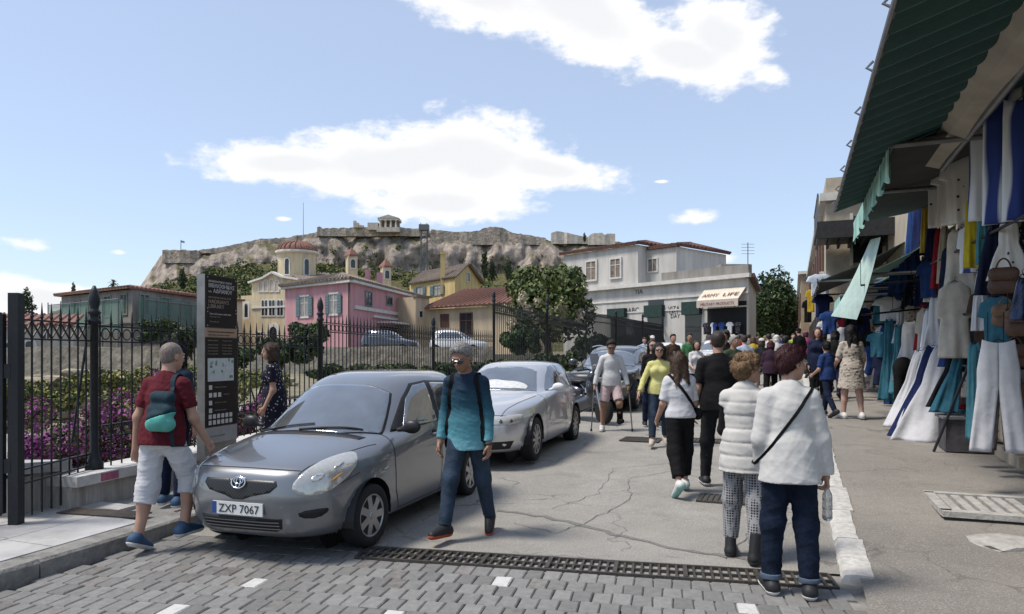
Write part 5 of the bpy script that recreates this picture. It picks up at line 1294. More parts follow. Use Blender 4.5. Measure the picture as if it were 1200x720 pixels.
    def patch(s, pts, D, off, mt, name, parent=None, res=.03, mirror=False, smooth=True, rnd=0, edge=.012):
        outs = []
        for sx in ((1, -1) if mirror else (1,)):
            Dv = Vector((D[0]*sx, D[1], D[2])).normalized(); U = Dv.orthogonal().normalized() if abs(Dv.z) > .99 else Vector((0,0,1)).cross(Dv).normalized(); W = Dv.cross(U)
            P3 = [Vector((p[0]*sx, p[1]-s.o, p[2])) for p in pts]
            P2 = [(p.dot(U), p.dot(W)) for p in P3]; base = sum(P3, Vector())/len(P3)
            for _ in range(rnd):                # corner cutting for rounded outlines
                Q = []
                for i in range(len(P2)):
                    a, b = P2[i], P2[(i+1) % len(P2)]; Q += [(a[0]*.75+b[0]*.25, a[1]*.75+b[1]*.25), (a[0]*.25+b[0]*.75, a[1]*.25+b[1]*.75)]
                P2 = Q
            loop = []
            for i in range(len(P2)):
                a, b = Vector(P2[i]), Vector(P2[(i+1) % len(P2)]); m = max(1, int((b-a).length/res))
                loop += [a.lerp(b, k/m) for k in range(m)]
            xs_ = [p[0] for p in loop]; ys_ = [p[1] for p in loop]; inner = []
            def inside(x, y):
                c = False; j = len(loop)-1
                for i in range(len(loop)):
                    if (loop[i][1] > y) != (loop[j][1] > y) and x < (loop[j][0]-loop[i][0])*(y-loop[i][1])/(loop[j][1]-loop[i][1])+loop[i][0]: c = not c
                    j = i
                return c
            x = min(xs_)+res*.5
            while x < max(xs_):
                y = min(ys_)+res*.5
                while y < max(ys_):
                    if inside(x, y) and min((x-q[0])**2+(y-q[1])**2 for q in loop) > (res*.4)**2: inner.append(Vector((x, y)))
                    y += res
                x += res
            n = len(loop); vs2, _, fs, *_r = delaunay_2d_cdt(loop+inner, [(i, (i+1) % n) for i in range(n)], [], 1, 1e-6)
            V = []; depth = base.dot(Dv)
            for q in vs2:
                p = U*q[0]+W*q[1]+Dv*depth; h, nn = s.hit(p, Dv)
                if h is None:
                    h, nn, _i, _d = s.bvh.find_nearest(p)
                if nn.dot(Dv) > 0: nn = -nn
                V.append(h+nn*off)
            fs = [tuple(f) for f in fs]
            # a thin skirt gives the piece an edge
            V2 = list(V); nb = len(V)
            if edge:
                lidx = list(range(n))
                V2 += [V[i]+Dv*edge for i in lidx]; fs += [(lidx[i], lidx[(i+1) % n], nb+(i+1) % n, nb+i) for i in range(n)]
            me = bpy.data.meshes.new(name); me.from_pydata([tuple(v) for v in V2], [], fs); me.materials.append(mt)
            bm = bmesh.new(); bm.from_mesh(me)
            bmesh.ops.recalc_face_normals(bm, faces=bm.faces)
            dsum = sum((f.normal.dot(Dv)*f.calc_area() for f in bm.faces[:len(fs)-(n if edge else 0)]))
            if dsum > 0: bmesh.ops.reverse_faces(bm, faces=bm.faces)
            bm.to_mesh(me); bm.free()
            if smooth: me.polygons.foreach_set('use_smooth', [i < len(fs)-(n if edge else 0) for i in range(len(me.polygons))])
            outs.append(link(name, me, parent or s.root))
        return outs
    def strip(s, pts, D, w, off, mt, name, parent=None, mirror=False, n=24):
        """thin line laid on the surface through 3-D guide points"""
        for sx in ((1, -1) if mirror else (1,)):
            Dv = Vector((D[0]*sx, D[1], D[2])).normalized(); P3 = [Vector((p[0]*sx, p[1]-s.o, p[2])) for p in pts]; line = []
            L_ = [0]
            for i in range(len(P3)-1): L_.append(L_[-1]+(P3[i+1]-P3[i]).length)
            for k in range(n+1):
                q = L_[-1]*k/n; i = max(j for j in range(len(P3)-1) if L_[j] <= q+1e-9); p = P3[i].lerp(P3[i+1], (q-L_[i])/max(1e-6, L_[i+1]-L_[i]))
                h, nn = s.hit(p, Dv)
                if h is None: h, nn, _a, _b = s.bvh.find_nearest(p)
                if nn.dot(Dv) > 0: nn = -nn
                line.append((h, nn))
            mb = MB(); vs = []
            for k in range(n+1):
                d = (line[min(k+1, n)][0]-line[max(k-1, 0)][0]).normalized(); sd_ = d.cross(line[k][1]).normalized()
                vs += [line[k][0]+sd_*w/2+line[k][1]*off, line[k][0]-sd_*w/2+line[k][1]*off]
            mb.add(vs, [(2*k, 2*k+1, 2*k+3, 2*k+2) for k in range(n)]); me = mb.mesh(name, mt, False, False)
            link(name, me, parent or s.root)
    def wheels(s, rim_mat, spokes, tw=.19, steer=0.0, kind='hubcap', hi=True):
        R_, w = s.wr, tw; rr = R_*.66
        tm = MB().lathe([(rr, -w*.42), (rr*1.06, -w*.5), (R_*.93, -w*.5), (R_*.985, -w*.42), (R_, -w*.25), (R_, w*.25), (R_*.985, w*.42), (R_*.93, w*.5), (rr*1.06, w*.5), (rr, w*.42)], 40 if hi else 20, axis='x').mesh('tyre', DARKRUBBER, True)
        mb = MB(); mb.lathe([(.02, w*.30), (rr*.9, w*.30), (rr*.95, w*.36), (rr*1.0, w*.47), (rr*1.04, w*.47), (rr*1.02, -w*.4)], 32, axis='x', mi=0)
        sp = MB()
        for k in range(spokes):
            a = 2*math.pi*k/spokes; wd = (.30 if kind == 'hubcap' else .16)
            pr = []
            for (r_, ww, x_) in ((rr*.16, wd*.7, w*.47), (rr*.55, wd*.55, w*.46), (rr*.97, wd*(.62 if kind == 'hubcap' else .5), w*.44)):
                for sg in (-1, 1): pr.append((x_, r_*math.cos(a)-sg*ww*rr*math.sin(a), r_*math.sin(a)+sg*ww*rr*math.cos(a)))
            for (r_, ww) in ((rr*.16, wd*.7), (rr*.55, wd*.55), (rr*.97, wd*.5)):
                for sg in (-1, 1): pr.append((w*.32, r_*math.cos(a)-sg*ww*rr*math.sin(a), r_*math.sin(a)+sg*ww*rr*math.cos(a)))
            sp.add(pr, [(0,1,3,2),(2,3,5,4),(0,2,8,6),(2,4,10,8),(1,7,9,3),(3,9,11,5)])
        sp.lathe([(.001, w*.52), (rr*.17, w*.5), (rr*.22, w*.42), (rr*.22, w*.3)], 16, axis='x')
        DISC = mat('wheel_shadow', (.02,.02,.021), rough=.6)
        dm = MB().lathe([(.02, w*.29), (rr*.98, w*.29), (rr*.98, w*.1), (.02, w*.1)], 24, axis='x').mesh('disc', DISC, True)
        rim = MB().lathe([(rr*.93, w*.34), (rr*.96, w*.47), (rr*1.03, w*.48), (rr*1.03, w*.30), (rr*.95, w*.28)], 36, axis='x').mesh('rim', rim_mat, True); spm = sp.mesh('spokes', rim_mat)
        for ya, st_ in ((s.axf-s.o, steer), (s.axr-s.o, 0)):
            for sx in (-1, 1):
                e = link('wheel', tm, s.root, (sx*s.track/2, ya, R_)); e.rotation_euler = (0, 0, st_+(math.pi if sx < 0 else 0))
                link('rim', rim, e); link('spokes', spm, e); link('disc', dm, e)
def carpaint(name, rgb, metal=.55, rough=.32):
    m_ = mat(name, rgb, rough=rough, var=.03, scale=300, metal=metal, spec=.5, coat=1.0); return m_
PAINT_G = carpaint('silver_grey_paint', (.20,.21,.225)); PAINT_S = carpaint('silver_paint', (.56,.57,.59)); PAINT_W = carpaint('white_paint_car', (.72,.72,.72), 0, .4); PAINT_D = carpaint('dark_car_paint', (.04,.045,.06), .3)
CARGLASS = mat('car_glass', (.28,.30,.32), rough=.06, metal=.7, var=.1, scale=2.2, spec=1.0, coat=.6, tint=(.20,.215,.23)); SEAM = mat('panel_gap', (.02,.02,.022), rough=.8, var=0); CHROME = mat('chrome', (.75,.75,.76), rough=.12, var=.02, metal=1.0); LAMPG = mat('headlamp_lens', (.50,.50,.47), rough=.1, var=.1, scale=30, spec=.8, coat=1.0, metal=.25, tint=(.40,.39,.36)); LAMPC = mat('lamp_reflector', (.72,.71,.66), rough=.15, var=.1, metal=.7); AMBER = mat('amber_lens', (.55,.25,.06), rough=.2, var=.1); RIMS = mat('silver_rim', (.42,.42,.42), rough=.35, var=.1, metal=.7); GRILLE_B = mat('grille_black', (.010,.010,.011), rough=.5, var=.2, scale=60)
def grille_mesh_mat():
    m_, nt, b = nodes_of('honeycomb_grille'); N, L = nt.nodes, nt.links
    t = N.new('ShaderNodeTexCoord'); mp = N.new('ShaderNodeMapping'); mp.inputs['Rotation'].default_value = (0, R(45), 0); mp.inputs['Scale'].default_value = (1,0,1); L.new(t.outputs['Object'], mp.inputs[0])
    vo = N.new('ShaderNodeTexVoronoi'); vo.feature = 'F1'; vo.inputs['Scale'].default_value = 46; vo.inputs['Randomness'].default_value = 0; L.new(mp.outputs[0], vo.inputs['Vector'])
    r = N.new('ShaderNodeMapRange'); r.inputs['From Min'].default_value = .40; r.inputs['From Max'].default_value = .5; L.new(vo.outputs['Distance'], r.inputs['Value'])
    mx = N.new('ShaderNodeMixRGB'); mx.inputs[1].default_value = (.004,.004,.004,1); mx.inputs[2].default_value = (.03,.03,.032,1); L.new(r.outputs[0], mx.inputs[0]); L.new(mx.outputs[0], b.inputs['Base Color']); b.inputs['Roughness'].default_value = .4
    return m_
HONEY = grille_mesh_mat()

# --- small grey hatchback (front)
yt = [(.17,.34,3.55,.66,4,4),(.20,.16,3.66,.76,4,4),(.27,.065,3.73,.81,4,3.9),(.40,.02,3.765,.835,4,3.8),(.53,.0,3.77,.846,4,3.6),(.66,.018,3.765,.8475,4,3.4),(.74,.05,3.76,.847,4,3.2),(.79,.11,3.75,.845,3.8,3.0),(.835,.25,3.74,.842,3.6,2.9),(.88,.45,3.73,.836,3.4,2.9),(.93,.72,3.71,.826,3.2,2.9),(.98,.97,3.69,.812,3.0,2.8),(1.05,1.09,3.67,.792,3.0,2.7),(1.20,1.32,3.61,.738,3.0,2.7),(1.35,1.57,3.54,.686,3,2.7),(1.44,1.75,3.47,.64,3,2.7),(1.505,1.96,3.37,.57,3,2.7),(1.545,2.2,3.2,.44,3,2.6),(1.562,2.5,2.95,.2,2.6,2.4)]
ya = math.atan2(.276, .961)
hdg = Vector((-.276, -.961, 0)); lat = Vector((.961, -.276, 0))
CS = .90   # the hatchbacks' size that fits the eye height
mid = Vector((-1.494, 7.047, 0))
car = Car('grey_hatchback', 'small silver grey hatchback parked facing out beside the footpath kerb', yt, .80, 3.26, .285, .175, PAINT_G, (mid.x, mid.y, zr(mid.x, mid.y)+.0), R(-17.9), 1.47)
c = car; c.root.scale = (CS,)*3
fd = (0,1,0)
c.patch([(-.70,1.0,.985),(.70,1.0,.985),(.585,1.5,1.28),(.505,1.7,1.437),(-.505,1.7,1.437),(-.585,1.5,1.28)], (0,.75,-.66), .003, GRILLE_B, 'windscreen_seal', c.body, rnd=1, res=.05)
ws = c.patch([(-.68,1.0,1.0),(.68,1.0,1.0),(.565,1.5,1.28),(.485,1.7,1.425),(-.485,1.7,1.425),(-.565,1.5,1.28)], (0,.75,-.66), .007, CARGLASS, 'windscreen', c.body, rnd=1, res=.04)
sd_ = (-1,0,0)
c.patch([(.8,1.36,.975),(.8,1.77,1.28),(.8,2.02,1.425),(.8,2.3,1.45),(.8,2.95,1.425),(.8,3.32,1.30),(.8,3.36,1.12),(.8,3.1,1.045)], sd_, .003, GRILLE_B, 'window_surround', c.body, mirror=True, res=.05)
c.patch([(.8,1.56,1.005),(.8,1.82,1.27),(.8,2.05,1.405),(.8,2.27,1.425),(.8,2.24,1.015)], sd_, .007, CARGLASS, 'window', c.body, mirror=True)
c.patch([(.8,2.34,1.02),(.8,2.37,1.425),(.8,2.90,1.405),(.8,3.06,1.34),(.8,3.07,1.06)], sd_, .007, CARGLASS, 'window', c.body, mirror=True)
c.patch([(-.5,3.6,1.05),(.5,3.6,1.05),(.42,3.5,1.38),(-.42,3.5,1.38)], (0,-1,0), .005, CARGLASS, 'rear_window', c.body)
# seams: bonnet, doors, bumper
c.strip([(.50,.12,.775),(.25,.08,.785),(0,.075,.788),(-.25,.08,.785),(-.50,.12,.775)], (0,1,-.15), .008, .003, SEAM, 'bonnet_gap', c.body)
c.strip([(.50,.12,.775),(.55,.30,.82),(.63,.60,.88),(.70,.90,.95),(.73,1.0,.97)], (0,.25,-1), .007, .003, SEAM, 'bonnet_gap', c.body, mirror=True)
c.strip([(.8,1.33,.24),(.8,1.22,.45),(.8,1.20,.75),(.8,1.24,.97)], sd_, .009, .003, SEAM, 'door_gap', c.body, mirror=True)
c.strip([(.8,2.30,.24),(.8,2.30,.6),(.8,2.29,1.0)], sd_, .009, .003, SEAM, 'door_gap', c.body, mirror=True); c.strip([(.8,1.33,.25),(.8,2.3,.25),(.8,2.86,.27)], sd_, .008, .003, SEAM, 'door_gap', c.body, mirror=True); c.strip([(.8,2.86,.27),(.8,2.98,.6),(.8,3.05,.8),(.8,3.10,1.03)], sd_, .008, .003, SEAM, 'door_gap', c.body, mirror=True)
c.strip([(.72,.25,.60),(.79,.45,.66),(.83,.60,.70)], (-.8,.6,0), .006, .003, SEAM, 'bumper_gap', c.body, mirror=True)
# front face
up_g = c.patch([(-.345,.06,.695),(-.12,.04,.70),(0,.04,.685),(.12,.04,.70),(.345,.06,.695),(.36,.06,.655),(.30,.05,.60),(.13,.03,.565),(.05,.02,.535),(-.05,.02,.535),(-.13,.03,.565),(-.30,.05,.60),(-.36,.06,.655)], fd, .003, HONEY, 'grille', c.body, res=.025)[0]
lowg = c.patch([(-.40,.05,.385),(.40,.05,.385),(.385,.05,.30),(.33,.06,.272),(-.33,.06,.272),(-.385,.05,.30)], fd, .003, GRILLE_B, 'lower_grille', c.body)[0]
for z_ in (.355, .328, .300): c.strip([(-.37,.05,z_),(0,.02,z_),(.37,.05,z_)], fd, .010, .012, PAINT_G, 'slat', lowg)
c.patch([(.52,.08,.445),(.70,.2,.46),(.73,.2,.43),(.66,.15,.375),(.54,.08,.39)], (-.35,.9,0), .003, GRILLE_B, 'fog_recess', c.body, mirror=True, rnd=1)
hl = c.patch([(.455,.09,.60),(.47,.10,.69),(.555,.30,.82),(.65,.52,.885),(.735,.68,.905),(.785,.62,.80),(.785,.42,.69),(.71,.24,.595),(.58,.13,.565)], (-.62,.70,-.35), .004, LAMPG, 'headlamp', c.body, mirror=True, rnd=1, res=.025)
for o_, sx in zip(hl, (1, -1)):
    c.patch([(sx*.56,.2,.665),(sx*.625,.25,.675),(sx*.645,.3,.72),(sx*.60,.28,.735),(sx*.555,.22,.70)], (-.62*sx,.70,-.35), .009, LAMPC, 'reflector', o_, rnd=2, res=.02)
    c.patch([(sx*.665,.38,.74),(sx*.71,.48,.79),(sx*.70,.5,.82),(sx*.66,.42,.785)], (-.62*sx,.70,-.35), .009, LAMPC, 'reflector', o_, rnd=2, res=.02)
    c.patch([(sx*.695,.28,.66),(sx*.73,.4,.71),(sx*.735,.45,.735),(sx*.70,.35,.70)], (-.62*sx,.70,-.35), .0095, AMBER, 'indicator', o_, rnd=1, res=.02)
c.patch([(.8,.995,.685),(.8,1.06,.692),(.8,1.07,.675),(.8,1.0,.662)], sd_, .008, LAMPG, 'side_marker', c.body, mirror=True, rnd=2, res=.02)
h_, n_ = c.hit((0, .05-c.o, .675), fd); em = link('emblem', None, up_g, h_+Vector((0,-.014,0)))
def ell_ring(cx, cz, rx, rz_, r_):
    mb = MB(); mb.tube([(cx+rx*math.cos(t), 0, cz+rz_*math.sin(t)) for t in np.linspace(0, 2*math.pi, 29)], r_, 6, cap=False); return mb
me_ = MB(); 
for a_ in (ell_ring(0,0,.068,.048,.007), ell_ring(0,.014,.045,.026,.005), ell_ring(0,-.003,.020,.044,.005)): me_.add(a_.v, a_.f)
COL.objects.unlink(em); bpy.data.objects.remove(em); em = me_.build('emblem', CHROME, c.root, smooth=True); em.location = h_+Vector((0,-.016,0)); em.rotation_euler = (R(-14), 0, 0)
PLATE = mat('plate_white', (.66,.66,.65), rough=.4, var=.03); PBLUE = mat('plate_blue', (.02,.06,.25), rough=.4, var=.03); PTXT = mat('plate_text', (.015,.015,.02), rough=.5, var=0)
h_, n_ = c.hit((0, .02-c.o, .455), fd); py_ = h_.y-.012
pl = MB().box((0, py_, .458), (.50,.012,.105)).build('number_plate', PLATE, c.root); MB().box((-.228, py_-.0075, .458), (.04,.003,.10)).build('blue_band', PBLUE, pl)
text_obj('ZXP 7067', .098, PTXT, pl, (-.185, py_-.0085, .424), (R(90),0,0), width=.40)
# mirrors, handles, wipers, aerial
for sx in (1, -1):
    sd2 = SDF(.012); sd2.ell((sx*.935, 1.36-c.o, 1.035), (.095,.05,.068), .02); sd2.cone((sx*.79, 1.36-c.o, 1.0), (sx*.90, 1.36-c.o, 1.02), .022, .03)
    sdf_part('wing_mirror', sd2, BLACKPLASTIC, c.root)
    for t_ in (2.12, 2.92):
        h_, n_ = c.hit((sx*1.0, t_-c.o, .885), (-sx,0,0))
        hb = SDF(.008); hb.cone((h_.x+sx*.02, t_-.075-c.o, .89), (h_.x+sx*.02, t_+.075-c.o, .89), .014, .014, .01); sdf_part('door_handle', hb, PAINT_G, c.root); c.patch([(sx*.8,t_-.06,.93),(sx*.8,t_+.05,.93),(sx*.8,t_+.06,.87),(sx*.8,t_-.05,.86)], (-sx,0,0), .002, SEAM, 'handle_recess', c.body, rnd=1)
for (x0, x1) in ((-.10, .52), (-.58, .02)):
    pts_ = []
    for k in range(9):
        f_ = k/8; h_, n_ = c.hit((x0+(x1-x0)*f_, 1.0+.10*f_-c.o, 1.02+.035*f_), (0,.75,-.66)); pts_.append(h_+Vector((0,-.012,.014)))
    mb = MB(); mb.tube(pts_, [.011]*4+[.008]*5, 6); mb.build('wiper', BLACKPLASTIC, c.root)
c.patch([(-.58,.95,.968),(.58,.95,.968),(.60,1.03,.99),(-.60,1.03,.99)], (0,.5,-.8), .004, BLACKPLASTIC, 'cowl', c.body)
c.wheels(RIMS, 7, .175, steer=R(-4))

# --- silver five-door hatchback behind it
at_ = [(.16,.30,4.02,.70,4,4),(.20,.13,4.17,.80,4,4),(.29,.05,4.24,.855,4,4),(.44,.0,4.27,.878,4.2,4),(.55,.0,4.28,.8825,4.2,3.8),(.64,.03,4.28,.88,4.2,3.6),(.70,.10,4.27,.877,4,3.4),(.76,.18,4.26,.872,4,3.3),(.82,.38,4.25,.866,3.8,3.3),(.88,.72,4.24,.857,3.6,3.2),(.93,1.08,4.22,.843,3.4,3.1),(.975,1.36,4.17,.82,3.1,2.9),(1.10,1.64,4.06,.766,3,2.8),(1.22,1.88,3.93,.712,3,2.8),(1.31,2.09,3.82,.66,3,2.8),(1.37,2.30,3.65,.58,3,2.7),(1.405,2.58,3.38,.42,3,2.6),(1.42,2.85,3.1,.2,2.6,2.4)]
hdg2 = Vector((-.36, -.933, 0)); lat2 = Vector((.933, -.36, 0))
mid2 = Vector((-.036, 11.2, 0))
car2 = Car('silver_hatchback', 'silver five door hatchback parked behind the grey one, white wing mirrors', at_, .87, 3.45, .315, .205, PAINT_S, (mid2.x, mid2.y, zr(mid2.x, mid2.y)+.01), R(-18.2), 1.53)
c = car2; c.root.scale = (.92, .92, .965)
c.patch([(-.68,1.4,.965),(.68,1.4,.965),(.55,1.85,1.2),(.48,2.15,1.335),(-.48,2.15,1.335),(-.55,1.85,1.2)], (0,.7,-.7), .004, CARGLASS, 'windscreen', c.body, rnd=1, res=.05)
c.patch([(.8,1.80,.965),(.8,2.16,1.19),(.8,2.45,1.325),(.8,2.62,1.35),(.8,2.62,.965)], sd_, .005, CARGLASS, 'window', c.body, mirror=True)
c.patch([(.8,2.70,.965),(.8,2.70,1.352),(.8,3.15,1.335),(.8,3.42,1.28),(.8,3.45,.99)], sd_, .005, CARGLASS, 'window', c.body, mirror=True)
c.patch([(.8,3.52,1.0),(.8,3.50,1.27),(.8,3.66,1.20),(.8,3.84,1.04)], sd_, .005, CARGLASS, 'window', c.body, mirror=True)
for pts in ([(.8,1.52,.24),(.8,1.38,.5),(.8,1.42,.93)], [(.8,2.66,.24),(.8,2.66,.95)], [(.8,3.05,.26),(.8,3.30,.6),(.8,3.48,.95)]): c.strip(pts, sd_, .009, .003, SEAM, 'door_gap', c.body, mirror=True)
c.strip([(.8,1.4,.42),(.8,2.5,.43),(.8,3.1,.44)], sd_, .03, .005, PAINT_S, 'side_moulding', c.body, mirror=True)
c.strip([(.52,.10,.70),(.60,.5,.80),(.68,1.0,.89),(.72,1.3,.93)], (0,.25,-1), .008, .003, SEAM, 'bonnet_gap', c.body, mirror=True); c.strip([(.6,.16,.70),(.3,.09,.70),(0,.08,.70),(-.3,.09,.70),(-.6,.16,.70)], (0,1,-.2), .008, .003, SEAM, 'bonnet_gap', c.body)
hl = c.patch([(.44,.06,.57),(.44,.06,.66),(.60,.14,.685),(.76,.36,.70),(.80,.45,.68),(.78,.35,.60),(.66,.14,.57)], (-.5,.8,0), .004, LAMPG, 'headlamp', c.body, mirror=True)
for o_, sx in zip(hl, (1, -1)):
    for (x_, t_) in ((.55,.1),(.68,.2)): c.patch([(sx*(x_-.04),t_,.62),(sx*x_,t_,.655),(sx*(x_+.04),t_,.62),(sx*x_,t_,.585)], (-.5*sx,.8,0), .008, mat('lamp_dark', (.06,.06,.06), rough=.15, var=0, coat=1), 'reflector', o_, rnd=2, res=.02)
gr = c.patch([(-.34,0,.66),(.34,0,.66),(.30,0,.36),(.22,0,.28),(-.22,0,.28),(-.30,0,.36)], fd, .004, HONEY, 'grille', c.body)[0]
c.patch([(.36,.03,.34),(.72,.12,.35),(.66,.12,.24),(.36,.03,.23)], (-.2,1,0), .004, GRILLE_B, 'air_intake', c.body, mirror=True); c.patch([(.56,.06,.31),(.60,.06,.325),(.64,.06,.31),(.60,.06,.27)], (-.2,1,0), .009, LAMPC, 'fog_lamp', c.body, mirror=True, rnd=2, res=.02)
h_, _n2 = c.hit((0,-c.o,.45), fd); MB().box((0, h_.y-.012, .45), (.5,.012,.11)).build('number_plate', PLATE, c.root)
for sx in (1, -1):
    sd2 = SDF(.014); sd2.ell((sx*.96, 1.78-c.o, 1.03), (.10,.055,.062), .02); sd2.cone((sx*.82, 1.76-c.o, .98), (sx*.92, 1.78-c.o, 1.01), .02, .028); sdf_part('wing_mirror', sd2, PAINT_W, c.root)
    for t_ in (2.5, 3.3):
        h_, n_ = c.hit((sx*1.0, t_-c.o, .83), (-sx,0,0)); mb = MB(); mb.box((h_.x+sx*.012, t_-c.o, .83), (.03,.2,.03)); mb.build('door_handle', PAINT_S, c.root)
# white sunshade behind the windscreen
SHADE = mat('crumpled_white_paper', (.62,.63,.62), rough=.6, var=.15, scale=20, bump=.6, bscale=30)
c.patch([(-.50,1.45,1.0),(.48,1.45,1.0),(.50,1.6,1.09),(.30,1.65,1.125),(.1,1.65,1.12),(-.1,1.7,1.14),(-.3,1.65,1.12),(-.52,1.6,1.09)], (0,.7,-.7), .008, SHADE, 'sunshade', c.body, rnd=1, res=.04)
c.wheels(RIMS, 10, .20, kind='alloy')

# --- SUV
su = [(.24,.34,4.2,.72,4,4),(.28,.14,4.38,.84,4,4),(.42,.04,4.47,.91,4.2,4),(.65,.0,4.5,.93,4.4,4),(.84,.03,4.5,.93,4.4,4),(.93,.12,4.49,.926,4.2,3.8),(.98,.35,4.48,.92,4,3.6),(1.03,.75,4.47,.91,3.8,3.4),(1.07,1.08,4.45,.90,3.6,3.3),(1.12,1.24,4.42,.87,3.3,3.1),(1.26,1.50,4.32,.82,3.2,3),(1.42,1.80,4.18,.76,3.2,3),(1.53,2.03,4.06,.70,3.2,3),(1.595,2.28,3.95,.61,3,2.8),(1.635,2.6,3.7,.42,3,2.6),(1.65,2.9,3.3,.2,2.6,2.4)]
def make_suv(name, label, px, py, zg, paint, hi=True, hd=(-.36,-.933)):
    hd = Vector((*hd, 0)); lt_ = Vector((-hd.y, hd.x, 0)); Y = (HCAM-zg)*FPX/(py-YH); p = Vector(((px-600)/FPX*Y, Y, 0))   # front centre on the ground
    m_ = p-hd*2.25
    c = Car(name, label, su, .9, 3.58, .36, .23, paint, (m_.x, m_.y, zr(m_.x, m_.y)), math.atan2(-hd.x, hd.y)+math.pi, 1.6, hi=hi); c.root.scale = (.92,)*3
    c.patch([(-.74,1.2,1.10),(.74,1.2,1.10),(.66,1.7,1.36),(.60,1.95,1.50),(-.60,1.95,1.50),(-.66,1.7,1.36)], (0,.7,-.7), .005, CARGLASS, 'windscreen', c.body, rnd=1, res=.07)
    c.patch([(.8,1.55,1.13),(.8,1.95,1.38),(.8,2.2,1.50),(.8,2.68,1.53),(.8,2.68,1.12)], sd_, .005, CARGLASS, 'window', c.body, mirror=True, res=.06); c.patch([(.8,2.74,1.12),(.8,2.74,1.53),(.8,3.35,1.51),(.8,3.6,1.42),(.8,3.55,1.15)], sd_, .005, CARGLASS, 'window', c.body, mirror=True, res=.06)
    c.patch([(-.82,.1,.92),(.82,.1,.92),(.78,.05,.70),(.60,.02,.55),(-.60,.02,.55),(-.78,.05,.70)], fd, .005, HONEY, 'grille', c.body, res=.05); c.patch([(-.66,.02,.46),(.66,.02,.46),(.6,.02,.34),(-.6,.02,.34)], fd, .005, GRILLE_B, 'lower_grille', c.body, res=.06)
    c.patch([(.58,.06,.74),(.82,.2,.76),(.82,.2,.58),(.66,.08,.56)], (-.3,1,0), .008, LAMPG, 'headlamp', c.body, mirror=True, res=.05)
    for sx in (1,-1):
        s2 = SDF(.02); s2.ell((sx*1.02,1.6-c.o,1.2), (.12,.07,.085), .02); s2.cone((sx*.86,1.6-c.o,1.14), (sx*.98,1.6-c.o,1.17), .03,.03); sdf_part('wing_mirror', s2, paint, c.root)
    h_, _n2 = c.hit((0,-c.o,.5), fd); MB().box((0, h_.y-.015, .5), (.5,.012,.11)).build('number_plate', PLATE, c.root)
    mb = MB()
    for sx in (1,-1): mb.tube([(sx*.62, t_-c.o, 1.60+.05*math.sin((t_-2.2)/1.7*math.pi)) for t_ in np.linspace(2.2,3.9,6)], .018, 6)
    mb.build('roof_rail', CHROME, c.root); c.wheels(RIMS, 5, .22, kind='alloy', hi=hi)
    return c
c = make_suv('suv', 'silver and black sport utility car parked behind the scooter', 694, 481, .3, carpaint('suv_paint', (.06,.063,.068)))
c2 = make_suv('suv', 'white sport utility car parked further up the street among pedestrians', 768, 455, .48, PAINT_W, hi=False)
c3 = make_suv('suv', 'pale car waiting below the shop with the cream awning', 838, 440, .62, PAINT_W, hi=False, hd=(-.30,-.95))
# cars parked on the upper road behind the excavation
small = [(z, tf, tr, W, n, m) for (z, tf, tr, W, n, m) in yt]
for (px, Y_, lab, pnt, rz_) in ((455,45,'dark car parked on the upper road before the pink house',PAINT_D,1.4),(535,46,'white car parked on the upper road before the beige house',PAINT_W,1.45)):
    p = P(px, YH, Y_); cc = Car('parked_car', lab, small, .80, 3.26, .29, .18, pnt, (p.x, p.y, TZ), rz_, 1.47, hi=False)
    cc.patch([(.8,1.42,1.02),(.8,1.88,1.41),(.8,2.95,1.42),(.8,3.10,1.06)], sd_, .01, CARGLASS, 'window', cc.body, mirror=True, res=.09); cc.patch([(-.64,1.05,1.02),(.64,1.05,1.02),(.5,1.7,1.4),(-.5,1.7,1.4)], (0,.75,-.66), .01, CARGLASS, 'windscreen', cc.body, res=.09); cc.wheels(RIMS, 7, .175, hi=False)
# --- black scooter between the silver hatchback and the SUV
sx_, sy_ = gp(684, 496, .14); sct = thing('scooter', 'black motor scooter with windshield parked between the silver hatchback and the sport utility car', 'scooter', loc=(sx_, sy_, zr(sx_, sy_)), rz=R(28))
def sub(name, prims, mt_, vox=.016):
    s2 = SDF(vox)
    for p in prims: (s2.ell if p[0] == 'e' else s2.cone)(*p[1:])
    return sdf_part(name, s2, mt_, sct)
sub('fairing', [('e',(0,-.42,.72),(.22,.12,.30),.05),('e',(0,-.45,.95),(.19,.12,.14),.05),('c',(0,-.3,.45),(0,.25,.30),.15,.16,.06),('e',(0,.45,.62),(.19,.42,.17),.08),('c',(.0,-.5,.5),(0,-.62,.42),.10,.07,.05)], PAINT_D)
sub('seat', [('e',(0,.40,.82),(.17,.42,.07),.04),('e',(0,.68,.87),(.15,.2,.07),.04)], BLACKPLASTIC)
mb = MB(); mb.tube([(-.36,-.30,1.05),(-.15,-.36,1.08),(0,-.38,1.05),(.15,-.36,1.08),(.36,-.30,1.05)], .018, 8); mb.build('handlebar', BLACKPLASTIC, sct)
for s_ in (-1,1):
    mb = MB(); mb.tube([(s_*.24,-.36,1.07),(s_*.32,-.40,1.26)], .008, 5); mb.build('mirror_arm', BLACKPLASTIC, sct); sub('mirror', [('e',(s_*.33,-.41,1.30),(.07,.02,.045),.01)], BLACKPLASTIC)
mb = MB(); vs = []
for i in range(7):
    for j in range(5):
        a = (j/4-.5)*1.3; vs.append((.23*math.sin(a)*(1-.04*i), -.52-.05*math.cos(a)+.035*i, .95+.075*i))
mb.add(vs, [(i*5+j, i*5+j+1, (i+1)*5+j+1, (i+1)*5+j) for i in range(6) for j in range(4)]); mb.build('windshield', mat('smoked_screen', (.03,.03,.035), rough=.1, var=.05, alpha=.75), sct, smooth=True)
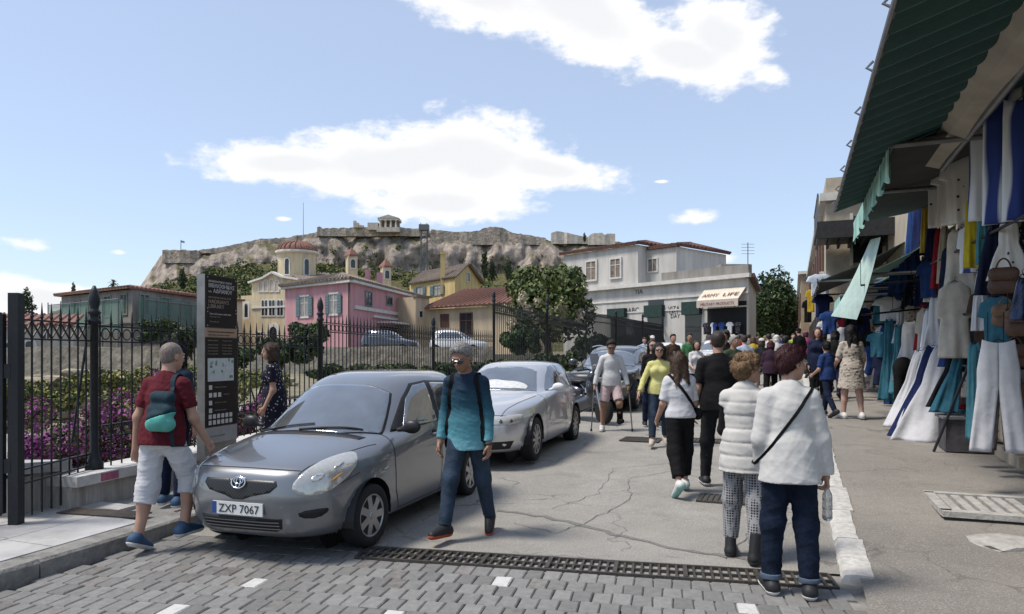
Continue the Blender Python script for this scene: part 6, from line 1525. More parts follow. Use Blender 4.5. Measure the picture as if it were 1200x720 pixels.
for (y_, r_) in ((-.72,.26),(.62,.26)):
    w = MB().lathe([(r_*.6,-.055),(r_*.9,-.06),(r_,-.03),(r_,.03),(r_*.9,.06),(r_*.6,.055)], 28, axis='x').build('wheel', DARKRUBBER, sct, smooth=True); w.location = (0, y_, r_); mb = MB(); mb.lathe([(.02,.03),(r_*.62,.04),(r_*.62,-.04),(.02,-.03)], 20, axis='x'); mb.build('rim', RIMS, w)
mb = MB()
for s_ in (-1,1): mb.tube([(s_*.07,-.55,.75),(s_*.07,-.72,.26)], .025, 8)
mb.build('fork', RIMS, sct); sub('mudguard', [('c',(0,-.80,.52),(0,-.62,.55),.075,.075,.03)], PAINT_D); sub('headlight', [('e',(0,-.565,.88),(.10,.03,.05),.01)], LAMPG)
mb = MB(); mb.tube([(.15,.2,.25),(.2,.8,.35)], [.045,.055], 10); mb.build('exhaust', STEEL, sct)
# ---------------------------------------------------------------- people
SKIN = mat('skin', (.42,.245,.175), rough=.55, var=.08, scale=9, spec=.35, bump=.05, bscale=120); SKIN_T = mat('skin_tan', (.30,.165,.11), rough=.55, var=.08, scale=9, spec=.35); SKIN_P = mat('skin_pale', (.50,.31,.24), rough=.55, var=.08, scale=9, spec=.35)
def hairmat(name, rgb, sc=90):
    m_, nt, b = nodes_of('hair_'+name); N, L = nt.nodes, nt.links; t = N.new('ShaderNodeTexCoord'); mp = N.new('ShaderNodeMapping'); mp.inputs['Scale'].default_value = (1,1,.18); L.new(t.outputs['Object'], mp.inputs[0])
    n = N.new('ShaderNodeTexNoise'); n.inputs['Scale'].default_value = sc; n.inputs['Detail'].default_value = 4; L.new(mp.outputs[0], n.inputs['Vector'])
    mx = N.new('ShaderNodeMixRGB'); mx.inputs[1].default_value = (*[c*.45 for c in rgb], 1); mx.inputs[2].default_value = (*[min(1, c*1.7) for c in rgb], 1); L.new(n.outputs['Fac'], mx.inputs[0]); L.new(mx.outputs[0], b.inputs['Base Color']); b.inputs['Roughness'].default_value = .5; b.inputs['Specular IOR Level'].default_value = .3
    bp = N.new('ShaderNodeBump'); bp.inputs['Strength'].default_value = .7; bp.inputs['Distance'].default_value = .012; L.new(n.outputs['Fac'], bp.inputs['Height']); L.new(bp.outputs[0], b.inputs['Normal']); return m_
HAIR = {k: hairmat(k, v) for k, v in dict(black=(.012,.010,.010), dark=(.028,.020,.016), brown=(.07,.042,.028), grey=(.22,.21,.20), stubble=(.17,.135,.115), lightbrown=(.19,.115,.06), burgundy=(.045,.012,.014), white=(.5,.48,.45)).items()}
SHOE_W = mat('shoe_white', (.62,.61,.59), rough=.6, var=.1); SHOE_B = mat('shoe_black', (.018,.018,.02), rough=.6, var=.2); SHOE_O = mat('shoe_orange', (.42,.07,.025), rough=.6, var=.1); SHOE_NB = mat('shoe_blue', (.04,.09,.17), rough=.7, var=.2); SHOE_MINT = mat('shoe_mint', (.25,.45,.42), rough=.6, var=.1); SHOE_TAN = mat('shoe_beige', (.50,.42,.36), rough=.6, var=.1)
SHADES = mat('sunglass_lens', (.006,.006,.010), rough=.08, var=0, spec=.8, coat=1); EYEW = mat('eye_white', (.6,.58,.55), rough=.25, var=.02); EYED = mat('eye_dark', (.015,.010,.008), rough=.15, var=0); LIP = mat('lips', (.34,.13,.11), rough=.5, var=.05)
def dvec(sw, ab, sx): a, b = R(sw), R(ab); return np.array([sx*math.sin(b), -math.sin(a)*math.cos(b), -math.cos(a)*math.cos(b)])
def wrinkle(H, amp, seed):
    r = random.Random(seed); T = [(Vector((r.gauss(0,1), r.gauss(0,1), r.gauss(0,1.6)))*r.uniform(10, 30), r.uniform(0,6.28), r.uniform(.4,1)) for _ in range(6)]
    def f(X, Y, Z):
        d = 0
        for (k, ph, a) in T: q = np.sin(k.x*X+k.y*Y+k.z*Z+ph+1.2*np.sin(11*Z+7*X+ph)); d = d+a*((1-np.abs(q))**2-.35)
        return -amp*d*.55
    return f
class Person:
    def __init__(s, label, px, py, H, yaw, pose, skin=None, w=1.0, belly=0.0, female=False, vox=.010, Y=None, pave=False, group=None, ground=None):
        zf = ground or (zp if pave else zr)
        if Y is None:
            z = .1
            for _ in range(25):
                Y = (HCAM-z)*FPX/(py-YH); z = zf((px-600)/FPX*Y, Y)
        x = (px-600)/FPX*Y; z = zf(x, Y)
        s.root = thing('person', label, 'person', loc=(x, Y, z), rz=R(yaw), group=group)
        s.H = H; s.vox = vox; s.w = w; s.skin = skin or SKIN; s.fem = female; s.belly = belly; s.seed = int(px*7+H*100)
        p = dict(lean=3, side=0, twist=0, lt=4, lk=4, lf=0, rt=-4, rk=4, rf=0, lo=4, ro=4, toe=8, lift=0, la=(0,8), lfa=(8,4), ra=(0,8), rfa=(8,4), hp=0, hy=0, hr=0, curl=.5)
        p.update(pose); s.p = p; k = H
        sw = (.081 if female else .091)*w*k; hw = .047*k*min(1.15, w)
        J = {}; J['hip'] = np.zeros(3)
        sp = np.array([math.sin(R(p['side'])), -math.sin(R(p['lean'])), math.cos(R(p['lean']))]); sp /= np.linalg.norm(sp); s.sp = sp
        s.lat = np.array([math.cos(R(p['twist'])), math.sin(R(p['twist'])), 0]); s.lat -= sp*(s.lat@sp); s.lat /= np.linalg.norm(s.lat); s.fw = np.cross(sp, s.lat)*-1
        if s.fw[1] > 0: s.fw = -s.fw
        for sd, sx in (('l', 1), ('r', -1)):
            h = np.array([sx*hw, 0, 0]); a, kn = p[sd+'t'], p[sd+'k']
            d1 = dvec(a, p[sd+'o'], sx); d2 = dvec(a-kn, p[sd+'o']*.5, sx)
            J[sd+'hip'] = h; J[sd+'knee'] = h+d1*.245*k; J[sd+'ank'] = J[sd+'knee']+d2*.245*k
            f = R(p[sd+'f']); td = np.array([sx*math.sin(R(p['toe']))*math.cos(f), -math.cos(R(p['toe']))*math.cos(f), -math.sin(f)]); ud = np.array([0, -math.sin(f), math.cos(f)]); J[sd+'td'] = td; J[sd+'ud'] = ud
            J[sd+'heel'] = J[sd+'ank']-ud*.022*k-td*.028*k; J[sd+'toe_'] = J[sd+'ank']-ud*.026*k+td*.105*k
            J[sd+'sole'] = min((J[sd+'heel']-ud*.022*k)[2], (J[sd+'toe_']-ud*.018*k)[2])
        lowest = min(J['lsole'], J['rsole']); s.J = J; up = -lowest+p['lift']
        for kk in list(J):
            if isinstance(J[kk], np.ndarray) and not kk.endswith(('td', 'ud')): J[kk] = J[kk]+np.array([0, 0, up])
        hip = J['hip']; s.hz = up
        J['waist'] = hip+sp*.095*k; J['chest'] = hip+sp*.195*k; J['shl'] = hip+sp*.268*k; J['neck'] = hip+sp*.315*k
        nk = np.array([0, -math.sin(R(p['lean']+p['hp']*.5+6)), math.cos(R(p['lean']+p['hp']*.5+6))]); J['nt'] = J['neck']+nk*.045*k
        hm = Matrix.Rotation(R(p['hy']), 3, 'Z') @ Matrix.Rotation(R(-p['hp']), 3, 'X').transposed() @ Matrix.Rotation(R(p['hr']), 3, 'Y'); s.hm = np.array(hm)
        J['head'] = J['nt']+s.hm @ np.array([0, -.012, .052])*k
        for sd, sx in (('l', 1), ('r', -1)):
            sh = J['shl']+s.lat*sx*sw; J[sd+'sh'] = sh; J[sd+'el'] = sh+dvec(*p[sd+'a'], sx)*.172*k; J[sd+'wr'] = J[sd+'el']+dvec(*p[sd+'fa'], sx)*.148*k
            fd_ = dvec(*p[sd+'fa'], sx); J[sd+'fd'] = fd_
    # -- building blocks
    def torso(s, S, m=1.0, kk=.024):
        J, k, w, b = s.J, s.H, s.w, s.belly; q = kk*k; M_ = np.stack([s.lat, -s.fw, s.sp], 1)
        S.ell(J['hip']+s.sp*.022*k, np.array([.092*w, .066*(1+.5*(w-1)), .075])*k*m, q, M_)
        S.ell(J['waist']+s.fw*b*.25*k, np.array([(.070 if s.fem else .080)*w, .058*(1+.6*(w-1))+b*.5, .085])*k*m, q, M_)
        S.ell(J['chest'], np.array([.086*w, .062*(1+.4*(w-1)), .098])*k*m, q, M_)
        for sd, sx in (('l',1),('r',-1)): S.cone(J['hip']+s.sp*.290*k+s.lat*sx*.02*k, J[sd+'sh']-s.lat*sx*.008*k, .034*k*m, .029*k*m, q)
        S.cone(J['chest']+s.sp*.05*k, J['neck'], .055*k*m, .032*k*m, q)
        if s.fem:
            for sx in (-1, 1): S.ell(J['chest']+s.sp*.01*k+s.fw*.05*k+s.lat*sx*.04*k, np.array([.04,.036,.038])*k*m, q, M_)
    def arm(s, S, sd, fr=1.0, m=1.0, q=.02, r=(.030,.0245,.0175), cut=False):
        J, k = s.J, s.H; q *= k; a, e, w_ = J[sd+'sh'], J[sd+'el'], J[sd+'wr']; f1 = min(1, fr*2)
        S.cone(a, a+(e-a)*f1, r[0]*k*m, (r[0]+(r[1]-r[0])*f1)*k*m, q, None, cut and fr <= .5)
        if fr > .5: f2 = fr*2-1; S.cone(e, e+(w_-e)*f2, r[1]*k*m, (r[1]+(r[2]-r[1])*f2)*k*m, q, None, cut)
    def leg(s, S, sd, fr=1.0, m=1.0, q=.02, r=(.056,.038,.024), cut=False, calf=True):
        J, k = s.J, s.H; q *= k; a, e, w_ = J[sd+'hip'], J[sd+'knee'], J[sd+'ank']; f1 = min(1, fr*2)
        S.cone(a, a+(e-a)*f1, r[0]*k*m, (r[0]+(r[1]-r[0])*f1)*k*m, q, None, cut and fr <= .5)
        if fr > .5:
            f2 = fr*2-1; S.cone(e, e+(w_-e)*f2, r[1]*k*m, (r[1]+(r[2]-r[1])*f2)*k*m, q, None, cut)
            if calf and fr > .8: c = e+(w_-e)*.3+np.array([0, .012*k, 0]); S.ell(c, np.array([.031,.034,.06])*k*m, q)
    def body(s, face=True, hands=True, legs=.78):
        S = SDF(s.vox); J, k = s.J, s.H; s.torso(S, .93)
        for sd in 'lr':
            s.arm(S, sd, 1, .93); s.leg(S, sd, 1, legs)
            S.cone(J[sd+'ank'], J[sd+'heel'], .024*k, .022*k, .012); S.cone(J[sd+'heel'], J[sd+'toe_'], .02*k, .014*k, .012)
        S.cone(J['neck'], J['nt']+s.hm @ np.array([0,0,.02])*k, .034*k*(1 if not s.fem else .88), .031*k*(1 if not s.fem else .88), .02)
        h = J['head']; hm = s.hm; T = lambda v: h+hm @ (np.array(v)*k)
        S.ell(T((0,.008,.014)), np.array([.046,.056,.054])*k, .012, hm); S.ell(T((0,-.012,-.022)), np.array([.039,.042,.046])*k, .015, hm); S.ell(T((0,-.030,-.052)), np.array([.022,.020,.016])*k, .012, hm)
        if face:
            S.cone(T((0,-.050,.008)), T((0,-.063,-.014)), .0065*k, .0085*k, .006); S.ell(T((0,-.050,-.036)), np.array([.016,.008,.0055])*k, .006, hm); S.ell(T((0,-.046,.016)), np.array([.034,.010,.008])*k, .008, hm)
            for sx in (-1, 1):
                S.ell(T((sx*.047,.006,-.006)), np.array([.006,.012,.018])*k, .004, hm); S.ell(T((sx*.018,-.056,.004)), np.array([.011,.009,.006])*k, .003, hm, op='s')
        if hands:
            for sd, sx in (('l',1),('r',-1)): s.hand(S, sd, sx)
        s.bodyobj = sdf_part('body', S, s.skin, s.root)
        if face:
            for sx in (-1, 1):
                mb = MB(); c = T((sx*.018,-.0475,.004)); mb.lathe([(.0005,-.0075*k),(.0052*k,-.005*k),(.0075*k,0),(.0052*k,.005*k),(.0005,.0075*k)], 10); e = link('eye', mb.mesh('eye', EYEW, True), s.bodyobj, c)
                mb = MB(); mb.lathe([(.0005,-.003*k),(.0036*k,0),(.0005,.003*k)], 8); link('iris', mb.mesh('iris', EYED, True), s.bodyobj, T((sx*.018,-.0535,.004)))
        return s
    def hand(s, S, sd, sx):
        J, k = s.J, s.H; w_, f = J[sd+'wr'], J[sd+'fd']; inn = -s.lat*sx; n = inn-f*(inn@f); n /= np.linalg.norm(n); side = np.cross(f, n)
        if side[1] > 0: side = -side                       # thumb side points forwards
        S.cone(w_, w_+f*.016*k, .015*k, .016*k, .008)
        for j, (o, ln) in enumerate(((.017,.040),(.006,.046),(-.006,.043),(-.017,.034))):
            kn = w_+f*.050*k+side*o*k; S.cone(w_+f*.014*k+side*o*.7*k, kn, .0095*k*.8, .0078*k, .006)
            c = s.p['curl']; d1 = f*math.cos(c)+n*math.sin(c); d2 = f*math.cos(2.1*c)+n*math.sin(2.1*c); m_ = kn+d1*ln*.5*k
            S.cone(kn, m_, .0062*k, .0055*k, .0015); S.cone(m_, m_+d2*ln*.5*k, .0055*k, .0046*k, .0015)
        t0 = w_+f*.018*k+side*.018*k; t1 = t0+(f*.6+side*.6+n*.4)*.024*k; t2 = t1+(f*.9+n*.4)*.022*k; S.cone(t0, t1, .0085*k, .007*k, .003); S.cone(t1, t2, .0068*k, .0054*k, .002)
    def top(s, mt, sleeve=.35, hem=-.03, off=.007, name='shirt', wr=.004, loose=1.0, neck=.014, arms='lr', flare=0.0, sr=None, quilt=0):
        S = SDF(s.vox); J, k = s.J, s.H; s.torso(S, 1.0*loose)
        if sleeve:
            for sd in arms: s.arm(S, sd, sleeve, 1.05*loose, .014, r=sr or ((.031,.029,.028) if sleeve < .6 else (.029,.0245,.020)), cut=True)
        if hem < 0.0:                                     # hangs over the hips
            S.cone(J['hip']+s.sp*.05*k, J['hip']+s.sp*(hem)*k, .096*k*s.w*loose, .102*k*s.w*loose*(1+flare), .02*k, (1,.80,1))
        hp, sp, nk = J['hip'], s.sp, J['neck']; fw = s.fw
        cuts = [lambda X, Y, Z: -(((X-hp[0])*sp[0]+(Y-hp[1])*sp[1]+(Z-hp[2])*sp[2])-hem*k), lambda X, Y, Z: ((X-nk[0])*sp[0]+(Y-nk[1])*sp[1]+(Z-nk[2])*sp[2])+.38*((X-nk[0])*fw[0]+(Y-nk[1])*fw[1]+(Z-nk[2])*fw[2])-neck*k]
        nz = wrinkle(k, wr, s.seed)
        if quilt: nz = lambda X, Y, Z, w=nz: w(X, Y, Z)+.009*(1-np.abs(np.sin(math.pi*Z/quilt)))**3
        o = sdf_part(name, S, mt, s.root, cuts, nz, off); s.topobj = o; return o
    def trousers(s, mt, fr=.96, off=.004, m=1.0, wr=.004, rise=.045, name='trousers', r=(.054,.041,.030)):
        S = SDF(s.vox); J, k = s.J, s.H; M_ = np.stack([s.lat, -s.fw, s.sp], 1)
        S.ell(J['hip']+s.sp*.01*k, np.array([.087*s.w, .062*(1+.5*(s.w-1)), .075])*k, .02*k, M_); S.ell(J['waist']-s.sp*.02*k, np.array([.074*s.w,.052*(1+.5*(s.w-1))+s.belly*.3,.05])*k, .03*k, M_)
        for sd in 'lr': s.leg(S, sd, fr, m*(1+.25*(s.w-1)), .025, r=r, cut=True, calf=False)
        hp, sp = J['hip'], s.sp
        return sdf_part(name, S, mt, s.root, [lambda X, Y, Z: ((X-hp[0])*sp[0]+(Y-hp[1])*sp[1]+(Z-hp[2])*sp[2])-rise*k], wrinkle(k, wr, s.seed+1), off)
    def skirt(s, mt, length=.25, flare=.11, name='skirt', wr=.006):
        S = SDF(s.vox); J, k = s.J, s.H; d = np.array([0, 0, -1.])
        S.cone(J['waist'], J['hip']-s.sp*.02*k, .082*k*s.w, .10*k*s.w, .03*k, (1,.75,1)); S.cone(J['hip'], J['hip']+d*length*k, .098*k*s.w, flare*k*s.w, .03*k, (1,.8,1), True)
        return sdf_part(name, S, mt, s.root, [], wrinkle(k, wr, s.seed+2), .012)
    def shoes(s, mt, sole=None, boot=0.0, sides='lr'):
        J, k = s.J, s.H; sole = sole or SHOE_W
        for sd in sides:
            td, ud = J[sd+'td'], J[sd+'ud']; base = J[sd+'heel']-ud*.022*k; vv = min(s.vox, .009)
            def mk():
                S = SDF(vv); S.cone(J[sd+'heel']+ud*.004*k, J[sd+'toe_'], .0275*k, .0205*k, .02, None); S.cone(J[sd+'heel']+ud*.01*k, J[sd+'ank']+ud*(.012+boot)*k, .026*k, .026*k, .02, None, True); S.cone(J[sd+'ank']-ud*.004*k, J[sd+'toe_']-td*.02*k, .026*k, .019*k, .02); return S
            pl_ = lambda h: (lambda X, Y, Z: -(((X-base[0])*ud[0]+(Y-base[1])*ud[1]+(Z-base[2])*ud[2])-h*k)); ph = lambda h: (lambda X, Y, Z: (((X-base[0])*ud[0]+(Y-base[1])*ud[1]+(Z-base[2])*ud[2])-h*k))
            o = sdf_part('shoe', mk(), mt, s.root, [pl_(.014)], None, .002)
            sdf_part('sole', mk(), sole, o or s.root, [pl_(-.002), ph(.017)], None, .005)
    def hair(s, hmat_, style='short', thick=.006, vol=1.0):
        k = s.H; h = s.J['head']; hm = s.hm; T = lambda v: h+hm @ (np.array(v)*k); S = SDF(min(s.vox, .010)); bk = hm @ np.array([0,1,0]); up = hm @ np.array([0,0,1]); rt = hm @ np.array([1,0,0])
        S.ell(T((0,.010,.017)), np.array([.050,.0600,.0575])*k*vol, .012, hm)
        lenb = dict(short=-.02, stubble=-.03, curly=-.035, bob=-.06, long=-.04, pony=-.03)[style]
        if style == 'short': S.ell(T((0,.028,-.012)), np.array([.040,.040,.035])*k, .015, hm); S.ell(T((0,-.018,.052)), np.array([.036,.034,.022])*k, .015, hm)
        if style == 'stubble': S.ell(T((0,.026,-.014)), np.array([.040,.038,.034])*k, .015, hm)
        if style == 'curly':
            r = random.Random(s.seed)
            for _ in range(46):
                v = np.array([r.gauss(0,1), r.gauss(.35,1), r.gauss(.35,1)]); v /= np.linalg.norm(v)
                if v[1] < -.55 and v[2] < .3: continue
                S.ell(T((v[0]*.055, .012+v[1]*.062, .012+v[2]*.060)), np.array([.017,.017,.015])*k*r.uniform(.8,1.35), .006)
            S.ell(T((0,.03,-.02)), np.array([.045,.045,.04])*k, .01, hm)
        if style == 'bob':
            S.ell(T((0,.022,-.03)), np.array([.056,.046,.055])*k, .02, hm)
            for sx in (-1,1): S.cone(T((sx*.048,.0,.02)), T((sx*.046,.004,-.07)), .020*k, .018*k, .015)
        if style in ('long',):
            dn = s.J['chest']-h; dn = np.array([0,.02,-1.]); e0 = T((0,.038,0)); 
            for (dx, ln) in ((-.032,.17),(-.012,.20),(.012,.20),(.032,.17)): S.cone(e0+rt*dx*k, e0+rt*dx*1.15*k+np.array([0,0,-1])*ln*k-s.fw*.035*k, .026*k, .020*k, .02)
            for sx in (-1,1): S.cone(T((sx*.046,.012,.02)), T((sx*.050,.018,-.09)), .018*k, .016*k, .015)
        if style == 'pony': S.ell(T((0,.07,.02)), np.array([.022,.025,.025])*k, .012, hm); S.cone(T((0,.08,.01)), T((0,.085,-.08)), .018*k, .009*k, .01)
        n_ = bk*.80+up*.60; thr = dict(short=.0, stubble=-.004, curly=-.012, bob=-.002, long=-.002, pony=-.002)[style]*k
        cuts = [lambda X, Y, Z: -(((X-h[0])*n_[0]+(Y-h[1])*n_[1]+(Z-h[2])*n_[2])-thr-0*k)]
        if style in ('bob','long'):   # keep the side locks in front of the slanted hairline, but free the face
            f2 = bk; cuts = [lambda X, Y, Z: np.minimum(-(((X-h[0])*n_[0]+(Y-h[1])*n_[1]+(Z-h[2])*n_[2])-thr), -(((X-h[0])*f2[0]+(Y-h[1])*f2[1]+(Z-h[2])*f2[2])+.012*k))]
        r2 = random.Random(s.seed+5); ph = r2.uniform(0, 6)
        nz = (lambda X, Y, Z: .0035*np.sin(95*X+ph+6*np.sin(20*Z))*np.sin(80*Y+2*ph)) if style != 'stubble' else None
        o = sdf_part('hair', S, hmat_, s.root, cuts, nz, .0 if style != 'stubble' else -.0045)
        if o is not None and style != 'stubble' and s.vox < .0125:      # loose strands over the mass of the hair
            me = o.data; n = len(me.vertices); co = np.zeros(n*3); me.vertices.foreach_get('co', co); co = co.reshape(-1, 3); nr = np.array([v.normal for v in me.vertices]); g = np.random.default_rng(s.seed); ix = g.integers(0, n, 2600); p0, nn = co[ix], nr[ix]
            fl = -up*(.9 if style != 'short' else .45)+bk*.5+g.normal(size=(2600, 3))*(.25 if style != 'curly' else 1.0); tg = fl-nn*(fl*nn).sum(1)[:, None]; tg /= np.linalg.norm(tg, axis=1)[:, None]+1e-6; sd2 = np.cross(nn, tg)*.0022
            ln = g.uniform(.018, .04, (2600, 1))*(1.6 if style in ('long', 'bob') else 1); V = np.stack([p0-nn*.002-sd2, p0-nn*.002+sd2, p0+tg*ln*.6+nn*.006+sd2*.7, p0+tg*ln*.6+nn*.006-sd2*.7, p0+tg*ln+nn*.003], 1).reshape(-1, 3); b5 = np.arange(2600)[:, None]*5
            F3 = np.concatenate([b5+[0,1,2], b5+[0,2,3], b5+[3,2,4]]); link('strands', np_mesh('strands', V, F3, hmat_, True), o, kind='stuff')
        return o
    def cap(s, mt, brim=True):
        k = s.H; h = s.J['head']; hm = s.hm; T = lambda v: h+hm @ (np.array(v)*k); S = SDF(min(s.vox,.012)); S.ell(T((0,.008,.028)), np.array([.055,.064,.052])*k, .01, hm)
        if brim: S.ell(T((0,-.065,.030)), np.array([.042,.05,.006])*k, .006, hm)
        up = hm @ np.array([0,0,1]); b0 = T((0,0,.024)); return sdf_part('cap', S, mt, s.root, [lambda X, Y, Z: -((X-b0[0])*up[0]+(Y-b0[1])*up[1]+(Z-b0[2])*up[2])])
    def glasses(s, clear=False):
        k = s.H; h = s.J['head']; hm = s.hm; T = lambda v: h+hm @ (np.array(v)*k); mb = MB()
        for sx in (-1, 1):
            mb.tube([Vector(T((sx*.036,-.050,.008))), Vector(T((sx*.050,-.030,.009))), Vector(T((sx*.052,.006,.006)))], .003, 5)
            if clear: mb.tube([Vector(T((sx*(.020+.014*math.cos(t)), -.059+.004*abs(math.cos(t)), .003+.010*math.sin(t)))) for t in np.linspace(0, 6.28, 14)], .0018, 4, cap=False)
        mb.tube([Vector(T((-.010,-.062,.008))), Vector(T((.010,-.062,.008)))], .0025, 5); g = mb.build('glasses' if clear else 'sunglasses', SHADES, s.root)
        if not clear:
            S = SDF(.005)
            for sx in (-1, 1): S.ell(T((sx*.0205,-.0575,.003)), np.array([.0185,.006,.0135])*k, .003, hm @ np.array(Matrix.Rotation(R(14*sx), 3, 'Z')))
            sdf_part('lens', S, SHADES, g)
    def strap(s, a, b, mt, w=.03, name='strap', parent=None, full=True, label=None, cat=None, t0=0, t1=1, on=None, thick=.004):
        """band lying on the clothes in the plane through body-frame points a (shoulder) and b (hip): (lateral, forward, up) in heights"""
        me = (on or s.topobj).data; bv = BVHTree.FromPolygons([v.co.copy() for v in me.vertices], [tuple(p_.vertices) for p_ in me.polygons])
        k = s.H; hp = s.J['hip']; X = lambda v: Vector(hp+s.lat*v[0]*k+s.fw*v[1]*k+s.sp*v[2]*k); A, B = X(a), X(b); c = (A+B)/2; d = (A-B).normalized(); f = Vector(s.fw); f = (f-d*f.dot(d)).normalized()
        pts = []; n = 60
        for i in range(int(n*t0), int(n*t1)+1):
            th = 2*math.pi*i/n; dr = d*math.cos(th)*1.6+f*math.sin(th); dr.normalize(); hh = bv.ray_cast(c+dr*.8, -dr, .8)
            if hh[0] is not None: pts.append((hh[0], hh[1]))
        if len(pts) < 3: return None
        mb = MB(); vs = []; nrm = d.cross(f).normalized()
        for i, (p_, n_) in enumerate(pts): vs += [p_+nrm*w/2+n_*.001, p_+nrm*w/2+n_*(thick+.003), p_-nrm*w/2+n_*(thick+.003), p_-nrm*w/2+n_*.001]
        m_ = len(pts); cl = full and t0 == 0 and t1 == 1; fs = []
        for i in range(m_ if cl else m_-1):
            j = (i+1) % m_; fs += [(4*i+q, 4*i+(q+1) % 4, 4*j+(q+1) % 4, 4*j+q) for q in range(4)]
        mb.add(vs, fs); return mb.build(name, mt, parent or s.root, smooth=False)
    def at(s, v): k = s.H; return s.J['hip']+s.lat*v[0]*k+s.fw*v[1]*k+s.sp*v[2]*k

def dressed(P_, topm, botm, shoem, hairm, sleeve=.35, hem=-.03, style='short', fr=.96, sole=None, face=True, hands=True, rb=(.054,.041,.030), loose=1.0, wr=.004, **kw):
    P_.body(face, hands); P_.trousers(botm, fr, r=rb); P_.top(topm, sleeve, hem, loose=loose, wr=wr, **kw)
    P_.shoes(shoem, sole)
    if hairm: P_.hair(hairm, style)
    return P_
C = cloth
JEANS = C('jeans', (.035,.055,.085), .2, bump=.4, bscale=60); NAVYJ = C('navy_jeans', (.010,.017,.036), .25, bump=.4, bscale=60); BLACKC = C('black', (.010,.010,.011), .2); DKGREY = C('charcoal', (.022,.023,.026), .2); WHITEC = C('white', (.56,.555,.55), .06); OFFW = C('offwhite', (.52,.505,.48), .06); MAROON = C('maroon', (.105,.014,.022), .12); PINKC = C('pale_pink', (.55,.42,.41), .06); YELC = C('pale_yellow', (.58,.55,.22), .06); NAVY = C('navy', (.012,.018,.045), .2); OLIVE = C('olive', (.05,.075,.045), .15); GREENJ = C('green_jacket', (.06,.17,.07), .15); LBLUE = C('light_blue', (.33,.40,.50), .08); REDC = C('red', (.30,.03,.035), .1); BLUEC = C('royal_blue', (.02,.045,.14), .15); GREYC = C('grey', (.20,.20,.21), .12); BEIGEC = C('beige', (.38,.32,.25), .1); MAGC = C('magenta', (.35,.06,.20), .1); YEL2 = C('mustard', (.45,.30,.03), .1); HIVIS = C('hivis', (.35,.50,.10), .1); BROWNC = C('brown', (.07,.045,.03), .15)
def teal_mat():
    m_, nt, b = nodes_of('cloth_teal_fade'); N, L = nt.nodes, nt.links; t = N.new('ShaderNodeTexCoord'); sp_ = N.new('ShaderNodeSeparateXYZ'); L.new(t.outputs['Object'], sp_.inputs[0])
    r = N.new('ShaderNodeValToRGB'); mr = N.new('ShaderNodeMapRange'); mr.inputs['From Min'].default_value = .74; mr.inputs['From Max'].default_value = 1.34; L.new(sp_.outputs[2], mr.inputs['Value']); L.new(mr.outputs[0], r.inputs[0])
    e = r.color_ramp.elements; e[0].color = (.18,.40,.46,1); e[1].color = (.012,.028,.055,1); e[1].position = .95; q = e.new(.25); q.color = (.085,.26,.31,1); q = e.new(.6); q.color = (.025,.09,.125,1); L.new(r.outputs[0], b.inputs['Base Color']); b.inputs['Roughness'].default_value = .8; b.inputs['Specular IOR Level'].default_value = .2
    n = N.new('ShaderNodeTexNoise'); n.inputs['Scale'].default_value = 24; n.inputs['Detail'].default_value = 4; L.new(t.outputs['Object'], n.inputs['Vector']); bp = N.new('ShaderNodeBump'); bp.inputs['Strength'].default_value = .3; bp.inputs['Distance'].default_value = .03; L.new(n.outputs['Fac'], bp.inputs['Height']); L.new(bp.outputs[0], b.inputs['Normal']); return m_
def spots(name, base, dot, scale, thr, rand=1.0, extra=None):
    m_, nt, b = nodes_of('cloth_'+name); N, L = nt.nodes, nt.links; t = N.new('ShaderNodeTexCoord'); v = N.new('ShaderNodeTexVoronoi'); v.inputs['Scale'].default_value = scale; v.inputs['Randomness'].default_value = rand; L.new(t.outputs['Object'], v.inputs['Vector'])
    mr = N.new('ShaderNodeMapRange'); mr.inputs['From Min'].default_value = thr; mr.inputs['From Max'].default_value = thr*.75; L.new(v.outputs['Distance'], mr.inputs['Value'])
    mx = N.new('ShaderNodeMixRGB'); mx.inputs[1].default_value = (*base, 1); mx.inputs[2].default_value = (*dot, 1); L.new(mr.outputs[0], mx.inputs[0]); L.new(mx.outputs[0], b.inputs['Base Color']); b.inputs['Roughness'].default_value = .85; b.inputs['Specular IOR Level'].default_value = .15
    return m_
DOTS = spots('navy_dots', (.014,.014,.026), (.45,.42,.42), 26, .26); FLORAL = spots('floral', (.42,.37,.31), (.20,.16,.13), 15, .36); CHECKT = spots('check', (.30,.30,.31), (.015,.015,.018), 50, .42, 0.0)

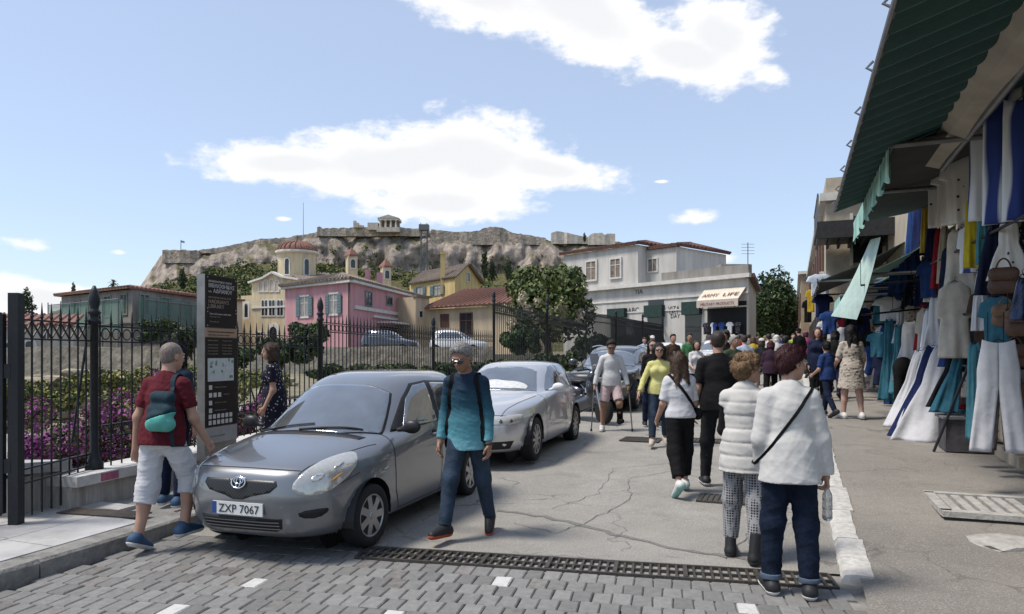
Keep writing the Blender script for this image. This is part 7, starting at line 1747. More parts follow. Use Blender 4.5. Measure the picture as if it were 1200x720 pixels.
# backpack builder (a thing of its own)
def backpack(P_, label, mt, mt2=None, c=(-.02,-.115,.17), r=(.075,.045,.105), side=None, both=True, name='backpack'):
    k = P_.H; M_ = np.stack([P_.lat, -P_.fw, P_.sp], 1); t = thing(name, label, 'backpack', loc=P_.root.location, rz=P_.root.rotation_euler.z)
    S = SDF(.010); cc = P_.at(c); lt_ = P_.lat*k
    for (u, v, q) in ((.72,.85,.30),(.75,.1,.36),(.8,-.65,.36)): S.cone(cc-lt_*r[0]*u*.62+P_.sp*r[2]*v*.75*k, cc+lt_*r[0]*u*.62+P_.sp*r[2]*v*.75*k, r[0]*q*1.25*k, r[0]*q*1.25*k, .03)
    S.ell(cc-P_.sp*.035*k-P_.fw*.03*k, np.array([r[0]*.7, r[1]*.55, r[2]*.42])*k, .012, M_)
    zc = cc[2]-.02*k
    if mt2 is not None:
        sdf_part('bag', S, mt, t, [lambda X, Y, Z: -(Z-zc)-.35*(X-cc[0])], wrinkle(k, .003, 3)); sdf_part('lower_panel', S, mt2, t, [lambda X, Y, Z: (Z-zc)+.35*(X-cc[0])], wrinkle(k, .003, 3))
    else: sdf_part('bag', S, mt, t, [], wrinkle(k, .003, 3))
    for sx in ((-1, 1) if both else (side,)):
        P_.strap((sx*.062,0,.30), (sx*.085,-.02,.10), mt, .045, 'strap', t)
    return t
V1, V2, V3 = .0085, .012, .020
# 1 man in maroon
p = Person('man in maroon T-shirt and white knee shorts stepping onto the kerb', 190, 646, 1.60, 166, dict(lean=7, lt=-4, lk=10, lf=22, rt=30, rk=44, rf=0, la=(-12,14), lfa=(2,8), ra=(4,16), rfa=(30,10), hy=-14, hp=6, toe=6), w=1.08, belly=.02, vox=V1)
p.body(legs=.92); p.trousers(C('white_shorts', (.55,.545,.565), .05), .66, m=.98, wr=.006, r=(.057,.052,.047)); p.top(MAROON, .34, -.035, loose=1.05, wr=.006); p.shoes(SHOE_NB, SHOE_W); p.hair(HAIR['stubble'], 'stubble')
backpack(p, 'dark teal backpack with mint lower panel on the maroon man', C('dark_teal', (.022,.045,.06), .15), C('mint', (.12,.42,.36), .08), c=(-.075,-.11,.125), r=(.082,.05,.115), both=False, side=-1)
# 2 person behind
p = Person('dark haired person in navy jacket half hidden by the man in maroon', 203, 592, 1.55, 172, dict(hp=8), vox=V2, female=True, ground=lambda x, y: zr(x, y)+LP_H); dressed(p, C('navy_jacket', (.022,.035,.055), .2), NAVY, SHOE_NB, HAIR['black'], .95, -.05, 'bob')
# 3 woman in dotted dress
p = Person('woman in dark dotted dress walking past the information sign', 322, 548, 1.56, -80, dict(la=(-6,6), lfa=(25,4), ra=(4,6), rfa=(30,4), hp=4), w=1.1, belly=.02, female=True, vox=V2, Y=9.0, ground=lambda x, y: zr(x, y)+LP_H); p.body(legs=.92); p.top(DOTS, .30, -.02, loose=1.06); p.skirt(DOTS, .24, .115); p.shoes(SHOE_B, SHOE_B); p.hair(HAIR['brown'], 'bob')
# 4 man in teal
p = Person('man in teal fading long sleeved shirt and sunglasses, looking down', 548, 629, 1.645, -16, dict(lean=5, rt=20, rk=6, rf=-6, lt=-13, lk=10, lf=20, hp=26, hy=-8, la=(-4,9), lfa=(10,4), ra=(-6,11), rfa=(14,5), toe=14), skin=SKIN_T, vox=V1)
dressed(p, teal_mat(), JEANS, SHOE_B, HAIR['grey'], .94, -.075, 'short', .97, SHOE_O, loose=1.0, wr=.005, flare=.06); p.glasses()
backpack(p, 'black backpack worn by the man in the teal shirt', BLACKC, None, c=(0,-.115,.16), r=(.078,.05,.115))
mb = MB(); q_ = Vector(p.J['lwr']); mb.torus(q_, .033, .009, 16, 6, p.J['lfd']); mb.build('watch', SHOE_B, p.root)
# 5 man on crutches
p = Person('man on crutches in white sweater and pale pink shorts', 716, 505, 1.68, -4, dict(lt=22, lk=62, lf=-10, rt=2, rk=3, lo=9, ro=8, la=(-4,20), lfa=(12,12), ra=(-2,20), rfa=(14,12), hp=22, lean=5), vox=.0105, skin=SKIN_T)
p.body(legs=.92); p.trousers(PINKC, .42, m=1.0, wr=.005, r=(.056,.054,.053)); p.top(WHITEC, .94, -.03, loose=1.04); p.shoes(SHOE_W, SHOE_W, .03, 'r'); p.hair(HAIR['black'], 'short')
S = SDF(.010); S.cone(p.J['lknee']+(p.J['lank']-p.J['lknee'])*.25, p.J['lank'], .062, .055, .02); S.cone(p.J['lheel'], p.J['ltoe_'], .055, .042, .03); sdf_part('medical_boot', S, BLACKC, p.root); p.glasses()
for sd, sx in (('l',1),('r',-1)):
    t = thing('crutch', 'grey forearm crutch at the %s hand of the man in white' % ('left' if sx > 0 else 'right'), 'crutch', loc=p.root.location, rz=p.root.rotation_euler.z); w_ = Vector(p.J[sd+'wr'])+Vector(p.J[sd+'fd'])*.09; ft = Vector((w_.x+sx*.05, w_.y-.10, .01)); e_ = Vector(p.J[sd+'el'])+Vector((sx*.03, .02, -.04))
    MB().tube([ft+Vector((0,0,.02)), w_, e_], .012, 8).build('shaft', STEEL, t); MB().tube([w_+Vector((0,.05,0)), w_+Vector((0,-.07,0))], .016, 8).build('grip', BLACKPLASTIC, t); MB().lathe([(.02,0),(.017,.05)], 8, ft).build('rubber_tip', BLACKPLASTIC, t); MB().torus(e_, .055, .01, 14, 5, (0,.3,1)).build('cuff', BLACKPLASTIC, t)
# 6 woman in yellow
p = Person('woman in pale yellow top, sunglasses and jeans', 772, 523, 1.60, -8, dict(lt=-10, lk=12, lf=18, rt=16, rk=4, ra=(6,24), rfa=(30,18), la=(-4,10), lfa=(30,-6)), vox=.0105, female=True); dressed(p, YELC, JEANS, SHOE_TAN, HAIR['black'], .92, -.02, 'bob', .93, SHOE_TAN); p.glasses()
# 7 young woman from behind
p = Person('young woman with long brown hair in white T-shirt and black cropped trousers', 797, 579, 1.54, 186, dict(lean=4, lt=-16, lk=14, lf=38, rt=14, rk=4, rf=0, la=(4,12), lfa=(40,4), ra=(6,12), rfa=(44,4), hy=4), vox=.0095, female=True); dressed(p, C('white_tee', (.56,.555,.57), .05), BLACKC, SHOE_W, HAIR['brown'], .42, .0, 'long', .88, SHOE_MINT, loose=1.16, wr=.007, rb=(.056,.05,.036))
bg = thing('crossbody_bag', 'small black crossbody bag on a patterned strap of the young woman in white', 'bag', loc=p.root.location, rz=p.root.rotation_euler.z); p.strap((.075,0,.30), (-.125,.03,.03), BLACKC, .032, 'strap', bg); S = SDF(.01); S.ell(p.at((-.135,.015,.03)), (.055,.09,.07), .02); sdf_part('pouch', S, BLACKC, bg)
# 8 man in black
p = Person('tall man in black T-shirt and dark jeans seen from behind', 842, 572, 1.78, 170, dict(lean=4, lt=10, lk=4, rt=-16, rk=14, rf=30, la=(-6,12), lfa=(8,6), ra=(2,12), rfa=(20,6)), w=1.08, vox=.0095); dressed(p, BLACKC, DKGREY, SHOE_B, HAIR['dark'], .38, -.04, 'stubble', .97, SHOE_W, loose=1.05); mb = MB(); mb.torus(Vector(p.J['lwr']), .034, .009, 16, 6, p.J['lfd']); mb.build('watch', SHOE_B, p.root)
# 9 woman with curly hair
p = Person('woman with curly light brown hair in white puffer vest over black sleeves', 872, 655, 1.545, 150, dict(lt=6, lk=4, rt=-6, rk=6, la=(6,10), lfa=(60,-16), ra=(2,10), rfa=(40,0), hy=-52, hp=8), vox=V1, female=True, w=.98)
p.body(); p.trousers(CHECKT, .90, r=(.055,.045,.032)); p.top(BLACKC, .95, -.0, name='jumper'); S_ = p.topobj; p.top(OFFW, .10, -.10, off=.018, name='puffer_vest', loose=1.03, wr=.004, flare=.08, neck=.028, quilt=.10); p.shoes(SHOE_B, SHOE_B, .09); p.hair(HAIR['lightbrown'], 'curly'); p.glasses()
# 10 woman in white jacket
p = Person('woman with burgundy hair in white jacket and navy jeans holding a bottle', 925, 696, 1.60, 168, dict(lt=2, lk=3, rt=-2, rk=4, la=(-4,10), lfa=(28,-6), ra=(2,15), rfa=(8,9), hy=-62, hp=6, curl=.9), vox=.0078, female=True, w=.98)
p.body(); p.trousers(NAVYJ, .93, r=(.057,.046,.036), wr=.006); p.top(C('white_jacket', (.54,.53,.51), .05), .98, -.075, off=.012, name='jacket', loose=1.03, wr=.004, flare=.10, neck=.018, sr=(.034,.030,.026)); p.shoes(SHOE_B, SHOE_W); p.hair(HAIR['burgundy'], 'short', vol=1.07); p.glasses(True)
for sd in 'lr': S = SDF(.008); S.cone(p.J[sd+'knee']+(p.J[sd+'ank']-p.J[sd+'knee'])*.85, p.J[sd+'knee']+(p.J[sd+'ank']-p.J[sd+'knee'])*.94, .070, .068, .005, None, True); sdf_part('rolled_cuff', S, C('cuff_denim', (.09,.12,.17), .1), p.root, [lambda X, Y, Z, z0=(p.J[sd+'knee']+(p.J[sd+'ank']-p.J[sd+'knee'])*.84)[2]: Z-z0])
hs = thing('shoulder_strap', 'thin black bag strap slung across the white jacket', 'strap', loc=p.root.location, rz=p.root.rotation_euler.z); p.strap((-.082,0,.30), (.125,.02,.0), BLACKC, .02, 'band', hs)
bt = thing('water_bottle', 'clear plastic water bottle in the hand of the woman in white jacket', 'bottle', loc=p.root.location, rz=p.root.rotation_euler.z); hd_ = Vector(p.J['rwr'])+Vector(p.J['rfd'])*.085
PET = mat('clear_plastic', (.75,.78,.80), rough=.08, var=.02, spec=.6, trans=.75); mb = MB(); mb.lathe([(.012,.015),(.014,-.02),(.03,-.055),(.032,-.09),(.029,-.10),(.032,-.11),(.032,-.15),(.029,-.16),(.032,-.17),(.032,-.21),(.022,-.225)], 16, hd_); mb.build('bottle', PET, bt, smooth=True); MB().lathe([(.014,.016),(.014,.034)], 12, hd_).build('cap', SHOE_W, bt)
# 11 boy
p = Person('boy in navy polo shirt and dark trousers walking on the pavement', 970, 489, 1.42, 205, dict(lt=-14, lk=16, lf=30, rt=18, rk=6, la=(4,16), lfa=(60,-10), ra=(0,12), rfa=(20,4), hy=-30), vox=V2, pave=True); dressed(p, BLUEC, NAVY, SHOE_B, HAIR['black'], .40, -.04, 'short', .97, SHOE_B, loose=1.12)
# 12 woman in floral dress
p = Person('woman with long dark hair in short beige floral dress and white trainers', 998, 491, 1.74, 176, dict(lt=4, lk=3, rt=-6, rk=6, la=(10,14), lfa=(60,-6), ra=(4,16), rfa=(30,4), hp=4), vox=V2, female=True, pave=True, skin=SKIN_P, w=1.08); p.body(legs=.92); p.top(FLORAL, .42, .0, neck=-.02, loose=1.12, wr=.008); p.skirt(FLORAL, .20, .13, wr=.01); p.shoes(SHOE_W, SHOE_W); p.hair(HAIR['black'], 'long')
# 13-17 mid-street people
p = Person('woman in dark hooded clothes carrying a bag down the pavement', 958, 470, 1.70, -20, dict(la=(6,10), lfa=(50,0), rt=12, lt=-12, lk=10, lf=20), vox=.016, female=True, pave=True); dressed(p, NAVY, BLACKC, SHOE_B, HAIR['burgundy'], .95, -.12, 'bob', loose=1.15)
p = Person('woman with long black hair and sunglasses walking behind the woman in yellow', 764, 500, 1.66, 0, {}, vox=.016, female=True); dressed(p, BLACKC, NAVY, SHOE_B, HAIR['black'], .95, -.04, 'long'); p.glasses()
p = Person('bearded man in green jacket walking down the street', 808, 458, 1.80, -6, dict(rt=14, lt=-12, lk=10, la=(-8,14), ra=(8,14)), vox=.018, Y=21.5, skin=SKIN_T); dressed(p, GREENJ, NAVY, SHOE_B, HAIR['dark'], .95, -.05, 'short', loose=1.12)
p = Person('man in open black jacket over white T-shirt beside the man in green', 788, 462, 1.78, 8, dict(lt=14, rt=-12, rk=10), vox=.018, Y=20.3); dressed(p, BROWNC, BLACKC, SHOE_W, HAIR['black'], .95, -.04, 'short', loose=1.1); S = SDF(.018); S.ell(p.J['chest']+p.fw*.075-p.sp*.06, (.075,.06,.26), .02); sdf_part('undershirt', S, WHITEC, p.root)
p = Person('woman in white blouse with arms bent behind the man in black', 815, 470, 1.60, 10, dict(la=(10,10), lfa=(70,0), ra=(10,10), rfa=(70,0)), vox=.018, female=True, Y=17.5); dressed(p, WHITEC, BLACKC, SHOE_B, HAIR['dark'], .6, -.03, 'bob')
# 18.. the crowd further up
crowd = [
 ('grey haired man with orange lanyard over dark olive top', 858, 14.5, 1.72, 20, OLIVE, DKGREY, 'grey', 'short', .95, False), ('man with curly black hair and black shirt behind the tall man in black', 850, 17.0, 1.84, -30, BLACKC, NAVY, 'black', 'curly', .4, False),
 ('man in light blue shirt with a crossbody strap seen from behind', 873, 18.5, 1.72, 180, LBLUE, JEANS, 'dark', 'short', .4, False), ('woman in mustard yellow top in the crowd', 883, 24.5, 1.66, 170, YEL2, JEANS, 'brown', 'bob', .4, True),
 ('person in white sun hat and dark top in the crowd', 893, 20.5, 1.62, 175, DKGREY, BEIGEC, 'brown', 'cap', .4, True), ('person in dark purple jacket with dark hair in the crowd', 903, 18.0, 1.58, 165, C('plum', (.04,.02,.035)), BLACKC, 'burgundy', 'bob', .95, True),
 ('woman in white shirt and white hat walking up the street', 911, 24.0, 1.70, 182, WHITEC, BEIGEC, 'white', 'cap', .4, True), ('man in white T-shirt walking beside the white hat', 901, 25.5, 1.74, 176, WHITEC, NAVY, 'dark', 'short', .4, False),
 ('young man in black jacket turning to the shops', 919, 17.5, 1.70, 120, BLACKC, NAVY, 'black', 'short', .95, False), ('person in high visibility vest far up the street', 929, 31.0, 1.75, 0, HIVIS, GREYC, 'dark', 'short', .4, False),
 ('man in black cap and black jacket walking up the pavement', 937, 25.5, 1.78, 182, BLACKC, DKGREY, 'black', 'cap', .95, False), ('person in magenta hooded top on the pavement', 945, 28.0, 1.68, 180, MAGC, DKGREY, 'magenta', 'cap', .95, True),
 ('man in red top in the far crowd', 866, 30.5, 1.72, 180, REDC, NAVY, 'dark', 'short', .4, False), ('man in grey shirt near the awning shop', 878, 34.0, 1.74, 170, GREYC, NAVY, 'black', 'short', .4, False),
 ('woman in navy dress near the awning shop', 889, 33.0, 1.64, 190, NAVY, NAVY, 'brown', 'long', .4, True), ('woman in white top near the awning shop', 897, 36.0, 1.66, 180, WHITEC, JEANS, 'lightbrown', 'bob', .4, True),
 ('man in beige jacket far up the street', 907, 36.0, 1.76, 180, BEIGEC, DKGREY, 'grey', 'short', .95, False), ('person in blue top far up the street', 917, 34.0, 1.70, 185, BLUEC, NAVY, 'dark', 'short', .4, False),
 ('woman in brown coat on the far pavement', 965, 19.5, 1.66, 175, BROWNC, BLACKC, 'dark', 'bob', .95, True), ('woman in black hat browsing the far stalls', 978, 17.5, 1.66, 150, BLACKC, NAVY, 'black', 'cap', .95, True),
 ('person in white hat standing by the pale car', 764, 27.0, 1.72, 10, WHITEC, NAVY, 'grey', 'cap', .9, False), ('person in pale shirt behind the white sport utility car', 755, 28.0, 1.66, -5, LBLUE, NAVY, 'brown', 'short', .9, True), ('man in dark coat beside the awning shop door', 841, 33.0, 1.76, 200, DKGREY, NAVY, 'dark', 'short', .95, False), ('woman in red jacket beside the awning shop door', 852, 36.0, 1.64, 160, REDC, NAVY, 'brown', 'bob', .95, True)]
for i, (lab, px, Y_, H, yw, tp, bt_, hr, sty, slv, fm) in enumerate(crowd):
    r = random.Random(i); a = r.choice((14, -14))
    p = Person(lab, px, 0, H, yw, dict(lt=a, rt=-a, lk=6 if a > 0 else 14, rk=14 if a > 0 else 6, lf=0 if a > 0 else 20, rf=20 if a > 0 else 0, la=(r.uniform(-14,14), 12), lfa=(r.uniform(10,50), 4), ra=(r.uniform(-14,14), 12), rfa=(r.uniform(10,50), 4), hp=r.uniform(-2,12), hy=r.uniform(-25,25)), vox=V3, female=fm, Y=Y_, skin=r.choice((SKIN, SKIN_T, SKIN_P)), pave=px > 933, w=r.uniform(.98,1.15), group='people walking up the street')
    p.body(True, Y_ < 22); p.trousers(bt_); p.top(tp, slv, -.06, loose=1.1); p.shoes(SHOE_B, SHOE_B)
    if sty == 'cap': p.hair(HAIR.get(hr, HAIR['dark']) if hr != 'magenta' else HAIR['dark'], 'bob' if fm else 'stubble'); p.cap({'white': WHITEC, 'brown': OFFW, 'black': BLACKC, 'magenta': MAGC, 'grey': WHITEC}[hr], brim=hr != 'magenta')
    else: p.hair(HAIR[hr], sty)
# ---------------------------------------------------------------- right-hand side: shops, awnings, hanging goods
def onl(px, py, l):                      # the point of the vertical plane l = const (parallel to the street) seen at a photo pixel
    u = (px-600)/FPX; Y = (l+KX*SN[0]+KY*SN[1])/(u*SN[0]+SN[1]); return P(px, py, Y)
def s_of(p): return to_st(p.x, p.y)[0]
def stz(s, l, h): return st(s, l, float(zr_s(s)+kerb_h(s))+h)
def quadsheet(name, pts_grid, mt, parent, thick=.012):
    """closed thin sheet from a grid of points"""
    n, m_ = len(pts_grid), len(pts_grid[0]); vs = [p for r_ in pts_grid for p in r_]; vs2 = [Vector(p)+Vector((0,0,-thick)) for p in vs]; N_ = n*m_
    fs = [(i*m_+j, i*m_+j+1, (i+1)*m_+j+1, (i+1)*m_+j) for i in range(n-1) for j in range(m_-1)]; fs += [tuple(N_+k for k in f[::-1]) for f in fs]
    edge = [j for j in range(m_)]+[i*m_+m_-1 for i in range(1, n)]+[(n-1)*m_+j for j in range(m_-2, -1, -1)]+[i*m_ for i in range(n-2, 0, -1)]
    fs += [(edge[k], edge[(k+1) % len(edge)], N_+edge[(k+1) % len(edge)], N_+edge[k]) for k in range(len(edge))]
    mb = MB(); mb.add([Vector(v) for v in vs]+vs2, fs); return mb.build(name, mt, parent, smooth=False)
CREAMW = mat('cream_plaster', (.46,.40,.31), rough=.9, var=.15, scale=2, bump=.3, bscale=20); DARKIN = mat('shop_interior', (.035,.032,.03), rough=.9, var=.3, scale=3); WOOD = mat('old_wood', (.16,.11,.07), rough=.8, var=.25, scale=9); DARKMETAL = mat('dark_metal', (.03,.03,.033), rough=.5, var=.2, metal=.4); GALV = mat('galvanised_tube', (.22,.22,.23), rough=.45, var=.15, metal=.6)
AWG = mat('green_awning', (.018,.060,.055), rough=.8, var=.12, scale=3); AWM = mat('mint_awning', (.26,.46,.40), rough=.8, var=.1, scale=4); AWB = mat('beige_awning', (.40,.36,.30), rough=.85, var=.12, scale=3); AWD = mat('dark_grey_awning', (.045,.045,.045), rough=.85, var=.15, scale=3)
def street_box(mb, s0, s1, l0, l1, z0, z1, absz=False):
    vs = []
    for z in (z0, z1):
        for (s, l) in ((s0,l0),(s1,l0),(s1,l1),(s0,l1)):
            vs.append(st(s, l, z) if absz else stz(s, l, z))
    return mb.add(vs, [(0,1,2,3),(7,6,5,4),(0,4,5,1),(1,5,6,2),(2,6,7,3),(3,7,4,0)])
# shop row near: piers, lintel, recess
shop = thing('souvenir_shop', 'dark open fronted souvenir shop with cream piers behind the hanging clothes', 'shop', loc=st(2, 2.5, 0)); so = shop.location
def spart(name, s0, s1, l0, l1, z0, z1, mt, parent=None, absz=False, root=shop):
    mb = MB(); street_box(mb, s0, s1, l0, l1, z0, z1, absz); mb.v = [tuple(Vector(v)-root.location) for v in mb.v]; return mb.build(name, mt, parent or root)
spart('back_wall', 0, 19, 5.0, 5.2, -.2, 4.6, DARKIN); spart('ceiling', 0, 19, 2.45, 5.2, 3.3, 3.5, DARKIN); spart('floor', 0, 19, 2.45, 5.2, -.1, .12, CONCRETE)  # back wall and ceiling near black: shade under the awnings put into their colour
spart('upper_wall', 0, 19, 2.4, 2.7, 3.3, 7.5, CREAMW)
for s0 in (-.2, 3.9, 6.7, 9.6, 12.6, 15.6, 18.4): spart('pier', s0, s0+.45, 2.36, 2.75, -.2, 3.31, CREAMW)
for s0, s1 in ((4.4,6.65),(7.2,9.55),(10.1,12.5)): spart('threshold', s0, s1, 2.15, 2.45, -.2, .14, CREAMW)
for s0 in (5.2, 8.2, 11, 14): spart('shelf', s0, s0+1.8, 4.4, 4.98, 1.0, 1.06, WOOD); spart('shelf', s0, s0+1.8, 4.4, 4.98, 1.8, 1.86, WOOD)
# big green slatted awning
ga = thing('green_awning', 'large dark green slatted awning reaching over the pavement', 'awning', loc=st(2, 2.4, 4)); go = ga.location
def gz(s): return 3.86-.0*s
n_s = 30; s_lo, s_hi = -3.2, 7.0; ds = (s_hi-s_lo)/n_s
for i in range(n_s):
    s0 = s_lo+i*ds; s1 = s0+ds-.012; g = []
    for f_ in np.linspace(0, 1, 5):
        s = s0+(s1-s0)*f_; bow = .022*math.sin(math.pi*f_); g.append([Vector(st(s, .32, gz(s)-bow))-go, Vector(st(s, 1.3, gz(s)+.32-bow))-go, Vector(st(s, 2.38, gz(s)+.62-bow))-go])
    quadsheet('slat', g, AWG, ga)
mb = MB(); mb.tube([st(s_lo, .31, gz(0))-go, st(s_hi, .31, gz(0))-go], .025, 8); mb.build('front_rail', GALV, ga)
for s0 in np.arange(-2.5, 7, 1.15):
    mb = MB(); p0 = st(s0, .30, gz(0))-go; mb.tube([p0+Vector((0,0,.02)), p0+Vector(st(0,-.05,0)-st(0,0,0))+Vector((0,0,.05)), p0+Vector((0,0,.10))], .012, 5); mb.build('bracket', GALV, ga)
# beige box strip under it
ba = thing('beige_awning', 'rolled beige awning strip under the large green one', 'awning', loc=st(2, 1.3, 4)); bo = ba.location
g = [[Vector(st(s, 1.22, 4.17+.02*math.sin(s*2)))-bo, Vector(st(s, 1.32, 4.06))-bo, Vector(st(s, 1.5, 4.0+.02*math.sin(s*3)))-bo] for s in np.linspace(-1.5, 5.2, 14)]
quadsheet('fabric', g, AWB, ba); mb = MB(); mb.tube([st(-1.5,1.51,4.0)-bo, st(5.2,1.51,4.0)-bo], .04, 8); mb.build('roller', GALV, ba)
# folding awnings with pale green valance
def folding_awning(label, s0, s1, l0, zf, zw, mt, val, arm_s, scal=.10, vh=.30, under=None):
    t = thing('folding_awning', label, 'awning', loc=st(s0, 2.4, zw)); o = t.location
    g = [[Vector(st(s, l0, zf))-o, Vector(st(s, (l0+2.4)/2, (zf+zw)/2-.06))-o, Vector(st(s, 2.4, zw))-o] for s in np.linspace(s0, s1, 8)]
    quadsheet('fabric', g, mt, t); mb = MB(); mb.tube([st(s0-.03,l0,zf)-o, st(s1+.03,l0,zf)-o], .03, 8); mb.build('front_bar', GALV, t)
    n = max(6, int((s1-s0)/.09)); vs = []
    for i in range(n+1):
        s = s0+(s1-s0)*i/n; sway = .03*math.sin(i*.9); z = zf-vh-scal*.6*abs(math.sin(i*math.pi/4)); vs += [st(s, l0-.03, zf)-o, st(s, l0-.03+sway, z)-o, st(s, l0-.022, zf)-o, st(s, l0-.022+sway, z)-o]
    mb = MB(); mb.add(vs, [f_ for i in range(n) for f_ in ((4*i,4*i+1,4*i+5,4*i+4),(4*i+2,4*i+6,4*i+7,4*i+3))]); mb.build('valance', val, t, smooth=True)
    for s in arm_s:
        mb = MB(); mb.tube([st(s, l0, zf)-o, st(s+.05, 2.4, zf+.02)-o], .032, 10); mb.lathe([(.001,-.045),(.04,-.02),(.045,0),(.04,.02),(.001,.045)], 10, st(s, l0, zf)-o); mb.build('arm', GALV, t)
    return t
def stripes(name, a, b_, sc):
    m_, nt, bb = nodes_of(name); N, L = nt.nodes, nt.links; g = N.new('ShaderNodeNewGeometry'); d = N.new('ShaderNodeVectorMath'); d.operation = 'DOT_PRODUCT'; d.inputs[1].default_value = (SD[0], SD[1], 0); L.new(g.outputs['Position'], d.inputs[0])
    w = N.new('ShaderNodeMath'); w.operation = 'SINE'; k = N.new('ShaderNodeMath'); k.operation = 'MULTIPLY'; k.inputs[1].default_value = sc; L.new(d.outputs['Value'], k.inputs[0]); L.new(k.outputs[0], w.inputs[0])
    r = N.new('ShaderNodeMapRange'); r.inputs['From Min'].default_value = -.3; r.inputs['From Max'].default_value = .3; L.new(w.outputs[0], r.inputs['Value']); mx = N.new('ShaderNodeMixRGB'); mx.inputs[1].default_value = (*a, 1); mx.inputs[2].default_value = (*b_, 1); L.new(r.outputs[0], mx.inputs[0]); L.new(mx.outputs[0], bb.inputs['Base Color']); bb.inputs['Roughness'].default_value = .85; return m_
VALM = stripes('mint_stripe', (.20,.42,.36), (.36,.55,.48), 26)
a0 = onl(1045, 170, .75); a1 = onl(1002, 278, .75)
folding_awning('folding awning with pale green scalloped valance and long grey arm', s_of(a0), s_of(a1), .75, 3.98, 4.35, AWD, VALM, [s_of(a0)+.02, s_of(a0)+2.6], vh=.34)
folding_awning('mint green folding awning sheet sloping over the pavement stalls', 9.2, 12.6, .95, 3.05, 3.9, AWM, VALM, [9.25, 12.55], vh=.22)
folding_awning('smaller mint awning with red cloth hanging beneath', 12.9, 15.6, .75, 2.95, 3.7, AWM, VALM, [13, 15.5], vh=.2)
folding_awning('dark grey folding awning in front of the far shops', 15.4, 20.5, .35, 3.55, 4.5, AWD, AWD, [15.5, 20.4], vh=.12)
fm = thing('mint_flap', 'bright mint awning flap hanging steeply over the stalls', 'awning', loc=P(1010,330,12.5)); A_, B_, C_, D_ = P(1032,278,11.6), P(1020,281,12.6), P(974,370,14.6), P(1004,374,13.0)
quadsheet('fabric', [[(A_.lerp(D_, i/6)).lerp(B_.lerp(C_, i/6), j/4)-fm.location+Vector((0,0,-.10*math.sin(math.pi*i/6))) for j in range(5)] for i in range(7)], mat('pale_mint', (.48,.62,.56), rough=.8, var=.1, scale=3), fm)
# stay rods and rails carrying the goods
def rail(label, s0, s1, l0, l1, z0, z1, r_=.018, mt=DARKMETAL):
    t = thing('hanging_rail', label, 'rail', loc=stz(s0, l0, z0)); o = t.location; mb = MB(); mb.tube([Vector((0,0,0)), stz(s1, l1, z1)-o], r_, 8); mb.build('bar', mt, t)
    mb = MB(); 
    n = max(2, int((stz(s1,l1,z1)-stz(s0,l0,z0)).length/1.2))
    for k in range(n+1):
        q = stz(s0+(s1-s0)*k/n, l0+(l1-l0)*k/n, z0+(z1-z0)*k/n); h = Vector((0,0,3.3))
        link('hook', MB().tube([q-o, q-o+Vector((0,0,.45))], .006, 5).mesh('hook', DARKMETAL), t)
    return t
rail('dark rail carrying the upper row of shirts and flags', 2.5, 8.2, 1.75, 1.85, 2.75, 2.75); rail('dark rail carrying the middle row of dresses', 3.6, 10.5, 1.85, 1.85, 1.85, 1.85); rail('dark slanting rail across the shop front', 8.4, 8.6, .8, 2.4, 2.45, 2.55); rail('thin dark rail below the slanting one', 9.6, 9.8, .9, 2.4, 1.95, 2.1); rail('low rail carrying trousers and dresses at the shop step', 2.9, 4.6, 1.65, 1.75, 1.38, 1.38); rail('rail of the far stalls', 10.5, 16, 1.7, 1.7, 2.1, 2.1)
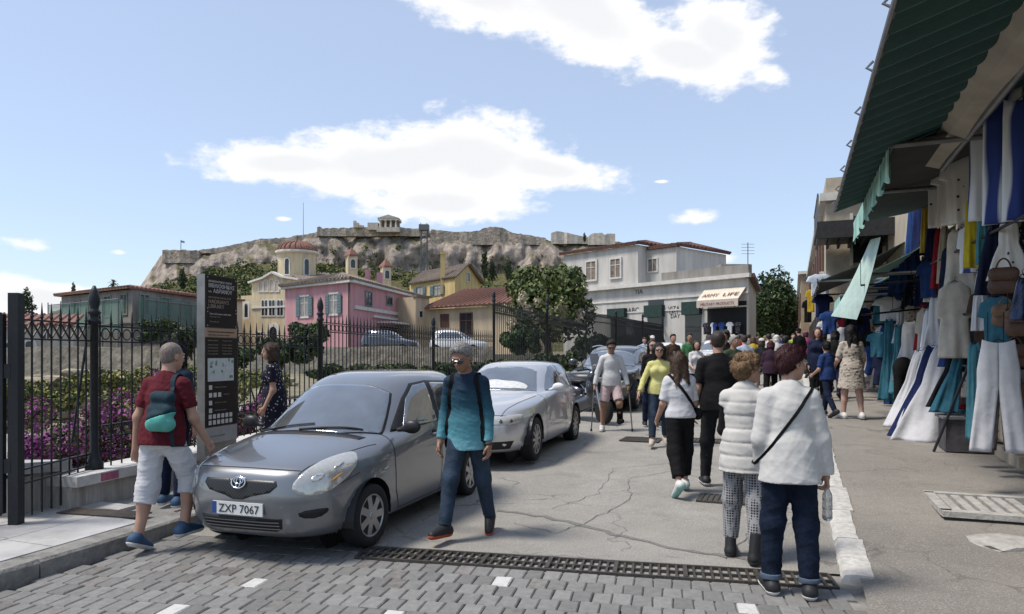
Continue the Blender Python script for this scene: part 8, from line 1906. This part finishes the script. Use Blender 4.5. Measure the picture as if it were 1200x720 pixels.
# garments: closed double-layer shells with folds
HANG = DARKMETAL
def garment(kind, label, top, w, h, face, mt, group=None, tilt=0.0, seed=0, hanger=True, name=None, lean=0.0):
    """top: world point of the hanger hook; face: compass angle the cloth faces (0 = towards the camera, along -Y)"""
    r = random.Random(seed*13+7); prof = {
        'tee': [(0,.16),(.03,.24),(.06,.40),(.34,.50),(.36,.31),(.6,.30),(1,.31)], 'dress': [(0,.13),(.02,.17),(.10,.20),(.30,.22),(.38,.21),(.6,.33),(1,.50)], 'slip': [(0,.20),(.02,.32),(.15,.36),(.4,.38),(1,.48)],
        'coat': [(0,.14),(.03,.26),(.08,.40),(.45,.50),(.48,.36),(.7,.40),(1,.44)], 'cloth': [(0,.44),(.1,.46),(.5,.47),(1,.50)], 'shawl': [(0,.10),(.1,.2),(.5,.34),(1,.46)], 'trousers': [(0,.30),(.06,.33),(.25,.40),(.40,.40),(1,.42)]}[kind]
    t = thing(name or dict(tee='t_shirt', dress='dress', slip='dress', coat='coat', cloth='hanging_cloth', shawl='shawl', trousers='trousers')[kind], label, dict(tee='T-shirt', dress='dress', slip='dress', coat='coat', cloth='cloth', shawl='shawl', trousers='trousers')[kind], loc=top, rz=R(face), group=group)
    nv, nu = 26, 18; nf = r.uniform(1.8, 4.2); ph = r.uniform(0, 6)
    def shell(u0, u1, mb, gap=None):
        grid = {}
        for sd in (0, 1):
            for i in range(nv):
                v = i/(nv-1); hw = float(np.interp(v, [q[0] for q in prof], [q[1] for q in prof]))*w
                for j in range(nu):
                    u = u0+(u1-u0)*j/(nu-1); x = u*hw
                    if gap is not None and v > .40: x = (x+gap*(v-.4)*w*(1 if u0 >= 0 else -1))
                    e = math.sqrt(max(0, 1-(2*j/(nu-1)-1)**2)); A_ = (.006+.016*w*v) if kind in ('trousers','coat','tee') else (.008+.036*w*v); fold = A_*(math.sin(nf*u*2+ph+2.2*v)+.6*math.sin(nf*u*3.7+2*ph-3*v)+.5*math.sin(9*v+3*u+ph))*(.3+.7*v)
                    y = fold+(1 if sd else -1)*(.010+.035*e*min(1, v*5+.3))
                    y += lean*h*v*v
                    zz = -.07-h*v*(1-.0*lean)+(.03*h*(u*u) if v == 0 else 0)
                    grid[sd, i, j] = (x+tilt*h*v, y, zz)
        o = len(mb.v); idx = {}
        for key, p_ in grid.items(): idx[key] = len(mb.v); mb.v.append(p_)
        fs = []
        for i in range(nv-1):
            for j in range(nu-1):
                fs.append((idx[0,i,j], idx[0,i,j+1], idx[0,i+1,j+1], idx[0,i+1,j])); fs.append((idx[1,i,j], idx[1,i+1,j], idx[1,i+1,j+1], idx[1,i,j+1]))
            fs += [(idx[0,i,0], idx[0,i+1,0], idx[1,i+1,0], idx[1,i,0]), (idx[0,i,nu-1], idx[1,i,nu-1], idx[1,i+1,nu-1], idx[0,i+1,nu-1])]
        for j in range(nu-1): fs += [(idx[0,nv-1,j], idx[0,nv-1,j+1], idx[1,nv-1,j+1], idx[1,nv-1,j]), (idx[0,0,j], idx[1,0,j], idx[1,0,j+1], idx[0,0,j+1])]
        mb.f += fs; mb.m += [0]*len(fs)
    mb = MB()
    if kind == 'trousers': shell(-1, -.0, mb, .22); shell(.0, 1, mb, .22)
    else: shell(-1, 1, mb)
    me = mb.mesh('cloth', mt, True, True); link('cloth', me, t)
    if hanger:
        hb = MB(); hb.tube([(-w*.22,0,-.085),(0,0,-.035),(w*.22,0,-.085)], .006, 5); hb.tube([(0,0,-.035),(0,0,0),(.015,0,.02),(.03,0,.0)], .003, 5); hb.build('hanger', HANG, t)
    return t
def gpx(kind, label, x0, y0, x1, y1, l, face, mt, seed, **kw):
    p = onl((x0+x1)/2, y0, l); k = p.y/FPX; cosf = max(.35, abs(math.cos(R(face)))); garment(kind, label, p+Vector((0,0,.07)), (x1-x0)*k/cosf/(1.0 if kind != 'dress' else 1.0), (y1-y0)*k, face, mt, seed=seed, **kw); return p
TEAL = C('teal_dress', (.035,.13,.18), .12, bump=1.0, bscale=9); AQUA = C('aqua', (.07,.22,.27), .1, bump=1.0, bscale=9); YELD = C('yellow_dress', (.50,.40,.03), .1, bump=1.0, bscale=9); CREAMC = C('cream_linen', (.52,.48,.41), .08, bump=1.0, bscale=9); WHITEG = C('white_linen', (.55,.55,.57), .05, bump=1.0, bscale=9); NAVYG = C('navy_dress', (.012,.02,.075), .12, bump=1.0, bscale=9); GREYG = C('grey_dress', (.10,.095,.10), .15, bump=1.0, bscale=9); BLUEG = C('blue_tee', (.02,.05,.17), .12, bump=1.0, bscale=9); CRIM = C('crimson', (.28,.02,.03), .12, bump=1.0, bscale=9); ORNG = C('orange', (.45,.16,.02), .1, bump=1.0, bscale=9)
FLAGM = stripes('flag_stripes', (.60,.62,.66), (.015,.035,.18), 34)
printm = spots('print_tee', (.58,.56,.53), (.03,.03,.05), 9, .20, .6)
# upper row
for i, (x0, x1, y0, y1) in enumerate(((1090,1104,196,266),(1101,1116,188,264),(1112,1130,180,262))): gpx('tee', 'white printed T-shirt hanging high under the beige awning', x0, y0, x1+8, y1, 1.75, -58, printm, i, group='white printed T-shirts on the top rail')
gpx('cloth', 'blue and white striped flag hanging high in the shop front', 1143, 122, 1166, 258, 1.7, -50, FLAGM, 4); gpx('cloth', 'wide blue and white striped flag beside the narrow one', 1160, 108, 1190, 262, 1.72, -44, FLAGM, 5); gpx('cloth', 'dark blue striped towel at the edge of the shop front', 1182, 118, 1212, 258, 1.8, -40, FLAGM, 6)
gpx('slip', 'yellow sleeveless dress hanging from the top rail', 1132, 234, 1149, 314, 1.8, -40, YELD, 7); gpx('slip', 'turquoise sleeveless dress hanging beside the yellow one', 1146, 236, 1160, 310, 1.8, -40, AQUA, 8); gpx('slip', 'dark grey dress hanging beside the turquoise one', 1160, 240, 1178, 300, 1.85, -40, GREYG, 9)
for i, (x0, x1, y0, y1, m_, nm) in enumerate(((1070,1080,225,300,NAVYG,'navy'),(1080,1088,228,296,YEL2,'mustard'),(1062,1072,238,318,BLUEG,'bright blue'),(1085,1096,248,330,NAVYG,'dark blue'),(1093,1102,268,338,CRIM,'crimson'),(1100,1110,262,332,BEIGEC,'tan'),(1052,1063,300,342,BLUEG,'cobalt'),(1044,1056,310,352,NAVYG,'ink blue'))): gpx('shawl', nm+' cloth hanging among the upper row of the shop', x0, y0, x1+4, y1, 1.9, -45, m_, 20+i)
# middle row
gpx('tee', 'white T-shirt with round emblem spread on the stall', 1028, 348, 1066, 376, 1.75, -35, WHITEG, 30); gpx('tee', 'royal blue T-shirt above the white one', 1026, 328, 1052, 352, 1.8, -35, BLUEG, 31)
gpx('coat', 'cream linen coat hanging in the middle row', 1103, 332, 1134, 420, 1.75, -38, CREAMC, 32); gpx('coat', 'second cream linen coat behind the first', 1116, 328, 1140, 412, 1.95, -38, CREAMC, 33); gpx('dress', 'long white linen dress in the middle row', 1084, 350, 1108, 420, 1.8, -38, WHITEG, 34); gpx('coat', 'beige linen shirt beside the long white dress', 1076, 362, 1094, 425, 1.85, -38, CREAMC, 35); gpx('shawl', 'white scarf hanging beside the brown leather bag', 1141, 316, 1158, 388, 1.8, -42, WHITEG, 36)
gpx('dress', 'white dress with blue belt hanging by the teal dresses', 1050, 378, 1082, 448, 1.7, -36, WHITEG, 37); gpx('dress', 'teal long dress hanging at the stall edge', 1032, 376, 1052, 470, 1.65, -36, TEAL, 38); gpx('dress', 'pale aqua dress beside the teal long dress', 1044, 382, 1062, 462, 1.75, -36, AQUA, 39); gpx('slip', 'dark blue long dress below the teal one', 1038, 400, 1052, 478, 1.75, -36, BLUEG, 40)
# low rail at the step
gpx('slip', 'turquoise strappy dress hanging at the shop step', 1134, 404, 1150, 516, 1.68, -34, AQUA, 41); gpx('trousers', 'white linen trousers hanging at the shop step', 1146, 402, 1194, 530, 1.6, -26, WHITEG, 42); gpx('trousers', 'grey trousers hanging behind the white linen trousers', 1160, 430, 1184, 528, 1.8, -30, GREYG, 43)
# dresses draped on a leaning stand
stand = thing('display_stand', 'dark slanting display stand holding draped dresses before the shop', 'stand', loc=stz(6.2, 1.75, 0)); mb = MB()
for ds_ in (-.75, .75): mb.tube([stz(6.2+ds_,1.45,0)-stand.location, stz(6.2+ds_,1.85,1.15)-stand.location], .018, 6)
mb.tube([stz(5.45,1.85,1.15)-stand.location, stz(6.95,1.85,1.15)-stand.location], .018, 6); mb.build('frame', DARKMETAL, stand)
tbl = thing('cloth_covered_box', 'low box under a grey crocheted cloth beneath the draped dresses', 'box', loc=stz(5.75, 1.95, 0)); mb = MB(); mb.box((0,0,.22), (.7,.55,.44), STREET_A); mb.build('box', GREYG, tbl); mb = MB(); mb.box((0,0,.45), (.78,.62,.03), STREET_A); mb.build('cover', GREYC, tbl)
for i, (lab, x0, y0, x1, y1, m_, kd) in enumerate((('white dress draped low on the display stand, outermost of its row',1046,408,1082,494,WHITEG,'dress'),('white dress draped between the outermost and the navy one',1058,404,1092,492,WHITEG,'dress'),('navy dress draped on the display stand',1056,402,1104,506,NAVYG,'dress'),('white dress with beige belt draped on the display stand',1062,402,1120,510,WHITEG,'dress'),('black dress draped behind the belted white one',1092,400,1122,470,BLACKC,'dress'),('teal dress draped at the inner end of the stand',1098,398,1130,476,TEAL,'dress'))):
    p = onl((x0+x1)/2+14, y0, 1.62+.05*i); k = p.y/FPX; garment(kd, lab, p, (x1-x0)*k*.95, (y1-y0)*k*1.02, -38, m_, seed=50+i, tilt=-.22, lean=-.22)
# bags
LEATHER = mat('brown_leather', (.095,.045,.028), rough=.45, var=.2, scale=8, bump=.2, bscale=40); LEATHER2 = mat('tan_leather', (.20,.12,.07), rough=.5, var=.2, scale=8); SEQ = mat('navy_sequins', (.025,.04,.09), rough=.25, var=.4, scale=60, metal=.5)
def bag(label, x0, y0, x1, y1, l, mt, seed, group=None):
    p = onl((x0+x1)/2, y1, l); k = p.y/FPX; w, h = (x1-x0)*k, (y1-y0)*k; t = thing('hanging_bag', label, 'bag', loc=p, rz=R(-35), group=group); S = SDF(.014)
    S.cone((-w*.30,0,h*.2), (w*.30,0,h*.2), h*.18, h*.18, .03, (1,.45,1)); S.cone((-w*.26,0,h*.5), (w*.26,0,h*.5), h*.17, h*.17, .04, (1,.4,1)); sdf_part('pouch', S, mt, t, [lambda X, Y, Z: -(Z-.01)], None, .0)
    S = SDF(.012); S.cone((-w*.36,-.055,h*.58), (w*.36,-.055,h*.58), .05, .05, .01, (1,.5,1.4)); sdf_part('flap', S, mt, t)
    mb = MB(); mb.tube([(w*.28*math.cos(a), 0, h*.6+h*.42*math.sin(a)) for a in np.linspace(0, math.pi, 12)], .010, 6); mb.build('handle', mt, t)
bag('brown leather handbag hanging with looped handle', 1162, 304, 1190, 346, 1.75, LEATHER, 1); bag('tan leather bag hanging lower in the bag column', 1166, 350, 1190, 384, 1.85, LEATHER2, 2); bag('dark brown leather bag in the middle of the bag column', 1176, 396, 1202, 432, 1.85, LEATHER, 3); bag('brown bag hanging above the lowest one', 1176, 438, 1202, 480, 1.85, LEATHER, 4); bag('lowest brown bag of the bag column by the pavement', 1186, 484, 1206, 528, 1.9, LEATHER2, 5); bag('large brown shoulder bag behind the white linen trousers', 1184, 352, 1206, 396, 1.75, LEATHER, 6)
gpx('shawl', 'navy sequined shawl hanging at the bag column', 1186, 326, 1210, 376, 1.65, -30, SEQ, 60)
# fillers deep in the shop
cols_ = [(DOTS,'dotted navy'),(FLORAL,'beige floral'),(printm,'printed white'),(FLAGM,'blue striped'),(NAVYG,'navy'),(GREYG,'grey'),(BLUEG,'blue'),(BLACKC,'black'),(CREAMC,'cream'),(WHITEG,'white'),(TEAL,'teal'),(CRIM,'crimson'),(BEIGEC,'beige'),(BROWNC,'brown'),(DKGREY,'charcoal'),(NAVY,'dark navy')]
qf = random.Random(9)
for i in range(120):
    s = qf.uniform(3.2, 12.5); l = qf.uniform(1.8, 2.9); lev = i % 3; m_, cn = cols_[qf.randrange(16)]; kd = qf.choice(('tee','slip','dress','coat','shawl')); hh = qf.uniform(.6, .95); top = (3.0, 2.1, 1.35)[lev]+qf.uniform(-.12,.12)
    kn = dict(tee='T-shirt', slip='dress', dress='dress', coat='shirt', shawl='scarf')[kd]
    garment(kd, cn+' '+kn+' on a '+('high','middle','low')[lev]+' rail inside the souvenir shop', stz(s, l, top), qf.uniform(.35,.5), min(hh, top-.35), qf.choice((-40,-52,-30,-68)), m_, seed=100+i, group='clothes hanging inside the souvenir shop')
# far stalls
for i in range(46):
    s = qf.uniform(12.2, 20.5); l = qf.uniform(.95, 2.2); lev = i % 3; m_, cn = cols_[qf.randrange(16)]; kd = qf.choice(('tee','tee','slip','coat','shawl')); top = (2.45, 1.8, 1.2)[lev]+qf.uniform(-.15,.15)
    kn = dict(tee='T-shirt', slip='dress', coat='shirt', shawl='scarf')[kd]
    garment(kd, cn+' '+kn+' on a '+('high','middle','low')[lev]+' hook at the far pavement stalls', stz(s, l, top), qf.uniform(.4,.55), qf.uniform(.5,.75), qf.choice((-20,-35,-50)), m_, seed=200+i, group='clothes at the far pavement stalls')
gpx('shawl', 'red pointed cloth hanging under the smaller mint awning', 972, 352, 1004, 384, 1.0, -20, CRIM, 70)
# football shirts under the dark awning
p = gpx('tee', 'white and pale blue football shirt with number ten under the dark awning', 946, 322, 976, 348, .55, -18, C('pale_blue_shirt', (.55,.62,.72), .06), 71)
t = [o for o in bpy.data.objects if o.get('label') == 'white and pale blue football shirt with number ten under the dark awning'][0]; text_obj('1', .30, mat('shirt_number', (.02,.03,.09), var=0), t, (-.17,-.085,-.42), (R(90),0,0), extrude=.002); text_obj('0', .30, MATS['shirt_number'], t, (-.0,-.085,-.42), (R(90),0,0), extrude=.002)
for i, (x0, y0, x1, y1, m_, lab) in enumerate(((944,340,958,366,YEL2,'yellow and green football shirt hanging below the number ten shirt'),(952,346,976,372,NAVYG,'navy football shirt with white trim under the number ten shirt'),(960,366,984,392,BLUEG,'bright blue football shirt hanging lowest under the dark awning'),(940,352,956,378,BLACKC,'black football shirt hanging beside the navy one'),(958,376,982,398,WHITEG,'white football shirt near the heads of the crowd'))): gpx('tee', lab, x0, y0, x1, y1, .6, -18, m_, 80+i)
# mannequin legs with boots at the stall
mq = thing('mannequin', 'dark dressed mannequin legs in black boots at the far stall', 'mannequin', loc=stz(8.7, 1.5, 0)); S = SDF(.02)
for dx in (-.09, .09): S.cone((dx,0,.10), (dx*.8,0,.85), .06, .09, .02); S.cone((dx,0,.06), (dx,-.14,.05), .055, .045, .02); S.cone((dx,0,.06), (dx,0,.32), .07, .075, .02)
S.ell((0,0,.98), (.18,.13,.2), .04); sdf_part('figure', S, BLACKC, mq); MB().lathe([(.2,0),(.2,.02),(.03,.03)], 16).build('base', DARKMETAL, mq)

for i in range(14):
    m_, cn = cols_[(i*5) % 12]; u = wb.u('f', 831+i*3.1); pp = wb.pt('f', u, 0, .35)+wb.root.location; pp.z = 3.55-(i % 3)*.75; garment(('tee','slip','coat')[i % 3], cn+' garment '+('high','midway','low')[i % 3]+' in the shopfront under the cream awning', pp, .5, .7, -40, m_, seed=300+i, group='clothes under the cream shop awning')
# ---- buildings beyond the stalls on the right
fb = thing('corner_building', 'cream corner building with dark balcony canopy beyond the stalls', 'building', loc=st(22, .7, 0))
def fpart(name, s0, s1, l0, l1, z0, z1, mt): return spart(name, s0, s1, l0, l1, z0, z1, mt, absz=True, root=fb)
fpart('wall', 21.5, 48, .75, 9, -.2, 6.9, CREAMW); fpart('cornice', 21.3, 48.2, .55, 9.2, 6.88, 7.15, TRIM); fpart('plinth', 21.45, 48, .70, 9, -.2, .9, OLDST); fpart('parapet', 21.5, 48, .75, 9, 7.14, 7.7, CREAMW)
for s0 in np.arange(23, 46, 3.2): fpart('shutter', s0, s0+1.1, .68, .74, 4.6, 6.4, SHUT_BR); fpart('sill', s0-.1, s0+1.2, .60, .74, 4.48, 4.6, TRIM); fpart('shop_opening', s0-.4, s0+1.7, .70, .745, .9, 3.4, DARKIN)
for l0 in (1.6, 3.4, 5.2): fpart('window', 21.42, 21.5, l0, l0+.9, 4.7, 6.3, GLASS_D); fpart('window_frame', 21.40, 21.49, l0-.1, l0, 4.6, 6.4, TRIM); fpart('window_frame', 21.40, 21.49, l0+.9, l0+1.0, 4.6, 6.4, TRIM)
bc = thing('balcony_canopy', 'dark slatted balcony canopy jutting from the corner building', 'canopy', loc=st(20, .3, 5)); 
def bpart(name, s0, s1, l0, l1, z0, z1, mt): return spart(name, s0, s1, l0, l1, z0, z1, mt, absz=True, root=bc)
bpart('deck', 17.5, 21.4, .35, 3.5, 5.35, 5.45, DARKMETAL); bpart('front_panel', 17.4, 17.5, .35, 2.6, 5.0, 5.5, mat('dark_panel', (.025,.025,.028), rough=.7, var=.3, scale=12))
for k in range(9): bpart('slat', 17.5, 21.4, .4+k*.34, .48+k*.34, 5.2, 5.35, DARKMETAL)
for k in range(5): bpart('railing_post', 17.45+k*.9, 17.49+k*.9, .36, .40, 5.45, 6.3, GALV)
bpart('railing', 17.4, 21.4, .35, .39, 6.3, 6.34, GALV)
nb = thing('tall_shop_building', 'pale rendered upper storeys above the awnings of the near shops', 'building', loc=st(2, 2.7, 4))
def npart(name, s0, s1, l0, l1, z0, z1, mt): return spart(name, s0, s1, l0, l1, z0, z1, mt, absz=True, root=nb)
npart('wall', 9, 21.3, 2.75, 9, 3.9, 8.2, mat('pinkish_render', (.42,.34,.28), rough=.9, var=.12)); npart('cornice', 8.9, 21.35, 2.6, 9, 8.19, 8.4, TRIM)
f2 = thing('far_building', 'pale building closing the right side of the street far off', 'building', loc=st(50, .3, 0))
def f2part(name, s0, s1, l0, l1, z0, z1, mt): return spart(name, s0, s1, l0, l1, z0, z1, mt, absz=True, root=f2)
f2part('wall', 48.5, 75, .2, 9, .2, 7.2, mat('ochre_wall', (.40,.32,.22), rough=.9, var=.15)); f2part('cornice', 48.3, 75, 0, 9, 7.19, 7.4, TRIM)
for s0 in np.arange(50, 72, 4): f2part('window', s0, s0+1.2, .13, .19, 4, 6, SHUT_BR)
# stone steps and slotted white drain slab at the pavement edge
p0 = P(1165, 598, 6.55); sd_s, sd_l = to_st(p0.x, p0.y)
ds = thing('slotted_slab', 'broken white concrete slab with long drain slots set in the pavement', 'slab', loc=stz(sd_s, sd_l, .012)); WS = mat('whitewashed_concrete', (.44,.42,.385), rough=.85, var=.25, scale=9, bump=.4, bscale=40, tint=(.25,.24,.22)); mb = MB(); ang = STREET_A
rotm = Matrix.Rotation(ang, 3, 'Z')
for (cx, cy, dx, dy) in ((0,.46,1.0,.10),(-.46,0,.09,.92),(0,-.46,1.0,.12)): q = rotm @ Vector((cx, cy, .02)); m2 = MB(); m2.box(q, (dx, dy, .05), ang); m2.build('rim', WS, ds)
sm_ = MB().box((0,0,0), (.075,.80,.045)).mesh('slat', WS)
for k in range(6): q = rotm @ Vector((-.36+k*.115, 0, .012)); o = link('slat', sm_, ds, q); o.rotation_euler = (0,0,ang)
m2 = MB(); m2.box((0,0,-.03), (.95,.95,.05), ang); m2.build('pit', JOINT, ds)
p0 = P(1182, 640, 5.6); t = thing('broken_slab', 'broken white concrete piece lying beside the slotted slab', 'slab', loc=(p0.x, p0.y, zp(p0.x,p0.y)-.01)); o = link('slab', rock_mesh(77), t); o.scale = (.55,.45,.08); o.data.materials[0] = WS
